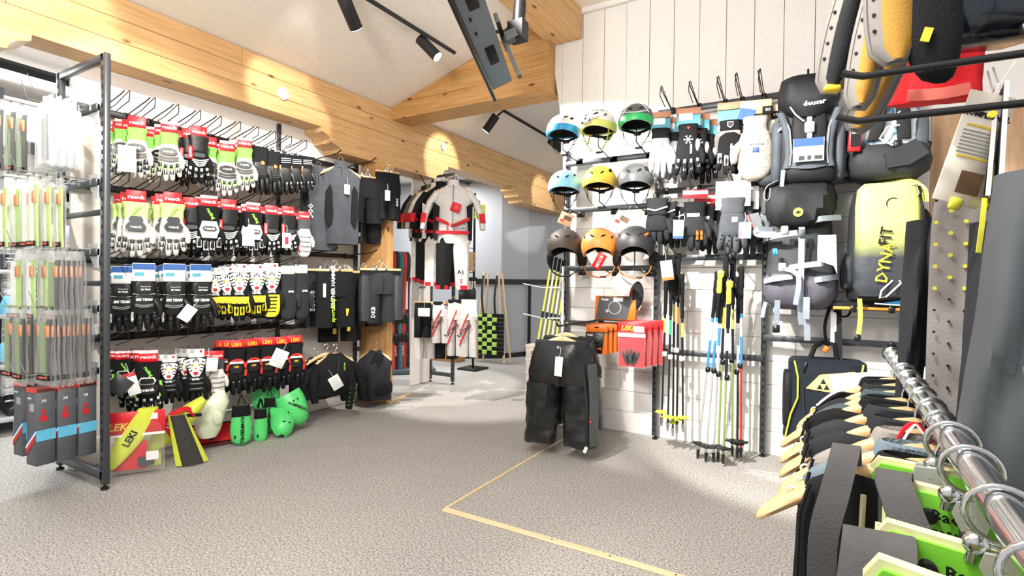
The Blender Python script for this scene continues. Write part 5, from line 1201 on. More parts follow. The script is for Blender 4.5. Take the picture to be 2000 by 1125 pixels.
ytag(1215, 553, 3.6, .13, .13, 'white and grey square card under the black ski helmet', None, lambda t, w, h: (obj('grey_print', MB().box((.01, -.002, -.01), (w * .8, .001, h * .7)), mk('card grey', 'cfccca', .6), t), obj('red_print', MB().box((-w * .3, -.002, h * .4), (w * .35, .001, h * .12)), REDC, t)), 38)
p = P(1243, 578, y=3.75); t = thing('helmet_pouch', 'black oval mesh pouch hanging under the black ski helmet', 'pouch', p, R(14), rot=(0, R(6), R(14))); obj('pouch_body', MB().ell((0, 0, 0), (.05, .03, .105), 18, 10), BLK2, t); obj('zip', MB().torus((0, -.018, 0), (0, 1, 0), .04, .003, 16, 5), GRYP, t); obj('red_tab', MB().box((-.035, -.028, .02), (.012, .006, .06), ch=.002), REDC, t); obj('hang_loop', MB().tube([(0, 0, .10), (.01, .02, .16), (.02, .05, .2)], .003, 6), WHP, t)

# ================================================================ RIGHT WALL: GLOVES
DESC.update(sport_grey='grey sports glove with white fingers', sport_black='black sports glove with snowflake print', sport_band='black glove with beige wrist band and shield patch', wool='heather wool mitten with blue stitched badge', b_black='charcoal padded glove with reflective band', orange_print='black glove with orange printed fingers', softshell='slate softshell glove on a large white card')
for k in ('sport_grey', 'sport_black', 'sport_band', 'wool', 'b_black', 'orange_print', 'softshell'): mkglove(k)
GR = [('sport_grey', 1291, 218, 350, 1.0, 'leftmost of the upper wall gloves'), ('sport_black', 1345, 210, 350, 1.0, 'second of the upper wall gloves'), ('sport_band', 1427, 200, 334, 1.0, 'left of the wool mitten'), ('wool', 1476, 196, 346, 1.05, 'beside the grey rucksack'),
      ('b_black', 1284, 372, 478, 1.2, 'left end of the lower wall gloves'), ('orange_print', 1358, 372, 490, 1.1, 'middle of the lower wall gloves'), ('softshell', 1432, 358, 496, 1.1, 'right end of the lower wall gloves')]
for key, u, vt, vb, wf, pl in GR:
    a, b = P(u, vt, y=3.60), P(u, vb, y=3.60); s = (a.z - b.z) / .335
    put_glove(key, a, R(14 + random.uniform(-5, 5)), (s * wf, s, s), f'{DESC[key]}, {pl}', 'gloves on the boarded wall')
    for k in range(1 if key in ('wool', 'sport_band') else 2):
        put_glove(key, a + Vector((.05 + .035 * k, .075 * (k + 1), -.025 * (k + 1))), R(14 + random.uniform(-20, 20)), (s * wf * .9, s * .8, s * .92), f'{DESC[key]}, {"second" if k == 0 else "third"} in its stack', 'gloves on the boarded wall')
for i, (u, v, z) in enumerate(((1312, 222, 2.385), (1364, 212, 2.385), (1415, 205, 2.385), (1448, 200, 2.385), (1490, 192, 2.385), (1300, 368, 1.815), (1364, 362, 1.815), (1434, 355, 1.815))):
    p = P(u, v, y=3.84); hook((p.x, 3.838, z + .005), f'black wire hook on the {"upper" if i < 5 else "lower"} glove rail of the boarded wall, {ORD[i if i < 5 else i - 5]} from the helmets', rz=R(0), group='wire hooks on the boarded wall')
ytag(1272, 480, 3.5, .07, .12, 'white card tag low beside the orange printed glove', None, None, 2) if False else ytag(1325, 448, 3.5, .065, .12, 'white and blue card left of the orange printed glove', None, lambda t, w, h: obj('blue_end', MB().box((0, -.002, -h * .42), (w, .001, h * .15)), BLUEC, t), 2)
ytag(1455, 450, 3.5, .07, .10, 'blue and white tag right of the slate softshell glove', mk('pale blue card', 'a9c6dd', .5), lambda t, w, h: obj('red_line', MB().box((-w * .35, -.002, 0), (w * .05, .001, h * .9)), REDC, t), 0)

# ================================================================ RIGHT WALL: POLES
def pole(label, top, bot, kind, group, rz=0.):
    d = Vector(bot) - Vector(top); L = d.length; q = d.to_track_quat('-Z', 'Y')
    t = thing('trekking_pole', label, 'pole', top, group=group, rot=q.to_euler())
    G, U, M_, L_, B = kind
    obj('grip', MB().loft([ringse(0, dy, z, a, b, 14) for z, a, b, dy in ((.0, .010, .012, 0), (-.008, .018, .022, -.002), (-.035, .016, .020, -.003), (-.05, .013, .015, 0), (-.07, .015, .017, 0), (-.10, .014, .016, 0), (-.13, .015, .017, 0), (-.15, .012, .012, 0))]), G, t)
    obj('foam', MB().tube([(0, 0, -.145), (0, 0, -.16), (0, 0, -.30)], [.013, .0135, .012], 12), BLK, t)
    obj('wrist_strap', MB().ribbon([(0, -.012, -.01), (0, -.05, -.05), (0, -.058, -.13), (0, -.035, -.19), (0, -.02, -.13), (0, -.012, -.02)], (1, 0, 0), .02, .003), BLK, t)
    a, b = -.30, -.30 - (L - .42) * .42; c = -(L - .06)
    obj('upper_shaft', MB().tube([(0, 0, a), (0, 0, b)], .0085, 10), U, t); obj('shaft_print', MB().tube([(0, 0, a - .03), (0, 0, a - .03 - (a - b) * .35)], .0088, 10), M_, t)
    lk = obj('lock', MB().box((0, -.006, b), (.026, .03, .035), ch=.006), BLKP if kind[4] is not YELP else WHP, t)
    obj('lower_shaft', MB().tube([(0, 0, b), (0, 0, c)], .0068, 10), L_, t)
    bk = MB(); zc_ = -(L - .10)
    bk.loft([ringse(0, 0, zc_ + dz, r_, r_, 16, 2, 0) for dz, r_ in ((.012, .010), (.006, .020), (0, .040), (-.004, .042), (-.002, .036), (.0, .012))])
    for k in range(6): bk.ell((.036 * math.cos(k * 1.047), .036 * math.sin(k * 1.047), zc_ - .002), (.013, .013, .005), 8, 4)
    obj('basket', bk, B, t)
    obj('tip', MB().tube([(0, 0, c), (0, 0, c - .03), (0, 0, c - .06)], [.011, .010, .006], 10), BLKP if B is not YELP else CHROME, t)
    return t
YG = mk('pole lime print', 'd7e04a', .4); KS = mk('pole black shaft', '1f2123', .35); SV = mk('pole silver shaft', 'dfe1e2', .25, .6); PB = mk('pole blue', '3f8fd8', .35); PG = mk('pole green shaft', '86a05a', .35); PO = mk('pole orange', 'd9772f', .4); PT = mk('pole green print', '2fae6e', .4); PW = mk('pole white', 'eceeef', .3); PR = mk('pole red', 'cf3a34', .4)
def W(u, v, y): return P(u, v, y=y)
for i, (tu, tv_, bu, bv, y, k, lb) in enumerate((
    (1302, 528, 1292, 832, 3.66, (BLK, KS, YG, KS, YELP), 'black and lime pole with yellow basket, leftmost of the shorter bundle'),
    (1312, 530, 1304, 842, 3.62, (BLK, KS, PT, KS, YELP), 'black pole with green print, second in the shorter bundle'),
    (1318, 500, 1314, 852, 3.70, (BLK, KS, YG, KS, YELP), 'black and lime pole in the middle of the shorter bundle'),
    (1325, 505, 1322, 846, 3.66, (BLK, KS, PO, KS, YELP), 'black pole with orange spring section in the shorter bundle'),
    (1332, 535, 1334, 844, 3.64, (BLK, KS, YG, KS, YELP), 'black and lime pole, rightmost of the shorter bundle'))):
    pole(lb, W(tu, tv_, y), W(bu, bv, y), k, 'shorter pole bundle')
for i, (tu, tv_, bu, bv, y, k, lb) in enumerate((
    (1402, 530, 1362, 898, 3.60, (BLK, PB, PW, SV, BLKP), 'silver and blue pole splayed farthest left in the taller bundle'),
    (1408, 528, 1378, 903, 3.56, (YELP, PB, PW, SV, BLKP), 'silver and blue pole with lime grip, second in the taller bundle'),
    (1410, 540, 1393, 908, 3.58, (BLK, PW, PB, SV, BLKP), 'silver pole with white upper shaft in the taller bundle'),
    (1418, 500, 1402, 911, 3.60, (BLK, KS, YG, PG, BLKP), 'black and olive pole, tallest in the taller bundle'),
    (1425, 548, 1412, 906, 3.53, (YELP, KS, TXTW, PG, BLKP), 'black and olive pole with lime black grip in front of the taller bundle'),
    (1432, 505, 1430, 890, 3.68, (BLK, KS, YG, PG, BLKP), 'olive pole behind the lime black grip'),
    (1442, 540, 1440, 895, 3.66, (BLK, PW, SV, KS, BLKP), 'silver and black pole second from the right in the taller bundle'),
    (1448, 520, 1447, 893, 3.64, (BLK, PB, PW, PR, BLKP), 'blue white and red pole, rightmost of the taller bundle'))):
    b = W(bu, bv, y); b.z = max(b.z, .006); pole(lb, W(tu, tv_, y), b, k, 'taller pole bundle')
ytag(1303, 528, 3.52, .075, .13, 'white tag with orange edge on the shorter pole bundle', None, lambda t, w, h: obj('orange_edge', MB().box((0, -.002, -h * .42), (w, .001, h * .14)), ORG, t), -8)
for u, lb in ((1325, 'black wire hook carrying the shorter pole bundle'), (1430, 'black wire hook carrying the taller pole bundle')):
    p = P(u, 510, y=3.84); hook((p.x, 3.838, 1.345), lb, rz=0, group='wire hooks on the boarded wall')
# bundle of long lime probes and a white pole at the left end of the wall
for i in range(5):
    a, b = P(1090 + 5 * i, 500 + 3 * i, y=3.9), P(1056 + 7 * i, 700, y=3.9); a.y = 3.80 + .02 * i; b.y = 3.72 + .02 * i; b.z = .30
    t = thing('snow_probe', f'lime yellow probe leaning at the boarded wall end, {ORD[i]} from the left', 'probe', (0, 0, 0), group='lime probes at the wall end')
    obj('shaft', MB().tube([a, a.lerp(b, 1.0)], .009, 8), mk('probe lime', 'dfe65a', .4) if i % 2 == 0 else mk('probe pale', 'e9ecc0', .4), t); obj('joint', MB().tube([a.lerp(b, .42), a.lerp(b, .47)], .011, 8), KS, t); obj('handle', MB().tube([a, a.lerp(b, .1)], .013, 8), BLK, t)
a, b = P(1100, 520, y=3.8), P(1100, 645, y=3.8); b.z = .02
one('white_pole', MB().tube([a, (a.x, a.y, .03)], .010, 10).ell((a.x, a.y, .022), (.02, .02, .02), 10, 6), PW, 'thin white upright pole at the left end of the boarded wall', 'pole')
for i, v in enumerate((562, 622)):
    p = P(1098, v, y=3.82); one('front_arm', MB().tube([p, p + Vector((-.16, -.05, .0)), p + Vector((-.30, -.10, .03))], .006, 8).box(p, (.03, .03, .05)), CHROME, ('upper', 'lower')[i] + ' steel prong pointing left from the wall end', 'hook')

# ================================================================ RIGHT WALL: SMALL PACKS
p0, p1 = P(1163, 578, y=3.70), P(1240, 628, y=3.70); w_ = p1.x - p0.x; h = p0.z - p1.z
t = thing('lamp_display', 'large orange and dark headlamp box standing tilted on the packs', 'box', ((p0.x + p1.x) / 2, 3.70, p1.z + .004), R(4), rot=(R(-6), 0, R(4)))
obj('carton', MB().box((0, .03, h / 2), (w_, .07, h), ch=.003), ORG, t); obj('window_panel', MB().prism([(-w_ * .46, .006), (w_ * .30, .006), (w_ * .42, h * .97), (-w_ * .40, h * .97)], -.009, -.004), GRYP, t)
obj('lamp_picture', MB().torus((-.0, -.011, h * .5), (0, 1, 0), h * .26, .004, 18, 5).disc((-.02 - h * .2, -.012, h * .36), (0, 1, 0), .012, .004, 12), GREYP, t); text('Fenix', .024, TXTW, t, (-w_ * .25, -.011, h * .84), bold=.0006); obj('price_label', MB().box((w_ * .08, -.011, h * .85), (.07, .003, .028)), PAPER, t)
one('lamp_shelf', MB().box(((p0.x + p1.x) / 2, 3.765, p1.z - .002), (w_ * 1.05, .15, .006)), STEEL, 'thin shelf under the tilted headlamp box', 'shelf')
for i in range(4):
    a = P(1166 , 636, y=3.62) + Vector((.018 * i, .05 * i, .003 * i)); t = thing('headlamp_pack', f'orange and black headlamp pack, {ORD[i]} from the front of its hook', 'packet', a, R(6), 'headlamp packs on one hook')
    obj('header_card', MB().box((0, 0, -.02), (.16, .012, .055), ch=.002), ORG, t); obj('box_body', MB().box((0, .0, -.125), (.16, .042, .155), ch=.004), BLKP, t); obj('orange_side', MB().prism([(.045, -.203), (.08, -.203), (.08, -.05), (.065, -.05)], -.0225, -.02).box((.0805, 0, -.125), (.002, .04, .15)), ORG, t)
    obj('lamp_picture', MB().disc((0, -.022, -.10), (0, 1, 0), .016, .004, 14).torus((0, -.022, -.105), (0, 1, 0), .04, .0025, 16, 5), GRYP, t); text('Fenix', .02, TXTW, t, (-.045, -.0225, -.068), bold=.0004); text('HL60R', .022, TXTO, t, (.01, -.0225, -.165), bold=.0008)
    if i == 0: obj('price_label', MB().box((-.03, -.022, -.195), (.08, .002, .022)), GREYP, t)
    obj('hang_slot', MB().box((0, -.007, -.012), (.03, .002, .008)), SLOT, t)
for i in range(4):
    a = P(1234, 630, y=3.58) + Vector((.028 * i, .05 * i, .004 * i)); t = thing('basket_pack', f'red carded clear bag with black pole baskets, {ORD[i]} from the front of its hook', 'packet', a, R(8), 'pole basket packs on one hook')
    obj('header_card', MB().box((0, 0, -.035), (.19, .004, .075), ch=.001), REDC, t); obj('back_card', MB().box((0, .006, -.19), (.18, .002, .24)), RED, t)
    obj('bag', MB().loft([ringse(0, 0, z, .095 * a_, .02 * b_, 18, 3, .15, 5, z * 30) for z, a_, b_ in ((-.06, 1, .15), (-.12, 1, .8), (-.22, 1, 1), (-.30, 1, .6), (-.315, .98, .1))]), CLEAR, t)
    if i == 0: text('LEKI', .045, TXTY, t, (-.03, -.003, -.04), bold=.001, shear=.2); obj('price_label', MB().box((.05, -.003, -.045), (.07, .002, .04)), PAPER, t); obj('white_band', MB().box((0, -.003, -.088), (.19, .003, .025)), PAPER, t)
    mb = MB()
    for k in range(5): mb.ell((-.045 + .02 * k, -.004 - .004 * (k % 2), -.23 - .008 * abs(k - 2)), (.012, .012, .055), 10, 6, M=Matrix.Rotation(.2 * (k - 2), 3, 'Y'))
    o = obj('pole_baskets', mb, BLKP, t); o['kind'] = 'stuff'
# stacked boxes
for i in range(6):
    z = .108 * i; o = thing('shoe_box', f'white box with red print, {["lowest", "second from below", "third from below", "fourth from below", "fifth from below", "topmost"][i]} of the stack behind the pants', 'box', (-1.96, 3.83, z), R(4 - 2 * (i % 3)), 'stack of white boxes'); obj('carton', MB().box((0, 0, .05), (.20, .22, .10), ch=.002), mk('box cream', 'ece4dc', .6), o); obj('lid', MB().box((0, 0, .094), (.206, .226, .026), ch=.002), mk('box cream', 'ece4dc', .6), o); text('SUN', .035, TXTR, o, (-.02, -.112, .045), bold=.001)
# two pairs of black insulated pants on the low rail
NYL = mk('black nylon', '1c1c1d', .33, var=.1, bump=.9, bs=9); NYL2 = mk('grey nylon', '4c4f50', .4, bump=.8, bs=10)
def pants(label, p, rz, w, h, mt, ph, front):
    t = thing('insulated_pants', label, 'pants', p, rz); n = 26; zt = -.115
    obj('hip', MB().loft([ringse(0, 0, zt - k * h * .42 / 7, w * (.80 + .22 * (k / 7) ** .6), .065 + .02 * math.sin(k * .45) + .003 * (k % 2), n, 2.4, .15, 5, ph + k * .8, tilt=.0) for k in range(8)]), mt, t)
    for s in (-1, 1):
        rg = []
        for k in range(21):
            f = k / 20; rg.append(ringse(s * w * (.52 + .10 * f), -.01 * f, zt - h * (.40 + .6 * f), w * (.50 - .02 * f), .085 + .0025 * math.sin(k * 1.9), 26, 2.4, .17, 4, ph + s + .6 * math.sin(k * .8) + k * .25))
        rg += [[Vector((s * w * .62 + (q.x - s * w * .62) * .9, q.y * .85, q.z + .01)) for q in rg[-1]], [Vector((s * w * .62 + (q.x - s * w * .62) * .8, q.y * .8, q.z + .15)) for q in rg[-1]]]
        obj('leg', MB().loft(rg), mt, t)
    obj('waistband', MB().loft([ringse(0, 0, z, w * a, .066, n, 2.5, .05, 9, ph) for z, a in ((zt + .015, .78), (zt - .0, .83), (zt - .035, .83), (zt - .045, .80))]), BLK2, t)
    if front:
        obj('side_zip', MB().ribbon([(w * .72, -.085, zt - .12), (w * .86, -.092, zt - .34), (w * .88, -.1, zt - h * .7), (w * .90, -.102, zt - h + .01)], (1, .2, 0), .018, .006), BLKP, t)
        obj('side_panel', MB().ribbon([(w * .96, -.05, zt - .12), (w * 1.04, -.052, zt - .34), (w * 1.05, -.06, zt - h * .75), (w * 1.06, -.06, zt - h + .02)], (.6, .8, 0), .07, .008), NYL2, t); obj('hem_mark', MB().box((w * 1.0, -.105, zt - h * .72), (.014, .006, .014)), REDC, t); obj('zip_pull', MB().box((w * .87, -.108, zt - h + .005), (.02, .006, .04), Matrix.Rotation(.4, 3, 'Y')), WHP, t)
        obj('fly', MB().ribbon([(0, -.078, zt - .02), (0.01, -.092, zt - .16), (0, -.09, zt - .28)], (1, 0, 0), .012, .006), BLKP, t); obj('button', MB().disc((0, -.08, zt - .02), (0, 1, 0), .010, .006, 12), CHROME, t)
    return t
pa = P(1098, 636, y=3.18); hanger('wooden hanger of the front pair of black insulated pants', pa, R(12), .36); pants('black insulated pants with side zip and white tag, in front', pa, R(8), .225, .66, NYL, .4, True)
pb = P(1106, 630, y=3.50); hanger('wooden hanger of the rear pair of black insulated pants', pb, R(8), .36); pants('black insulated pants hanging behind the zipped pair', pb + Vector((.02, 0, .0)), R(4), .235, .62, NYL, 2.1, False)
one('pants_arm', MB().tube([(pa.x + .02, 3.845, pa.z + .0), (pa.x + .005, 3.4, pa.z + .003), (pa.x, 3.12, pa.z + .0), (pa.x, 3.10, pa.z + .02)], .007, 8).box((pa.x + .02, 3.84, pa.z), (.04, .02, .05)), WIRE, 'black arm carrying the insulated pants', 'hook')
swing_tag(1091, 716, 0, .05, .125, 'white paper tag on the front of the insulated pants', R(10), 4, y=3.06, extra=lines)

# ================================================================ RUCKSACKS
def gradient(name, h0, h1, z0, z1):
    mt = bpy.data.materials.new(name); mt.use_nodes = True; nt = mt.node_tree; n = nt.nodes; L = nt.links; b = n['Principled BSDF']
    tc = n.new('ShaderNodeTexCoord'); sp = n.new('ShaderNodeSeparateXYZ'); L.new(tc.outputs['Object'], sp.inputs[0]); mr = n.new('ShaderNodeMapRange'); mr.inputs[1].default_value = z0; mr.inputs[2].default_value = z1; L.new(sp.outputs[2], mr.inputs[0])
    rp = n.new('ShaderNodeValToRGB'); rp.color_ramp.elements[0].color = lin(h0) + [1]; rp.color_ramp.elements[1].color = lin(h1) + [1]; L.new(mr.outputs[0], rp.inputs[0]); L.new(rp.outputs[0], b.inputs['Base Color']); b.inputs['Roughness'].default_value = .6
    nz = n.new('ShaderNodeTexNoise'); nz.inputs['Scale'].default_value = 9; L.new(tc.outputs['Object'], nz.inputs['Vector']); bp = n.new('ShaderNodeBump'); bp.inputs['Strength'].default_value = .5; bp.inputs['Distance'].default_value = .02; L.new(nz.outputs[0], bp.inputs['Height']); L.new(bp.outputs[0], b.inputs['Normal'])
    return mt
def pkm(name, hx, rough=.65): return mk(name, hx, rough, var=.12, vs=6, bump=.8, bs=9, spec=.3)
PK_B = pkm('pack black', '1b1d20'); PK_G = pkm('pack slate', '535a62'); PK_D = pkm('pack charcoal', '33363a'); PK_P = pkm('pack grey purple', '55545f'); PK_N = pkm('pack navy', '1a212c'); WEB = mk('grey webbing', '8b96a2', .7, bump=.3, bs=400); CORD = mk('white cord', 'e8eaec', .6)
def sack(w, h, d, prof, e=3.2, amp=.05, ph=0., n=32, y0=0.):
    return MB().loft([ringse(cx, y0 - d * dd * .5, -h * t, w * ww / 2, d * dd / 2, n, e, amp, 5, ph + i) for i, (t, ww, dd, cx) in enumerate([(q + (0,))[:4] for q in prof])])
def puffy(w, h, d, z, y, x=0., e=3, n=24, amp=.04, ph=0):
    return MB().loft([ringse(x, y, z + h * (f - .5), w / 2 * a, d / 2 * b, n, e, amp, 4, ph + i) for i, (f, a, b) in enumerate(((0, .72, .3), (.05, .92, .75), (.25, 1, 1), (.5, 1, 1.05), (.75, 1, 1), (.95, .92, .75), (1, .72, .3)))])
def buckle(t, x, y, z, s=1.0, mt=None): return obj('buckle', MB().box((x, y, z), (.04 * s, .014, .05 * s), ch=.006).box((x, y - .008, z), (.018 * s, .004, .026 * s), ch=.002), mt or GREYP, t)
# slate and black rucksack, upper left
a, b = P(1505, 148, y=3.62), P(1640, 348, y=3.62); w_ = b.x - a.x; h = a.z - b.z; cx = (a.x + b.x) / 2
t = thing('rucksack', 'large slate and black hiking rucksack with a photo card, upper left', 'rucksack', (cx, 3.80, a.z - .045), R(6))
obj('main_body', sack(w_ * .92, h, .26, [(.02, .6, .5), (.1, .85, .8), (.3, .92, .95), (.6, .98, 1), (.85, 1.0, 1), (.97, .92, .9), (1.0, .7, .6)]), PK_D, t)
obj('lid', MB().loft([ringse(.0, -.16, -h * q, w_ * a_ / 2, .15 * b_, 30, 3, .05, 6, i) for i, (q, a_, b_) in enumerate(((0, .55, .5), (.03, .78, .85), (.12, .86, 1.05), (.24, .86, 1.1), (.33, .74, 1.05), (.40, .42, .9)))]), PK_B, t)
for s in (-1, 1):
    obj('side_pocket', puffy(w_ * .2, h * .58, .22, -h * .66, -.13, s * w_ * .43, 2.4), PK_G, t); obj('front_wing', MB().loft([ringse(s * w_ * x_, -.262, -h * z_, w_ * .06, .02, 14, 2.2) for z_, x_ in ((.34, .40), (.45, .33), (.6, .28), (.75, .27), (.84, .30))]), PK_G, t)
    obj('piping', MB().tube([(s * w_ * .36, -.26, -h * .36), (s * w_ * .27, -.285, -h * .5), (s * w_ * .24, -.29, -h * .7), (s * w_ * .26, -.285, -h * .82)], .005, 6), WEB, t)
obj('front_panel', puffy(w_ * .5, h * .5, .06, -h * .60, -.255), PK_B, t); obj('bottom_pocket', puffy(w_ * .78, h * .2, .2, -h * .88, -.18), PK_B, t); obj('bottom_band', MB().ribbon([(-w_ * .3, -.27, -h * .80), (0, -.292, -h * .83), (w_ * .3, -.27, -h * .8)], (0, .2, 1), .04, .006), PK_G, t)
obj('centre_strap', MB().ribbon([(0, -.29, -h * .40), (0, -.305, -h * .6), (0, -.3, -h * .8)], (1, 0, 0), .026, .004), WEB, t); buckle(t, .0, -.305, -h * .50, 1.3)
text('deuter', .042, TXTW, t, (.02, -.325, -h * .30), (R(80), -.05, 0), bold=.0012)
c = obj('product_card', MB().box((-.005, -.318, -h * .70), (w_ * .42, .003, h * .20)), PAPER, t); obj('card_photo', MB().box((-.005, -.32, -h * .635), (w_ * .41, .002, h * .07)), BLUEC, c); obj('card_pictures', MB().box((-.04, -.32, -h * .77), (.03, .002, .025)).box((.0, -.32, -h * .77), (.02, .002, .025)).box((.045, -.32, -h * .77), (.04, .002, .022)), GRYP, c)
obj('drawcord', MB().tube([(-w_ * .40, -.2, -h * .2), (-w_ * .33, -.28, -h * .24), (-w_ * .2, -.31, -h * .38), (-.03, -.315, -h * .45)], .004, 6), CORD, t)
obj('hip_strap', MB().ribbon([(-w_ * .42, -.2, -h * .92), (-w_ * .58, -.24, -h * .98), (-w_ * .62, -.25, -h * 1.08), (-w_ * .55, -.25, -h * 1.1), (-w_ * .53, -.24, -h * 1.0)], (0, 1, .2), .028, .004), WEB, t); obj('hip_fin', MB().ell((-w_ * .5, -.14, -h * .9), (.08, .05, .045), 14, 7), PK_D, t); obj('side_strap', MB().ribbon([(-w_ * .48, -.2, -h * .5), (-w_ * .36, -.27, -h * .46)], (0, .2, 1), .02, .004), WEB, t); obj('side_strap', MB().ribbon([(-w_ * .35, -.285, -h * .85), (-w_ * .37, -.29, -h * 1.0)], (1, 0, 0), .022, .004), WEB, t)
obj('top_loop', MB().tube([(-.03, 0, 0), (0, .01, .045), (.03, 0, 0)], .006, 6), BLK, t)
# rucksack turned to show its back
a, b = P(1648, 165, y=3.66), P(1808, 345, y=3.66); w_ = b.x - a.x; h = a.z - b.z; cx = (a.x + b.x) / 2
TIE = bpy.data.materials.new('cloud print'); TIE.use_nodes = True; n_ = TIE.node_tree.nodes; nz = n_.new('ShaderNodeTexNoise'); nz.inputs['Scale'].default_value = 14; nz.inputs['Detail'].default_value = 5; tc = n_.new('ShaderNodeTexCoord'); rp = n_.new('ShaderNodeValToRGB')
TIE.node_tree.links.new(tc.outputs['Object'], nz.inputs['Vector']); TIE.node_tree.links.new(nz.outputs[0], rp.inputs[0]); TIE.node_tree.links.new(rp.outputs[0], n_['Principled BSDF'].inputs['Base Color']); e = rp.color_ramp.elements; e[0].position = .36; e[0].color = lin('2b4a66') + [1]; e[1].position = .55; e[1].color = lin('eef3f7') + [1]; k = e.new(.44); k.color = lin('8fb6d2') + [1]
t = thing('rucksack', 'rucksack turned round, black padded straps over blue and white cloudy cloth', 'rucksack', (cx, 3.82, a.z), R(8))
obj('main_body', sack(w_ * .9, h * .82, .18, [(0, .5, .5), (.08, .8, .8), (.3, .92, 1), (.7, 1, 1), (1, .96, .9)]), TIE, t)
obj('base', MB().loft([ringse(.01, -.10, -h * q, w_ * a_ / 2, .13 * b_, 26, 3, .07, 5, i) for i, (q, a_, b_) in enumerate(((.66, .9, .8), (.72, 1.0, 1.05), (.82, 1.02, 1.15), (.93, .95, 1.1), (1.0, .7, .8)))]), PK_D, t)
for s in (-1, 1): obj('shoulder_strap', MB().loft([ringse(s * w_ * x_, -.20 + y_, -h * z_, w_ * .085, .022, 16, 2.6) for z_, x_, y_ in ((.02, .06, .06), (.1, .09, .01), (.28, .13, -.02), (.46, .15, -.015), (.62, .18, .02))]), mk('black air mesh', '26282a', .9, var=.4, vs=220, bump=.8, bs=320), t); obj('side_mesh', puffy(w_ * .2, h * .35, .1, -h * .55, -.12, s * w_ * .4), PK_G, t)
obj('white_cord', MB().tube([(-w_ * .16, -.215, -h * .40), (-.02, -.24, -h * .46), (w_ * .16, -.23, -h * .34), (w_ * .24, -.21, -h * .18), (w_ * .17, -.2, -h * .05)], .005, 6).tube([(w_ * .1, -.22, -h * .5), (-w_ * .06, -.24, -h * .52), (-w_ * .14, -.23, -h * .62), (0, -.25, -h * .7), (w_ * .2, -.24, -h * .68)], .005, 6), CORD, t)
obj('lumbar_flap', MB().prism([(-w_ * .1, -h * .78), (w_ * .26, -h * .66), (w_ * .42, -h * .80), (w_ * .2, -h * .90), (-w_ * .06, -h * .92)], -.27, -.25), PK_D, t); buckle(t, w_ * .06, -.262, -h * .70, 1.0, BLKP); obj('loop', MB().tube([(w_ * .45, -.12, -h * .62), (w_ * .52, -.14, -h * .66), (w_ * .5, -.14, -h * .72), (w_ * .44, -.12, -h * .72)], .008, 6), BLK, t)
c = obj('red_packet', MB().box((-w_ * .44, -.235, -h * .58), (w_ * .16, .02, h * .30), Matrix.Rotation(.08, 3, 'Y'), ch=.004), REDC, t); obj('packet_window', MB().box((-w_ * .44, -.247, -h * .60), (w_ * .12, .004, h * .17)), BLKP, c); obj('packet_label', MB().box((-w_ * .44, -.25, -h * .53), (w_ * .09, .003, h * .06)), PAPER, c)
# charcoal rucksack with many straps, lower left
a, b = P(1482, 366, y=3.60), P(1640, 606, y=3.60); w_ = b.x - a.x; h = a.z - b.z; cx = (a.x + b.x) / 2
t = thing('rucksack', 'charcoal alpine rucksack with grey webbing straps and round lime badge, lower left', 'rucksack', (cx, 3.80, a.z), R(4))
obj('main_body', sack(w_ * .84, h, .27, [(.05, .7, .7), (.2, .86, .85), (.45, .92, .9), (.7, 1.0, 1), (.85, 1.03, 1.05), (.96, .9, .9), (1.0, .62, .6)]), PK_D, t)
obj('bottom', MB().loft([ringse(0, -.145, -h * q, w_ * a_ / 2, .155 * b_, 30, 2.8, .05, 6, i) for i, (q, a_, b_) in enumerate(((.72, .84, .85), (.78, .90, 1.0), (.88, .90, 1.03), (.96, .78, .9), (1.005, .5, .55)))]), PK_P, t)
obj('lid', MB().loft([ringse(-.005, -.17, -h * q, w_ * a_ / 2, .155 * b_, 34, 2.9, .09, 7, i * 1.3) for i, (q, a_, b_) in enumerate(((0, .6, .5), (.03, .78, .9), (.12, .84, 1.05), (.22, .84, 1.08), (.31, .72, 1.0), (.35, .5, .8)))]), PK_B, t)
c = obj('round_badge', MB().disc((-.02, -.338, -h * .245), (0, 1, .1), .026, .006, 20), mk('lime badge', 'cfe45a', .5), t); obj('badge_mark', MB().prism([(-.034, -h * .245 - .005), (-.02, -h * .245 + .012), (-.006, -h * .245 - .005)], -.345, -.341), TXTK, c)
for x_, z0, z1 in ((.0, .36, 1.12), (.07, .9, 1.24)): obj('webbing_strap', MB().ribbon([(w_ * x_, -.335, -h * z0), (w_ * x_, -.325, -h * (z0 + z1) / 2), (w_ * x_ + .0, -.31, -h * min(z1, .98)), (w_ * x_ + .01, -.28, -h * z1)], (1, 0, 0), .032, .004), WEB, t)
obj('webbing_strap', MB().ribbon([(-w_ * .27, -.31, -h * .93), (-w_ * .28, -.27, -h * 1.13)], (1, 0, 0), .03, .004), WEB, t); buckle(t, -w_ * .28, -.27, -h * 1.16, 1.0, BLKP)
for z_, x0_, x1_ in ((.42, -.46, -.05), (.30, .05, .46), (.66, -.2, .25), (.76, -.44, -.1), (.76, .1, .44)): obj('side_strap', MB().ribbon([(w_ * x0_, -.22, -h * (z_ + .02)), (w_ * (x0_ * .6 + x1_ * .4), -.322, -h * z_), (w_ * x1_, -.325 if abs(x1_) < .3 else -.22, -h * (z_ - .02))], (0, .15, 1), .032, .004), WEB, t)
obj('left_loop', MB().ribbon([(-w_ * .34, -.2, -h * .36), (-w_ * .52, -.28, -h * .36), (-w_ * .53, -.29, -h * .40), (-w_ * .3, -.3, -h * .41)], (0, .2, 1), .036, .004), WEB, t); buckle(t, -w_ * .2, -.335, -h * .38); buckle(t, -w_ * .22, -.335, -h * .67); buckle(t, .0, -.345, -h * .41, .9, PK_G)
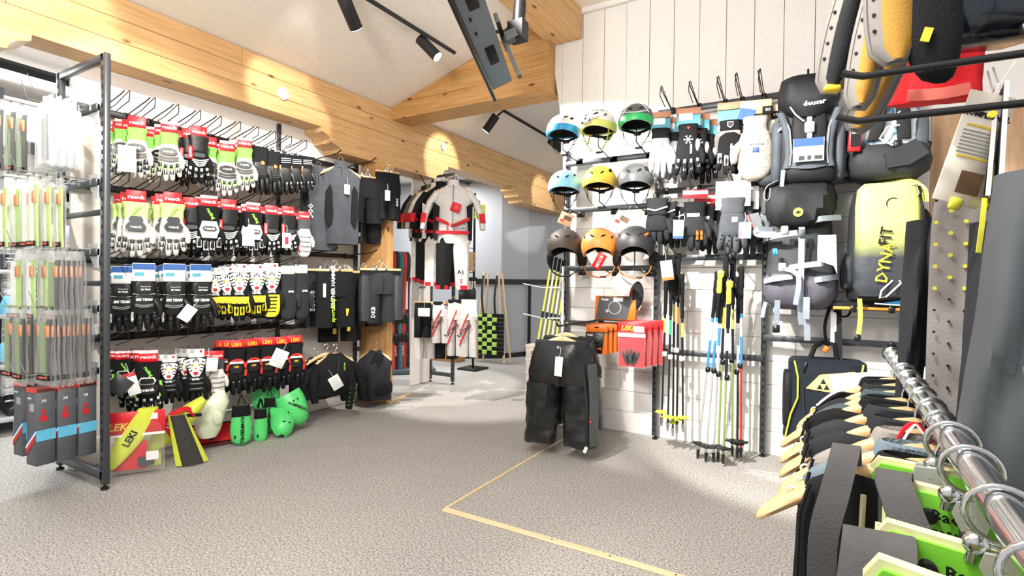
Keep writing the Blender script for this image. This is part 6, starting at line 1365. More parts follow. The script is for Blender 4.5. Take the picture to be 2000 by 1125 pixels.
obj('loose_strap', MB().ribbon([(-w_ * .2, -.335, -h * .68), (-w_ * .03, -.36, -h * .74), (-w_ * .06, -.35, -h * .96)], (1, 0, .3), .026, .004).ribbon([(-w_ * .42, -.2, -h * .95), (-w_ * .46, -.2, -h * 1.08)], (1, 0, 0), .022, .004), WEB, t); obj('blue_cord', MB().torus((-w_ * .32, -.32, -h * .55), (1, 0, .2), .018, .006, 12, 6).torus((-w_ * .29, -.32, -h * .55), (1, 0, .2), .018, .006, 12, 6), BLUE, t)
c = obj('white_tag', MB().prism([(w_ * .18, -h * .43), (w_ * .38, -h * .43), (w_ * .40, -h * .72), (w_ * .36, -h * .66), (w_ * .18, -h * .62)], -.365, -.362), PAPER, t)
obj('top_wire', MB().tube([(-.03, -.1, -.01), (0, -.08, .05), (.03, -.1, -.01)], .003, 6), CHROME, t)
# lime to charcoal rucksack, lower right
a, b = P(1645, 362, y=3.60), P(1806, 598, y=3.60); w_ = b.x - a.x; h = a.z - b.z; cx = (a.x + b.x) / 2
t = thing('rucksack', 'rucksack fading from lime yellow to charcoal, lower right', 'rucksack', (cx, 3.80, a.z), R(8))
obj('main_body', sack(w_ * .95, h, .25, [(0, .55, .5), (.06, .8, .8), (.2, .92, .95), (.5, .98, 1), (.8, 1.0, 1), (.95, .92, .9), (1.0, .7, .6)]), PK_D, t)
obj('front_panel', MB().loft([ringse(-w_ * (.05 - .03 * q), -.225, -h * q, w_ * a_ / 2, .06 * b_, 28, 3.2, .03, 5, i) for i, (q, a_, b_) in enumerate(((.015, .55, .4), (.06, .70, .8), (.2, .76, 1), (.45, .76, 1.1), (.7, .8, 1.2), (.85, .82, 1.2), (.93, .7, .8)))]), gradient('lime to charcoal cloth', '3a4048', 'e6ee86', -h * .62, -h * .36), t)
obj('lid_flap', MB().ribbon([(-.05, -.1, .0), (w_ * .2, -.2, -.005), (w_ * .36, -.235, -.04), (w_ * .40, -.23, -.12)], (0, 1, .4), .10, .012), mk('lime cloth', 'e2eb84', .6), t); obj('zip', MB().tube([(w_ * .30, -.27, -.04), (w_ * .34, -.265, -h * .2), (w_ * .36, -.26, -h * .5)], .006, 6), BLKP, t); obj('zip_puller', MB().tube([(w_ * .26, -.28, -.03), (w_ * .29, -.29, -.08), (w_ * .27, -.29, -.10)], .005, 6), BLKP, t)
text('DYNA', .078, TXTY, t, (-w_ * .10, -.318, -h * .66), (math.pi / 2, R(-82), 0), bold=.001); text('FIT', .078, TXTK, t, (-w_ * .085, -.306, -h * .45), (math.pi / 2, R(-82), 0), bold=.001)
obj('round_print', MB().torus((0, -.285, -h * .19), (0, 1, 0), .03, .003, 18, 5, a0=3.3, a1=6.1), TXTK, t); obj('cord_loop', MB().tube([(-.0, -.30, -h * .80), (-w_ * .13, -.31, -h * .88), (-w_ * .15, -.31, -h * .94), (-.03, -.31, -h * .93), (w_ * .1, -.30, -h * .82), (w_ * .08, -.295, -h * .8)], .005, 6).tube([(-w_ * .2, -.29, -h * .985), (w_ * .1, -.30, -h * .995), (w_ * .3, -.28, -h * .96)], .004, 6), CORD, t)
obj('side_strap', MB().ribbon([(w_ * .42, -.16, -h * .35), (w_ * .50, -.2, -h * .5), (w_ * .55, -.2, -h * .68), (w_ * .54, -.2, -h * .88)], (0, 1, 0), .03, .008), mk('lime strap piece', 'd6ea5a', .6), t); obj('side_pocket', puffy(w_ * .16, h * .32, .2, -h * .72, -.13, -w_ * .46), PK_D, t); obj('shoulder_wing', MB().ell((w_ * .52, -.06, -h * .55), (.05, .05, h * .35), 14, 8), PK_B, t)
obj('lime_tail', MB().ribbon([(-w_ * .36, -.25, -h * .95), (-w_ * .35, -.26, -h * 1.1), (-w_ * .37, -.26, -h * 1.24)], (1, 0, 0), .022, .004), mk('lime strap piece', 'd6ea5a', .6), t); buckle(t, -w_ * .38, -.26, -h * 1.27, .8, BLKP)
# flat rescue tray under the lime rucksack and things hanging beside it
p = P(1710, 598, y=3.70); t = thing('folded_sled', 'folded black and orange rescue sled lying under the lime rucksack', 'sled', p, R(4)); obj('fold', MB().box((0, 0, 0), (.46, .2, .05), ch=.015), BLK, t); obj('orange_edge', MB().box((0, -.103, -.012), (.44, .01, .018), ch=.003), mk('ochre webbing', 'c68a2e', .6), t); obj('blue_fold', MB().prism([(.02, .025), (.22, .06), (.2, .03), (.1, .005)], -.12, -.09), BLUE, t); obj('lime_fold', MB().prism([(.1, .0), (.17, .02), (.14, -.02)], -.125, -.10), YELP, t)
for x_ in (-.12, .06, .18): obj('sled_strap', MB().box((x_, -.108, -.015), (.03, .012, .04), ch=.003), BLKP, t)
p = P(1628, 600, y=3.70); t = thing('strap_set', 'black and white straps hanging between the lower rucksacks', 'straps', p, R(5)); obj('wide_strap', MB().ribbon([(.02, 0, .0), (.025, -.01, -.15), (.03, -.01, -.32)], (1, 0, 0), .04, .006), BLK2, t); obj('thin_strap', MB().ribbon([(-.02, 0, .0), (-.045, -.01, -.12), (-.03, -.01, -.24)], (1, 0, 0), .018, .004), BLK, t); obj('white_strap', MB().ribbon([(0, -.01, -.03), (0, -.012, -.22)], (1, 0, 0), .03, .003), PAPER, t); obj('carry_loop', MB().torus((.05, -.01, -.02), (0, 1, 0), .035, .007, 16, 6), BLK, t); obj('strap_end', MB().box((.03, -.012, -.33), (.05, .02, .03), ch=.004), BLKP, t)
# flat black bag behind the slate rucksack, yellow letters
p = P(1560, 340, y=3.80); t = thing('boot_bag', 'flat black bag with yellow letters peeping out under the slate rucksack', 'bag', p, R(4)); obj('bag_body', puffy(.40, .16, .10, -.01, 0), PK_B, t); text('FISCHER', .045, TXTY, t, (.02, -.056, -.02), bold=.001, shear=.2); obj('handle', MB().tube([(-.06, 0, .07), (-.05, 0, .1), (.05, 0, .1), (.06, 0, .07)], .008, 6), BLK, t)
# boot bag with the lime panel
a, b = P(1530, 696, y=3.66), P(1695, 696, y=3.66); w_ = b.x - a.x; h = .50; cx = (a.x + b.x) / 2
t = thing('boot_bag', 'navy black boot bag with pale lime panel and triangle emblem hanging low on the wall', 'bag', (cx, 3.78, a.z), R(6))
obj('main_body', sack(w_ * .96, h, .22, [(0, .86, .8), (.03, .96, 1), (.3, .98, 1), (.7, 1.04, 1), (.95, 1.08, 1), (1, .95, .85)], 4, .02), PK_N, t)
obj('lime_panel', MB().prism([(-w_ * .26, -h * .33), (-w_ * .10, -h * .16), (w_ * .30, -h * .10), (w_ * .30, -h * .34), (.04, -h * .36)], -.226, -.216), mk('pale lime print', 'edf08a', .6), t)
for q, (x_, z_) in enumerate(((-.10, -.30), (-.02, -.30), (-.06, -.235))): obj('triangle_emblem', MB().prism([(w_ * (x_ - .035), h * z_ - .012), (w_ * (x_ + .035), h * z_ - .012), (w_ * x_, h * z_ + .018)], -.229, -.224), PK_N, t)
text('FISCHER', .062, TXTY, t, (.02, -.224, -h * .60), (math.pi / 2, -.04, 0), bold=.0012, shear=.25, sp=1.05)
for s in (-1, 1): obj('lime_piping', MB().tube([(s * w_ * .40, -.20, -.01), (s * w_ * .36, -.224, -h * .2), (s * w_ * .36, -.226, -h * .45), (s * w_ * .44, -.22, -h * .65), (s * w_ * .50, -.2, -h * .95)], .005, 6), mk('lime piping', 'dbe64a', .5), t); obj('side_pocket', puffy(w_ * .12, h * .7, .17, -h * .5, -.12, s * w_ * .47), PK_B, t)
obj('pocket_seam', MB().tube([(-w_ * .30, -.224, -h * .3), (-w_ * .28, -.226, -h * .65), (-w_ * .15, -.226, -h * .72), (w_ * .25, -.226, -h * .72)], .004, 6), PK_D, t); obj('handle', MB().tube([(-w_ * .20, -.1, -.01), (-w_ * .14, -.1, .07), (-.02, -.1, .10), (w_ * .1, -.1, .09), (w_ * .13, -.1, -.01)], .014, 8), BLK, t); obj('zip_puller', MB().box((-w_ * .28, -.222, -h * .08), (.012, .012, .06), Matrix.Rotation(.3, 3, 'Y'), ch=.003), BLKP, t)
one('orange_charm', MB().box(P(1613, 682, y=3.64), (.03, .03, .04), Matrix.Rotation(.5, 3, 'Y'), ch=.006), ORG, 'small orange tag on the handle of the boot bag', 'tag')
for i, (u, v, z) in enumerate(((1580, 130, 2.40), (1547, 345, 1.82), (1732, 352, 1.80))):
    p = P(u, v, y=3.84); one('bag_hook', MB().tube([(0, 0, 0), (0, -.10, .02), (0, -.14, .07)], .006, 8).box((0, .004, 0), (.03, .014, .06), ch=.003), WIRE, ('black hook above the slate rucksack', 'black hook above the charcoal rucksack', 'black hook above the lime rucksack')[i], 'hook', loc=(p.x, 3.84, z))
# ================================================================ FOREGROUND CLOTHES RAIL
def rz_(y): return .945 + .042 * (y - .6)
RXX = .145
gr = thing('garment_rail', 'thick chrome clothes rail running towards the camera with a dark arm at its end', 'clothes rail', (0, 0, 0))
obj('tube', MB().tube([(RXX, .22, rz_(.22)), (RXX, .9, rz_(.9)), (RXX, 1.57, rz_(1.57))], .0165, 24), CHROME, gr)
obj('end_cap', MB().disc((RXX, 1.572, rz_(1.57)), (0, 1, 0), .019, .012, 18), DSTEEL, gr); obj('end_bolt', MB().ell((RXX, 1.575, rz_(1.57) + .022), (.010, .010, .009), 12, 6), DSTEEL, gr)
obj('arm', MB().box((RXX + .27, 1.585, rz_(1.57) - .004), (.54, .02, .045), ch=.004), DSTEEL, gr)
obj('post', MB().box((RXX + .56, 1.585, .97), (.04, .05, 1.94), ch=.004), DSTEEL, gr); obj('foot', MB().box((RXX + .45, 1.585, .015), (.7, .06, .03), ch=.004), DSTEEL, gr)
obj('near_post', MB().box((RXX + .56, .1, .97), (.04, .05, 1.94), ch=.004), DSTEEL, gr); obj('upper_tube', MB().tube([(RXX + .29, .1, 1.53), (RXX + .29, 1.585, 1.53)], .0165, 16), DSTEEL, gr); obj('upper_arm', MB().box((RXX + .42, 1.585, 1.53), (.30, .02, .04)).box((RXX + .42, .1, 1.53), (.30, .02, .04)), DSTEEL, gr)
obj('near_arm', MB().box((RXX + .27, .22, rz_(.22)), (.54, .02, .045), ch=.004), DSTEEL, gr)
TEALG = fab('grey teal cloth', '4c5a60', .85, .5); BGR = fab('blue grey knit', '71818c', .9, .8, 200); STONE = fab('stone grey cloth', '97928d', .85, .5); CHAR = fab('charcoal softshell', '303237', .8, .4)
def fgtop(label, y, mt, wdt, h, ph, tilt=0., trim=None, cuffs=None):
    z = rz_(y) + .019; c = (RXX, y, z); rz = R(random.uniform(-5, 5)) + R(2)
    hg = hanger(f'beech hanger on the chrome rail under the {label.split(",")[0]}', c, rz, .42, 'beech hangers on the chrome rail', tilt=tilt, drop=.125)
    t = thing('sleeveless_shirt', label, 'shirt', c, group=None, rot=(0, R(tilt), rz)); n = 36
    prof = [(-.19, .50, .40, 0), (-.15, .54, .44, 0), (-.112, .60, .50, .02), (-.114, .69, .56, .0), (-.124, .81, .60, .0), (-.138, .93, .66, .0), (-.154, 1.0, .74, 0), (-.20, 1.02, .9, 0), (-.30, .97, 1.0, 0), (-.45, .93, 1.1, 0), (-h, .95, 1.05, 0)]
    rg = [ringse(0, 0, z_, wdt * a, .042 * b, n, 2.6, .0 if i < 7 else .16, 6, ph + .3 * i) for i, (z_, a, b, q) in enumerate(prof)]
    rg += [[Vector((p.x * .93, p.y * .85, p.z + .01)) for p in rg[-1]], [Vector((p.x * .9, p.y * .8, p.z + .2)) for p in rg[-1]]]
    obj('top_body', MB().loft(rg), mt, t)
    obj('collar', MB().loft([ringse(0, .004, z_, a, b, 20, 2.2, .04, 5, ph) for z_, a, b in ((-.118, .085, .022), (-.10, .075, .026), (-.078, .066, .028), (-.074, .060, .022), (-.10, .06, .018))]), mt, t)
    for s in (-1, 1):
        obj('armhole_seam', MB().tube([(s * wdt * .95, -.022, -.138), (s * wdt * 1.01, -.034, -.18), (s * wdt * .97, -.044, -.27), (s * wdt * .90, -.044, -.34)], .003, 6), cuffs or BLK, t)
        if trim: obj('trim', MB().ribbon([(s * wdt * .60, -.022, -.098), (s * wdt * .8, -.026, -.118), (s * wdt * .98, -.024, -.146)], (0, 1, 0), .012, .004), trim, t)
    return t
FG = [(1.545, BLK, .165, 'black sleeveless top with white piping, farthest on the chrome rail', -3, TXTW), (1.47, BLK2, .168, 'plain black sleeveless top, second from the far rail end', -2, None), (1.395, TEALG, .165, 'grey teal sleeveless top, third from the far rail end', 0, None),
      (1.32, BLK, .17, 'black softshell top, fourth from the far rail end', 3, None), (1.245, CHAR, .17, 'charcoal top with folded shoulder, fifth from the far rail end', 2, None), (1.165, BLK2, .172, 'dark top squeezed behind the stone grey one', 1, None),
      (1.09, STONE, .165, 'stone grey sleeveless top on the chrome rail', 0, None), (1.01, BGR, .165, 'blue grey knitted top on the chrome rail', 2, None), (.935, BLK, .155, 'black top with wide bare hanger end, nearest of the tops', 6, None)]
for i, (y, mt, wd, lb, tl, tr) in enumerate(FG): fgtop(lb, y, mt, wd, .66 + .03 * (i % 3), i * 1.1, tl, tr)
one('rail_card', MB().box((RXX - .04, 1.58, rz_(1.57) - .075), (.17, .004, .05), Matrix.Rotation(R(-10), 3, 'Y')), PAPER, 'white card edge on the farthest black top', 'card')
t = thing('ribbon_loop', 'red and white cord loop around a hanger neck on the chrome rail', 'cord', (RXX - .015, 1.08, rz_(1.08) + .0)); obj('red_cord', MB().ribbon([(-.035, -.012, -.10), (-.01, -.01, -.045), (.012, -.01, -.045), (.045, -.012, -.10)], (0, 1, 0), .012, .004), RED, t); obj('white_cord', MB().ribbon([(-.028, -.018, -.10), (-.004, -.016, -.045), (.008, -.016, -.045), (.036, -.018, -.10)], (0, 1, 0), .006, .003), PAPER, t)
# green back protectors on clip hangers
def protector(i, y, ztop, x0, x1, label, lean):
    z = rz_(y) + .019; hz = z - ztop
    ch = thing('clip_hanger', ('chrome clip hanger of the farthest green protector', 'chrome clip hanger of the middle green protector', 'chrome clip hanger of the nearest full green protector', 'chrome clip hanger of the green protector cut by the frame')[i], 'hanger', (RXX, y, z), R(-8))
    obj('ring', MB().torus((0, 0, -.026), (0, 1, 0), .027, .0032, 24, 8), CHROME, ch)
    obj('swivel', MB().ell((-.018, 0, -.057), (.011, .009, .011), 12, 7).tube([(-.018, 0, -.05), (-.022, 0, -.075)], .005, 8), CHROME, ch)
    jo = 0 if i == 0 else .024
    obj('clip_jaw', MB().prism([(jo + -.036, -.060), (jo + -.014, -.058), (jo + -.006, -.072), (jo + -.012, -.096), (jo + -.030, -.096), (jo + -.040, -.074)], -.012, -.007).prism([(jo + -.036, -.060), (jo + -.014, -.058), (jo + -.006, -.072), (jo + -.012, -.096), (jo + -.030, -.096), (jo + -.040, -.074)], .007, .012), mk('satin steel', 'dcdddd', .38, .7), ch)
    obj('clip_spring', MB().torus((jo - .022, 0, -.074), (1, 0, 0), .010, .0025, 14, 6), CHROME, ch); obj('rubber_tip', MB().box((jo - .022, 0, -.100), (.022, .03, .018), ch=.003), SLOT, ch)
    w_ = x1 - x0; cx = (x0 + x1) / 2; t = thing('back_protector', label, 'protector', (cx, y, ztop), R(lean))
    k = w_ / 2; outline = lambda q: [(-k * .98, -.03), (-k * .86, -.006), (-k * .3, 0), (k * .2, .002), (k * .8, -.012), (k, -.05), (k * .96, -.25), (k * .6, -.42), (-k * .6, -.42), (-k * .98, -.25)]
    def plate(sc, y0, y1):
        mb = MB(); po = [(a * sc, -.2 + (b + .2) * sc) for a, b in outline(0)]; n = len(po)
        cv = lambda a: .05 * (a / k) ** 2
        vs = [(a, y0 + cv(a), b) for a, b in po] + [(a, y1 + cv(a), b) for a, b in po] + [(0, y0, -.12), (0, y1, -.12), (0, y0, -.3), (0, y1, -.3)]
        fs = []
        for j in range(n): q = (j + 1) % n; c = 2 * n if (po[j][1] + po[q][1]) / 2 > -.2 else 2 * n + 2; fs += [(j, q, c), (j + n, q + n, c + 1), (j, q, q + n, j + n)]
        return mb.add(vs, fs)
    obj('foam_plate', plate(1.0, .0, .014), mk('cream foam edge', 'ded9a6', .7), t); pp = obj('green_lining', plate(.965, -.004, .004), GRN2, t)
    tx = (.118, .128, .122, .10)[i] - cx; ty = .03 * abs(tx / k) - .0085; text('Back', .018, TXTK, pp, (tx, ty, -.030), bold=.0003); text('Protection', .015, TXTK, pp, (tx + .008, ty, -.048), bold=.0002)
    mb = MB()
    for a, b in ((-.55, -.035), (.6, -.04), (-.6, -.14), (.62, -.15), (-.1, -.19), (.3, -.22)): mb.disc((a * k, -.003 + .05 * a * a, b), (0, 1, 0), .008, .012, 12)
    o = obj('vent_holes', mb, SLOT, pp); o['kind'] = 'stuff'
    STR = fab('grey black elastic', '555354', .85, .25)
    sx, sw = ((.030, .034), (.076, .036), (.052, .062), (.045, .045))[i]; zo = (0, 0, -.02, -.03)[i]; sx -= cx; dx = (-.02, .05, -.01, -.02)[i]
    obj('shoulder_strap', MB().ribbon([(sx, .06, -.12), (sx, .05, -.03 + zo), (sx, .025, .004 + zo), (sx, -.015, .004 + zo), (sx + dx * .4, -.045, -.04 + zo), (sx + dx, -.06, -.11), (sx + dx, -.05, -.24)], (1, .15, 0), sw, .006), STR, t)
    obj('waist_belt', MB().ribbon([(-k * .7, .08, -.22), (-k * .95, .05, -.22), (-k * 1.0, .0, -.24), (-k * .9, -.03, -.27)], (0, .2, 1), .10, .006), STR, t)
    obj('strap_edge', MB().tube([(-k * .98, -.008, -.05), (-k * 1.0, -.008, -.12), (-k * .98, -.008, -.2)], .004, 6), mk('cream foam edge', 'ded9a6', .7), t)
protector(0, .865, .912, .05, .29, 'green back protector with black lettering, farthest of the protectors, behind the chrome clip', -6)
protector(1, .765, .914, .06, .28, 'green back protector with draped grey strap and lettering, second of the protectors', -8)
protector(2, .645, .904, .045, .26, 'green back protector with wide folded grey strap, third of the protectors', -4)
protector(3, .53, .912, .03, .23, 'green back protector cut off by the lower edge of the frame', -4)
# dark jackets on the upper tube
PERF = fab('grey perforated pad', '8a8684', .85, .3); LIMEP = mk('lime dot', 'e4e04a', .6)
def dots(t, pts, r=.0055, mt=None, y=-.005):
    mb = MB()
    for x, z, q in pts: mb.disc((x, y, z), (0, 1, 0), r, .006, 8)
    o = obj('perforations', mb, mt or SLOT, t); o['kind'] = 'stuff'; return o
def darkjacket(label, y, x0, zs, wd, h, mt, ph, perf, rz=0.):
    t = thing('protector_jacket', label, 'jacket', (x0 + wd, y, zs), rz); n = 36
    prof = [(.035, .16, .5), (.03, .3, .6), (.0, .48, .7), (-.04, .62, .8), (-.09, .75, .9), (-.16, .88, 1.0), (-.25, .96, 1.1), (-.45, .98, 1.1), (-h, 1.0, 1.05)] if not perf else [(.035, .25, .5), (.02, .55, .6), (0, .84, .75), (-.03, .97, .9), (-.08, 1.0, 1.0), (-.25, .96, 1.1), (-.45, .92, 1.1), (-h, .95, 1.05)]
    rg = [ringse(0, 0, z, wd * a, .05 * b, n, 2.6, .0 if i < 3 else (.13 if perf else .2), 5 if perf else 3, ph + .4 * i) for i, (z, a, b) in enumerate(prof)]; rg += [[Vector((p.x * .93, p.y * .85, p.z + .01)) for p in rg[-1]], [Vector((p.x * .9, p.y * .8, p.z + .2)) for p in rg[-1]]]
    obj('jacket_body', MB().loft(rg), mt, t)
    for s in (-1, 1): obj('sleeve', MB().loft([ringse(s * wd * ((1.02 if perf else .78) + (.10 if perf else .24) * min(1, f * 1.6)), (.035 if perf else -.02) - .012 * math.sin(f * 3), (-.04 if perf else -.10) - .58 * f, (.028 if perf else .062) - .010 * f, .05 - .012 * f, 30, 2.0, (.16 if perf else .2) * min(1, f * 4), 3, ph + s + f * 3.5 + .5 * math.sin(f * 14)) for f in [k / 30 for k in range(31)]]), mt, t)
    if not perf:
        for k, pts in enumerate(([(-wd * .95, -.075, -.20), (-wd * .6, -.085, -.30), (-wd * .2, -.08, -.26)], [(-wd * 1.0, -.07, -.34), (-wd * .7, -.10, -.44), (-wd * .3, -.09, -.40), (0, -.07, -.30)], [(-wd * .5, -.06, -.02), (-wd * .55, -.075, -.16), (-wd * .5, -.075, -.30)])): obj('cloth_fold', MB().tube(smooth(pts, 6), [.004] + [.012] * (6 * (len(pts) - 1) - 1) + [.004], 10, sq=(1, .6)), mt, t)
    if perf:
        zz_ = [0, -.1, -.3, -.55, -h + .04]
        obj('pad_panel', MB().ribbon([(-wd * .70, -.040, .005), (-wd * .74, -.050, -.06), (-wd * .76, -.058, -.28), (-wd * .76, -.058, -.45), (-wd * .78, -.058, -h + .03)], (1, -.25, 0), .090, .007), PERF, t)
        P1 = []; P2 = []
        for k in range(30):
            z = -.01 - k * .021
            for q in range(4):
                if (k + q) % 2 == 0: (P2 if 1 <= k <= 8 and q < 3 else P1).append((-wd * .76 - .034 + .022 * q, z, 0))
        dots(t, [p for p in P1 if p[1] > -h + .05], .0024, SLOT, -.064); dots(t, P2, .0038, LIMEP, -.064)
        obj('panel_seam', MB().tube([(-wd * .35, -.06, .0), (-wd * .38, -.064, -.2), (-wd * .5, -.064, -h + .05)], .003, 6), SLOT, t)
    return t
darkjacket('dark jacket with perforated grey panel and lime dots, farthest on the upper tube', 1.33, .176, 1.325, .20, .56, CHAR, .3, True, R(-6))
darkjacket('second dark jacket with perforated grey panel on the upper tube', 1.14, .245, 1.30, .20, .60, CHAR, 1.7, True, R(-6))
darkjacket('dark grey jacket nearest the camera with a long hanging sleeve at the right edge', .92, .215, 1.395, .17, .62, mk('slate softshell', '4d5257', .75, var=.08, vs=5, bump=.7, bs=7), 2.9, False, R(-4))
for i, (y, x, z) in enumerate(((1.33, .376, 1.35), (1.14, .445, 1.33), (.92, .375, 1.44))):
    t = thing('clothes_hanger', ('beech hanger of the farthest dark jacket', 'beech hanger of the second dark jacket', 'beech hanger of the nearest dark jacket')[i], 'hanger', (RXX + .29, y, 1.548), R(-5)); obj('hook', MB().tube([(.018 * math.cos(a), 0, -.018 + .018 * math.sin(a)) for a in [math.pi * (1.0 - 1.25 * k / 9) for k in range(10)]] + [(.004, 0, -.05), (x - RXX - .29, 0, z - 1.548 + .03)], .0025, 6), CHROME, t); obj('hanger_arms', MB().loft([[Vector((x - RXX - .29 + q * .15, .008 * math.cos(2 * math.pi * j / 10), z - 1.548 + .02 - .05 * abs(q) ** 1.5 + .014 * math.sin(2 * math.pi * j / 10))) for j in range(10)] for q in [-1 + k / 5 for k in range(11)]]), HANG, t)
# tall product cards tucked by the jackets
for i, (u0, v0, y, w_, h, dx) in enumerate(((1902, 292, 1.15, .072, .185, 0), (1932, 290, 1.18, .07, .20, 0), (1950, 285, 1.16, .06, .20, 0))):
    p = P(u0, v0, y=y); t = thing('product_card', ('tall cream product card with dark heading before the perforated jacket', 'tall dark edged product card behind the cream one', 'third tall product card close to the near jacket')[i], 'card', p, rot=(R(4), R(15), R((24, 84, 88)[i])))
    obj('card', MB().box((0, 0, 0), (w_, .004, h), ch=.001), mk('cream card', 'f3eadb', .5) if i == 0 else BLKP, t)
    if i == 0:
        text('KOMPERDELL', .012, TXTK, t, (.0, -.003, h * .30), bold=.0004); obj('yellow_rule', MB().box((0, -.0028, h * .2), (w_ * .7, .001, .003)).box((0, -.0028, -h * .08), (w_ * .7, .001, .003)), TXTY, t)
        for k in range(7): obj('print_line', MB().box((-.004, -.0026, h * .15 - .006 * k), (w_ * .65, .001, .002)), GREYP, t)
        obj('picture', MB().box((.01, -.0026, -h * .3), (w_ * .5, .001, h * .2)), mk('brown picture', '6b5138', .6), t)
    else: obj('card_edge', MB().box((-w_ * .48, -.001, 0), (.006, .006, h)), PAPER, t)
    obj('lime_tab', MB().box((0, -.002, -h * .5), (.02, .008, .02), ch=.003), LIMEP, t); obj('string', MB().tube([(0, 0, h / 2), (.02, .01, h / 2 + .06)], .0015, 5), WHP, t)
t = thing('lime_tab_strip', 'narrow lime strip hanging between the dark jackets', 'tag', P(1922, 440, y=1.02), R(10)); obj('strip', MB().ribbon([(0, 0, .04), (-.004, -.004, 0), (-.006, 0, -.04)], (1, 0, 0), .006, .002), LIMEP, t); obj('yellow_disc', MB().disc((.004, -.006, .16), (0, 1, 0), .005, .006, 14), TXTY, t)
# black prongs high up
for i, (z0, y, x0) in enumerate(((1.505, 1.05, .022), (1.432, 1.05, .016))):
    one('support_prong', MB().tube([(x0, y, z0 + .004), (x0 + .006, y, z0), (x0 + .03, y, z0 - .008), (x0 + .06, y, z0 - .008), (.72, y, z0 - .02)], .0058, 10), BLKP, ('upper', 'lower')[i] + ' black prong crossing in front of the turned rucksack', 'hook')
one('prong_post', MB().box((.735, 1.05, .95), (.03, .04, 1.9), ch=.004), DSTEEL, 'dark post carrying the black prongs, outside right', 'post')
# padded protectors hung on the upper prong
MUS = mk('mustard foam', 'b88a35', .75, var=.06, bump=.2); PGR = mk('grey foam', '8b8783', .7, var=.05)
def pad(label, p, h, w_, rot, outer, inner, lime=False):
    t = thing('padded_protector', label, 'protector', p, rot=rot); n = 10
    rows = [(-h * k / n, w_ * (.62 + .38 * math.sin(math.pi * (.1 + .75 * k / n))) * (1 if k < n else .55), .03, 0, 0) for k in range(n + 1)]
    obj('outer_shell', shell([(z, w * 1.0, d, cx, .02) for z, w, d, cx, cy in rows], 80, 14, .006), outer, t)
    obj('lining', shell([(z * .97 - .004, w * .84, d * .98 + .003, cx, .02) for z, w, d, cx, cy in rows], 76, 14, .012), inner, t)
    obj('rim', MB().tube([(-rows[k][1] * .98, .010, rows[k][0]) for k in range(n + 1)] + [(rows[k][1] * .98, .010, rows[k][0]) for k in range(n, -1, -1)], .004, 6), PGR, t)
    mb = MB()
    for k in range(5): mb.disc((-w_ * .75, .0, -h * (.15 + .14 * k)), (-1, -1, 0), .003, .004, 6)
    o = obj('air_holes', mb, SLOT, t); o['kind'] = 'stuff'
    if lime: obj('lime_edge', MB().box((0, -.01, -h * .99), (w_ * .9, .02, .012), ch=.003), TXTY, t)
    return t
pad('dark grey padded protector with lime lower edge, left of the mustard ones', P(1672, -40, y=1.16), .20, .030, (R(4), R(10), R(12)), PGR, BLK2, True)
pad('mustard lined protector with grey rim, in the middle at the top', P(1722, -30, y=1.12), .215, .026, (R(-3), R(9), R(14)), PGR, MUS)
pad('mustard protector pointing down at the top edge', P(1745, -110, y=1.05), .185, .040, (R(5), R(-4), R(10)), PGR, MUS)
pad('grey padded protector with mustard inside, lowest and slanted', P(1765, 60, y=1.20), .185, .030, (R(4), R(22), R(10)), PGR, MUS)
# red shirt, black jacket and glossy bag high on the right
t = thing('sports_shirt', 'bright red thin shirt hem hanging under the black bag, top right', 'shirt', P(1850, 60, y=1.34), R(10)); REDT = fab('red thin cloth', 'e0262e', .7, .3)
obj('shirt_hem', MB().loft([ringse(.0 - .02 * k / 6, 0, .12 - .26 * k / 6, .052 + .004 * k, .02, 26, 2.4, .18, 5, k * .7) for k in range(7)]), REDT, t); obj('hem_fold', MB().ribbon([(-.07, -.024, -.128), (-.02, -.03, -.132), (.03, -.026, -.125)], (0, 0, 1), .022, .004), mk('pale red cloth', 'f07a6c', .7), t)
t = thing('hip_guard', 'matt black padded guard with small yellow print at the top edge', 'guard', P(1812, -60, y=1.08), R(12)); obj('guard_body', MB().loft([ringse(.004 * k, 0, -.185 * f, .042 * a, .022 * a, 24, 2.3) for k, (f, a) in enumerate(((0, .9), (.3, 1.0), (.6, .95), (.85, .75), (.96, .5), (1.0, .2)))]), BLK, t); pr = obj('print', MB().box((-.008, -.0245, -.115), (.012, .002, .022), Matrix.Rotation(.3, 3, 'Y')), TXTY, t)
GLO = mk('glossy dark nylon', '0b1622', .22, var=.5, vs=9, bump=1.0, bs=12, coat=.4)
t = thing('glossy_bag', 'glossy blue black nylon bag at the top right corner', 'bag', P(1935, -10, y=1.20), R(10)); obj('bag_body', MB().loft([ringse(.0, 0, .13 - .215 * f, .085 * a, .05 * a, 30, 2.8, .08, 6, f * 7) for f, a in ((0, .8), (.2, 1), (.5, 1.04), (.8, 1.0), (.95, .85), (1, .6))]), GLO, t); obj('buckle', MB().box((.035, -.05, -.085), (.03, .012, .02), ch=.003), BLKP, t); obj('handle', MB().tube([(-.04, 0, .12), (-.03, 0, .17), (.03, 0, .17), (.04, 0, .12)], .006, 6), BLK, t)

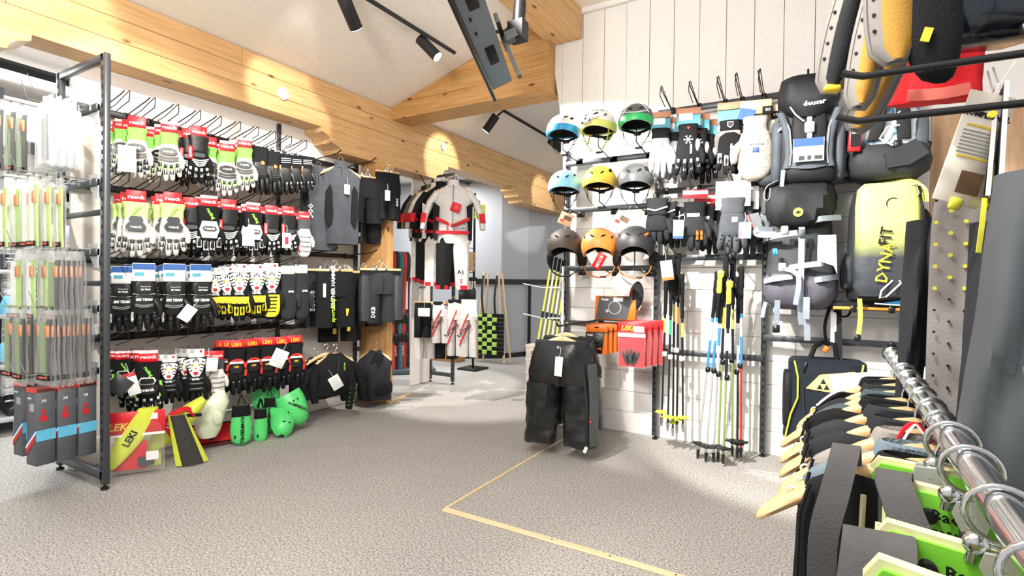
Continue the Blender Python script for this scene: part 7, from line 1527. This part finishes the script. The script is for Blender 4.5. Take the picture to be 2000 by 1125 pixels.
# ================================================================ FAR LEFT OF THE SHOP
bs = thing('boot_shelf', 'grey shelf wall with lit white back at the far left behind the packets', 'shelf', (0, 0, 0))
obj('back_board', span(-5.52, -5.49, .7, 2.6, .05, 2.55), PANEL, bs)
for z in (.12, .50, .86, 1.18): obj('shelf_board', span(-5.49, -5.0, .7, 2.6, z - .015, z + .015, .003), GREYP, bs)
obj('header_band', span(-5.02, -4.99, .7, 2.6, 1.40, 1.54, .003), mk('grey header', 'a4a7ab', .6), bs)
for z in (1.68, 2.14): obj('shelf_board', span(-5.49, -5.05, 1.5, 2.6, z - .012, z + .012, .003), STEEL, bs)
for y in (.72, 1.5, 2.58): obj('post', span(-5.52, -5.47, y - .02, y + .02, .0, 2.6, .003), STEEL, bs)
area('shelf_light', (-5.0, 1.85, 2.6), (-5.4, 1.85, 1.6), 14, .2, 1.0, (.92, .97, 1))
for i, (y, z) in enumerate(((1.80, 2.27), (1.80, 1.81), (2.12, 2.27), (2.12, 1.81))):
    t = thing('helmet', f'glossy black helmet on the {"upper" if z > 2 else "lower"} lit shelf behind the end frame, {"left" if y < 2 else "right"} one', 'helmet', (-5.22, y, z), R(62)); obj('shell', helm_shell('ski', 0, 1), mk('gloss black shell', '101113', .12, var=.05, coat=.6), t); mb = MB(); vent(mb, 50, 20, .022, .006, .3); vent(mb, 50, -20, .022, .006, -.3); o = obj('vents', mb, SLOT, t); o['kind'] = 'stuff'; obj('liner', helm_shell('ski', .05, .97, .855, inner=.8), SLOT, t); obj('goggle_clip', MB().box((0, .15, .0), (.04, .012, .03), ch=.003), BLKP, t)
def boot(label, p, rz, shell_c, cuff_c):
    t = thing('ski_boot', label, 'boot', p, rz)
    obj('lower_shell', MB().loft([[Vector((x_ + a * math.cos(2 * math.pi * j / 16) ** 1, -.15 + .30 * f, .005 + hh * .5 + hh * .5 * math.sin(2 * math.pi * j / 16))) for j in range(16)] for f, a, hh, x_ in ((0, .025, .05, 0), (.05, .044, .075, 0), (.3, .050, .10, 0), (.6, .046, .15, 0), (.85, .044, .17, 0), (1, .03, .12, 0))]), shell_c, t)
    obj('cuff', MB().loft([ringse(0, .06 + q, z, a, b, 18, 2.4) for z, a, b, q in ((.12, .046, .06, .0), (.18, .052, .065, -.01), (.26, .055, .068, -.025), (.30, .052, .062, -.03))]), cuff_c, t)
    obj('liner', MB().loft([ringse(0, .03, z, a, b, 18, 2.4) for z, a, b in ((.29, .046, .056), (.33, .048, .06), (.335, .04, .05), (.30, .04, .05))]), BLK, t)
    for z, y_ in ((.10, -.07), (.14, -.01), (.20, -.015), (.25, -.03)): obj('buckle', MB().box((.0, y_ - .012, z), (.085, .016, .016), ch=.003), CHROME, t)
    obj('sole', MB().box((0, 0, .012), (.075, .30, .024), ch=.006), BLKP, t); return t
sh = ['lowest', 'second lowest', 'third lowest', 'top']
BW = pla('boot white', 'ecedef'); BK = pla('boot black', '1a1b1d', .3); n = 0
for si, z in enumerate((.135, .515, .875, 1.195)):
    for k in range(4):
        if si == 3 and k == 3: continue
        wt = (si + k) % 3 == 1; s_ = boot(f'{"white" if wt else "black"} ski boot, {ORD[k]} from the left on the {sh[si]} boot shelf', (-5.2, 1.16 + .16 * k, z), R(70 + 6 * ((k + si) % 3)), BW if wt else BK, BK if (k + si) % 2 else BW); s_['group'] = 'ski boots on the far left shelves'
        if si == 3: s_.scale = (.6, .8, .6)
for i, (u, v) in enumerate(((18, 598), (12, 690))): swing_tag(u, v, -4.95, .10, .13, ('upper', 'lower')[i] + ' sky blue card hanging by the ski boots', R(64), 20, mk('box sky blue', '5fb9dc', .5))
one('low_shelf_strip', MB().box((-4.6, 1.33, .68), (.02, .5, .02)), WIRE, 'thin dark strip along the boot shelves', 'strip') if False else None
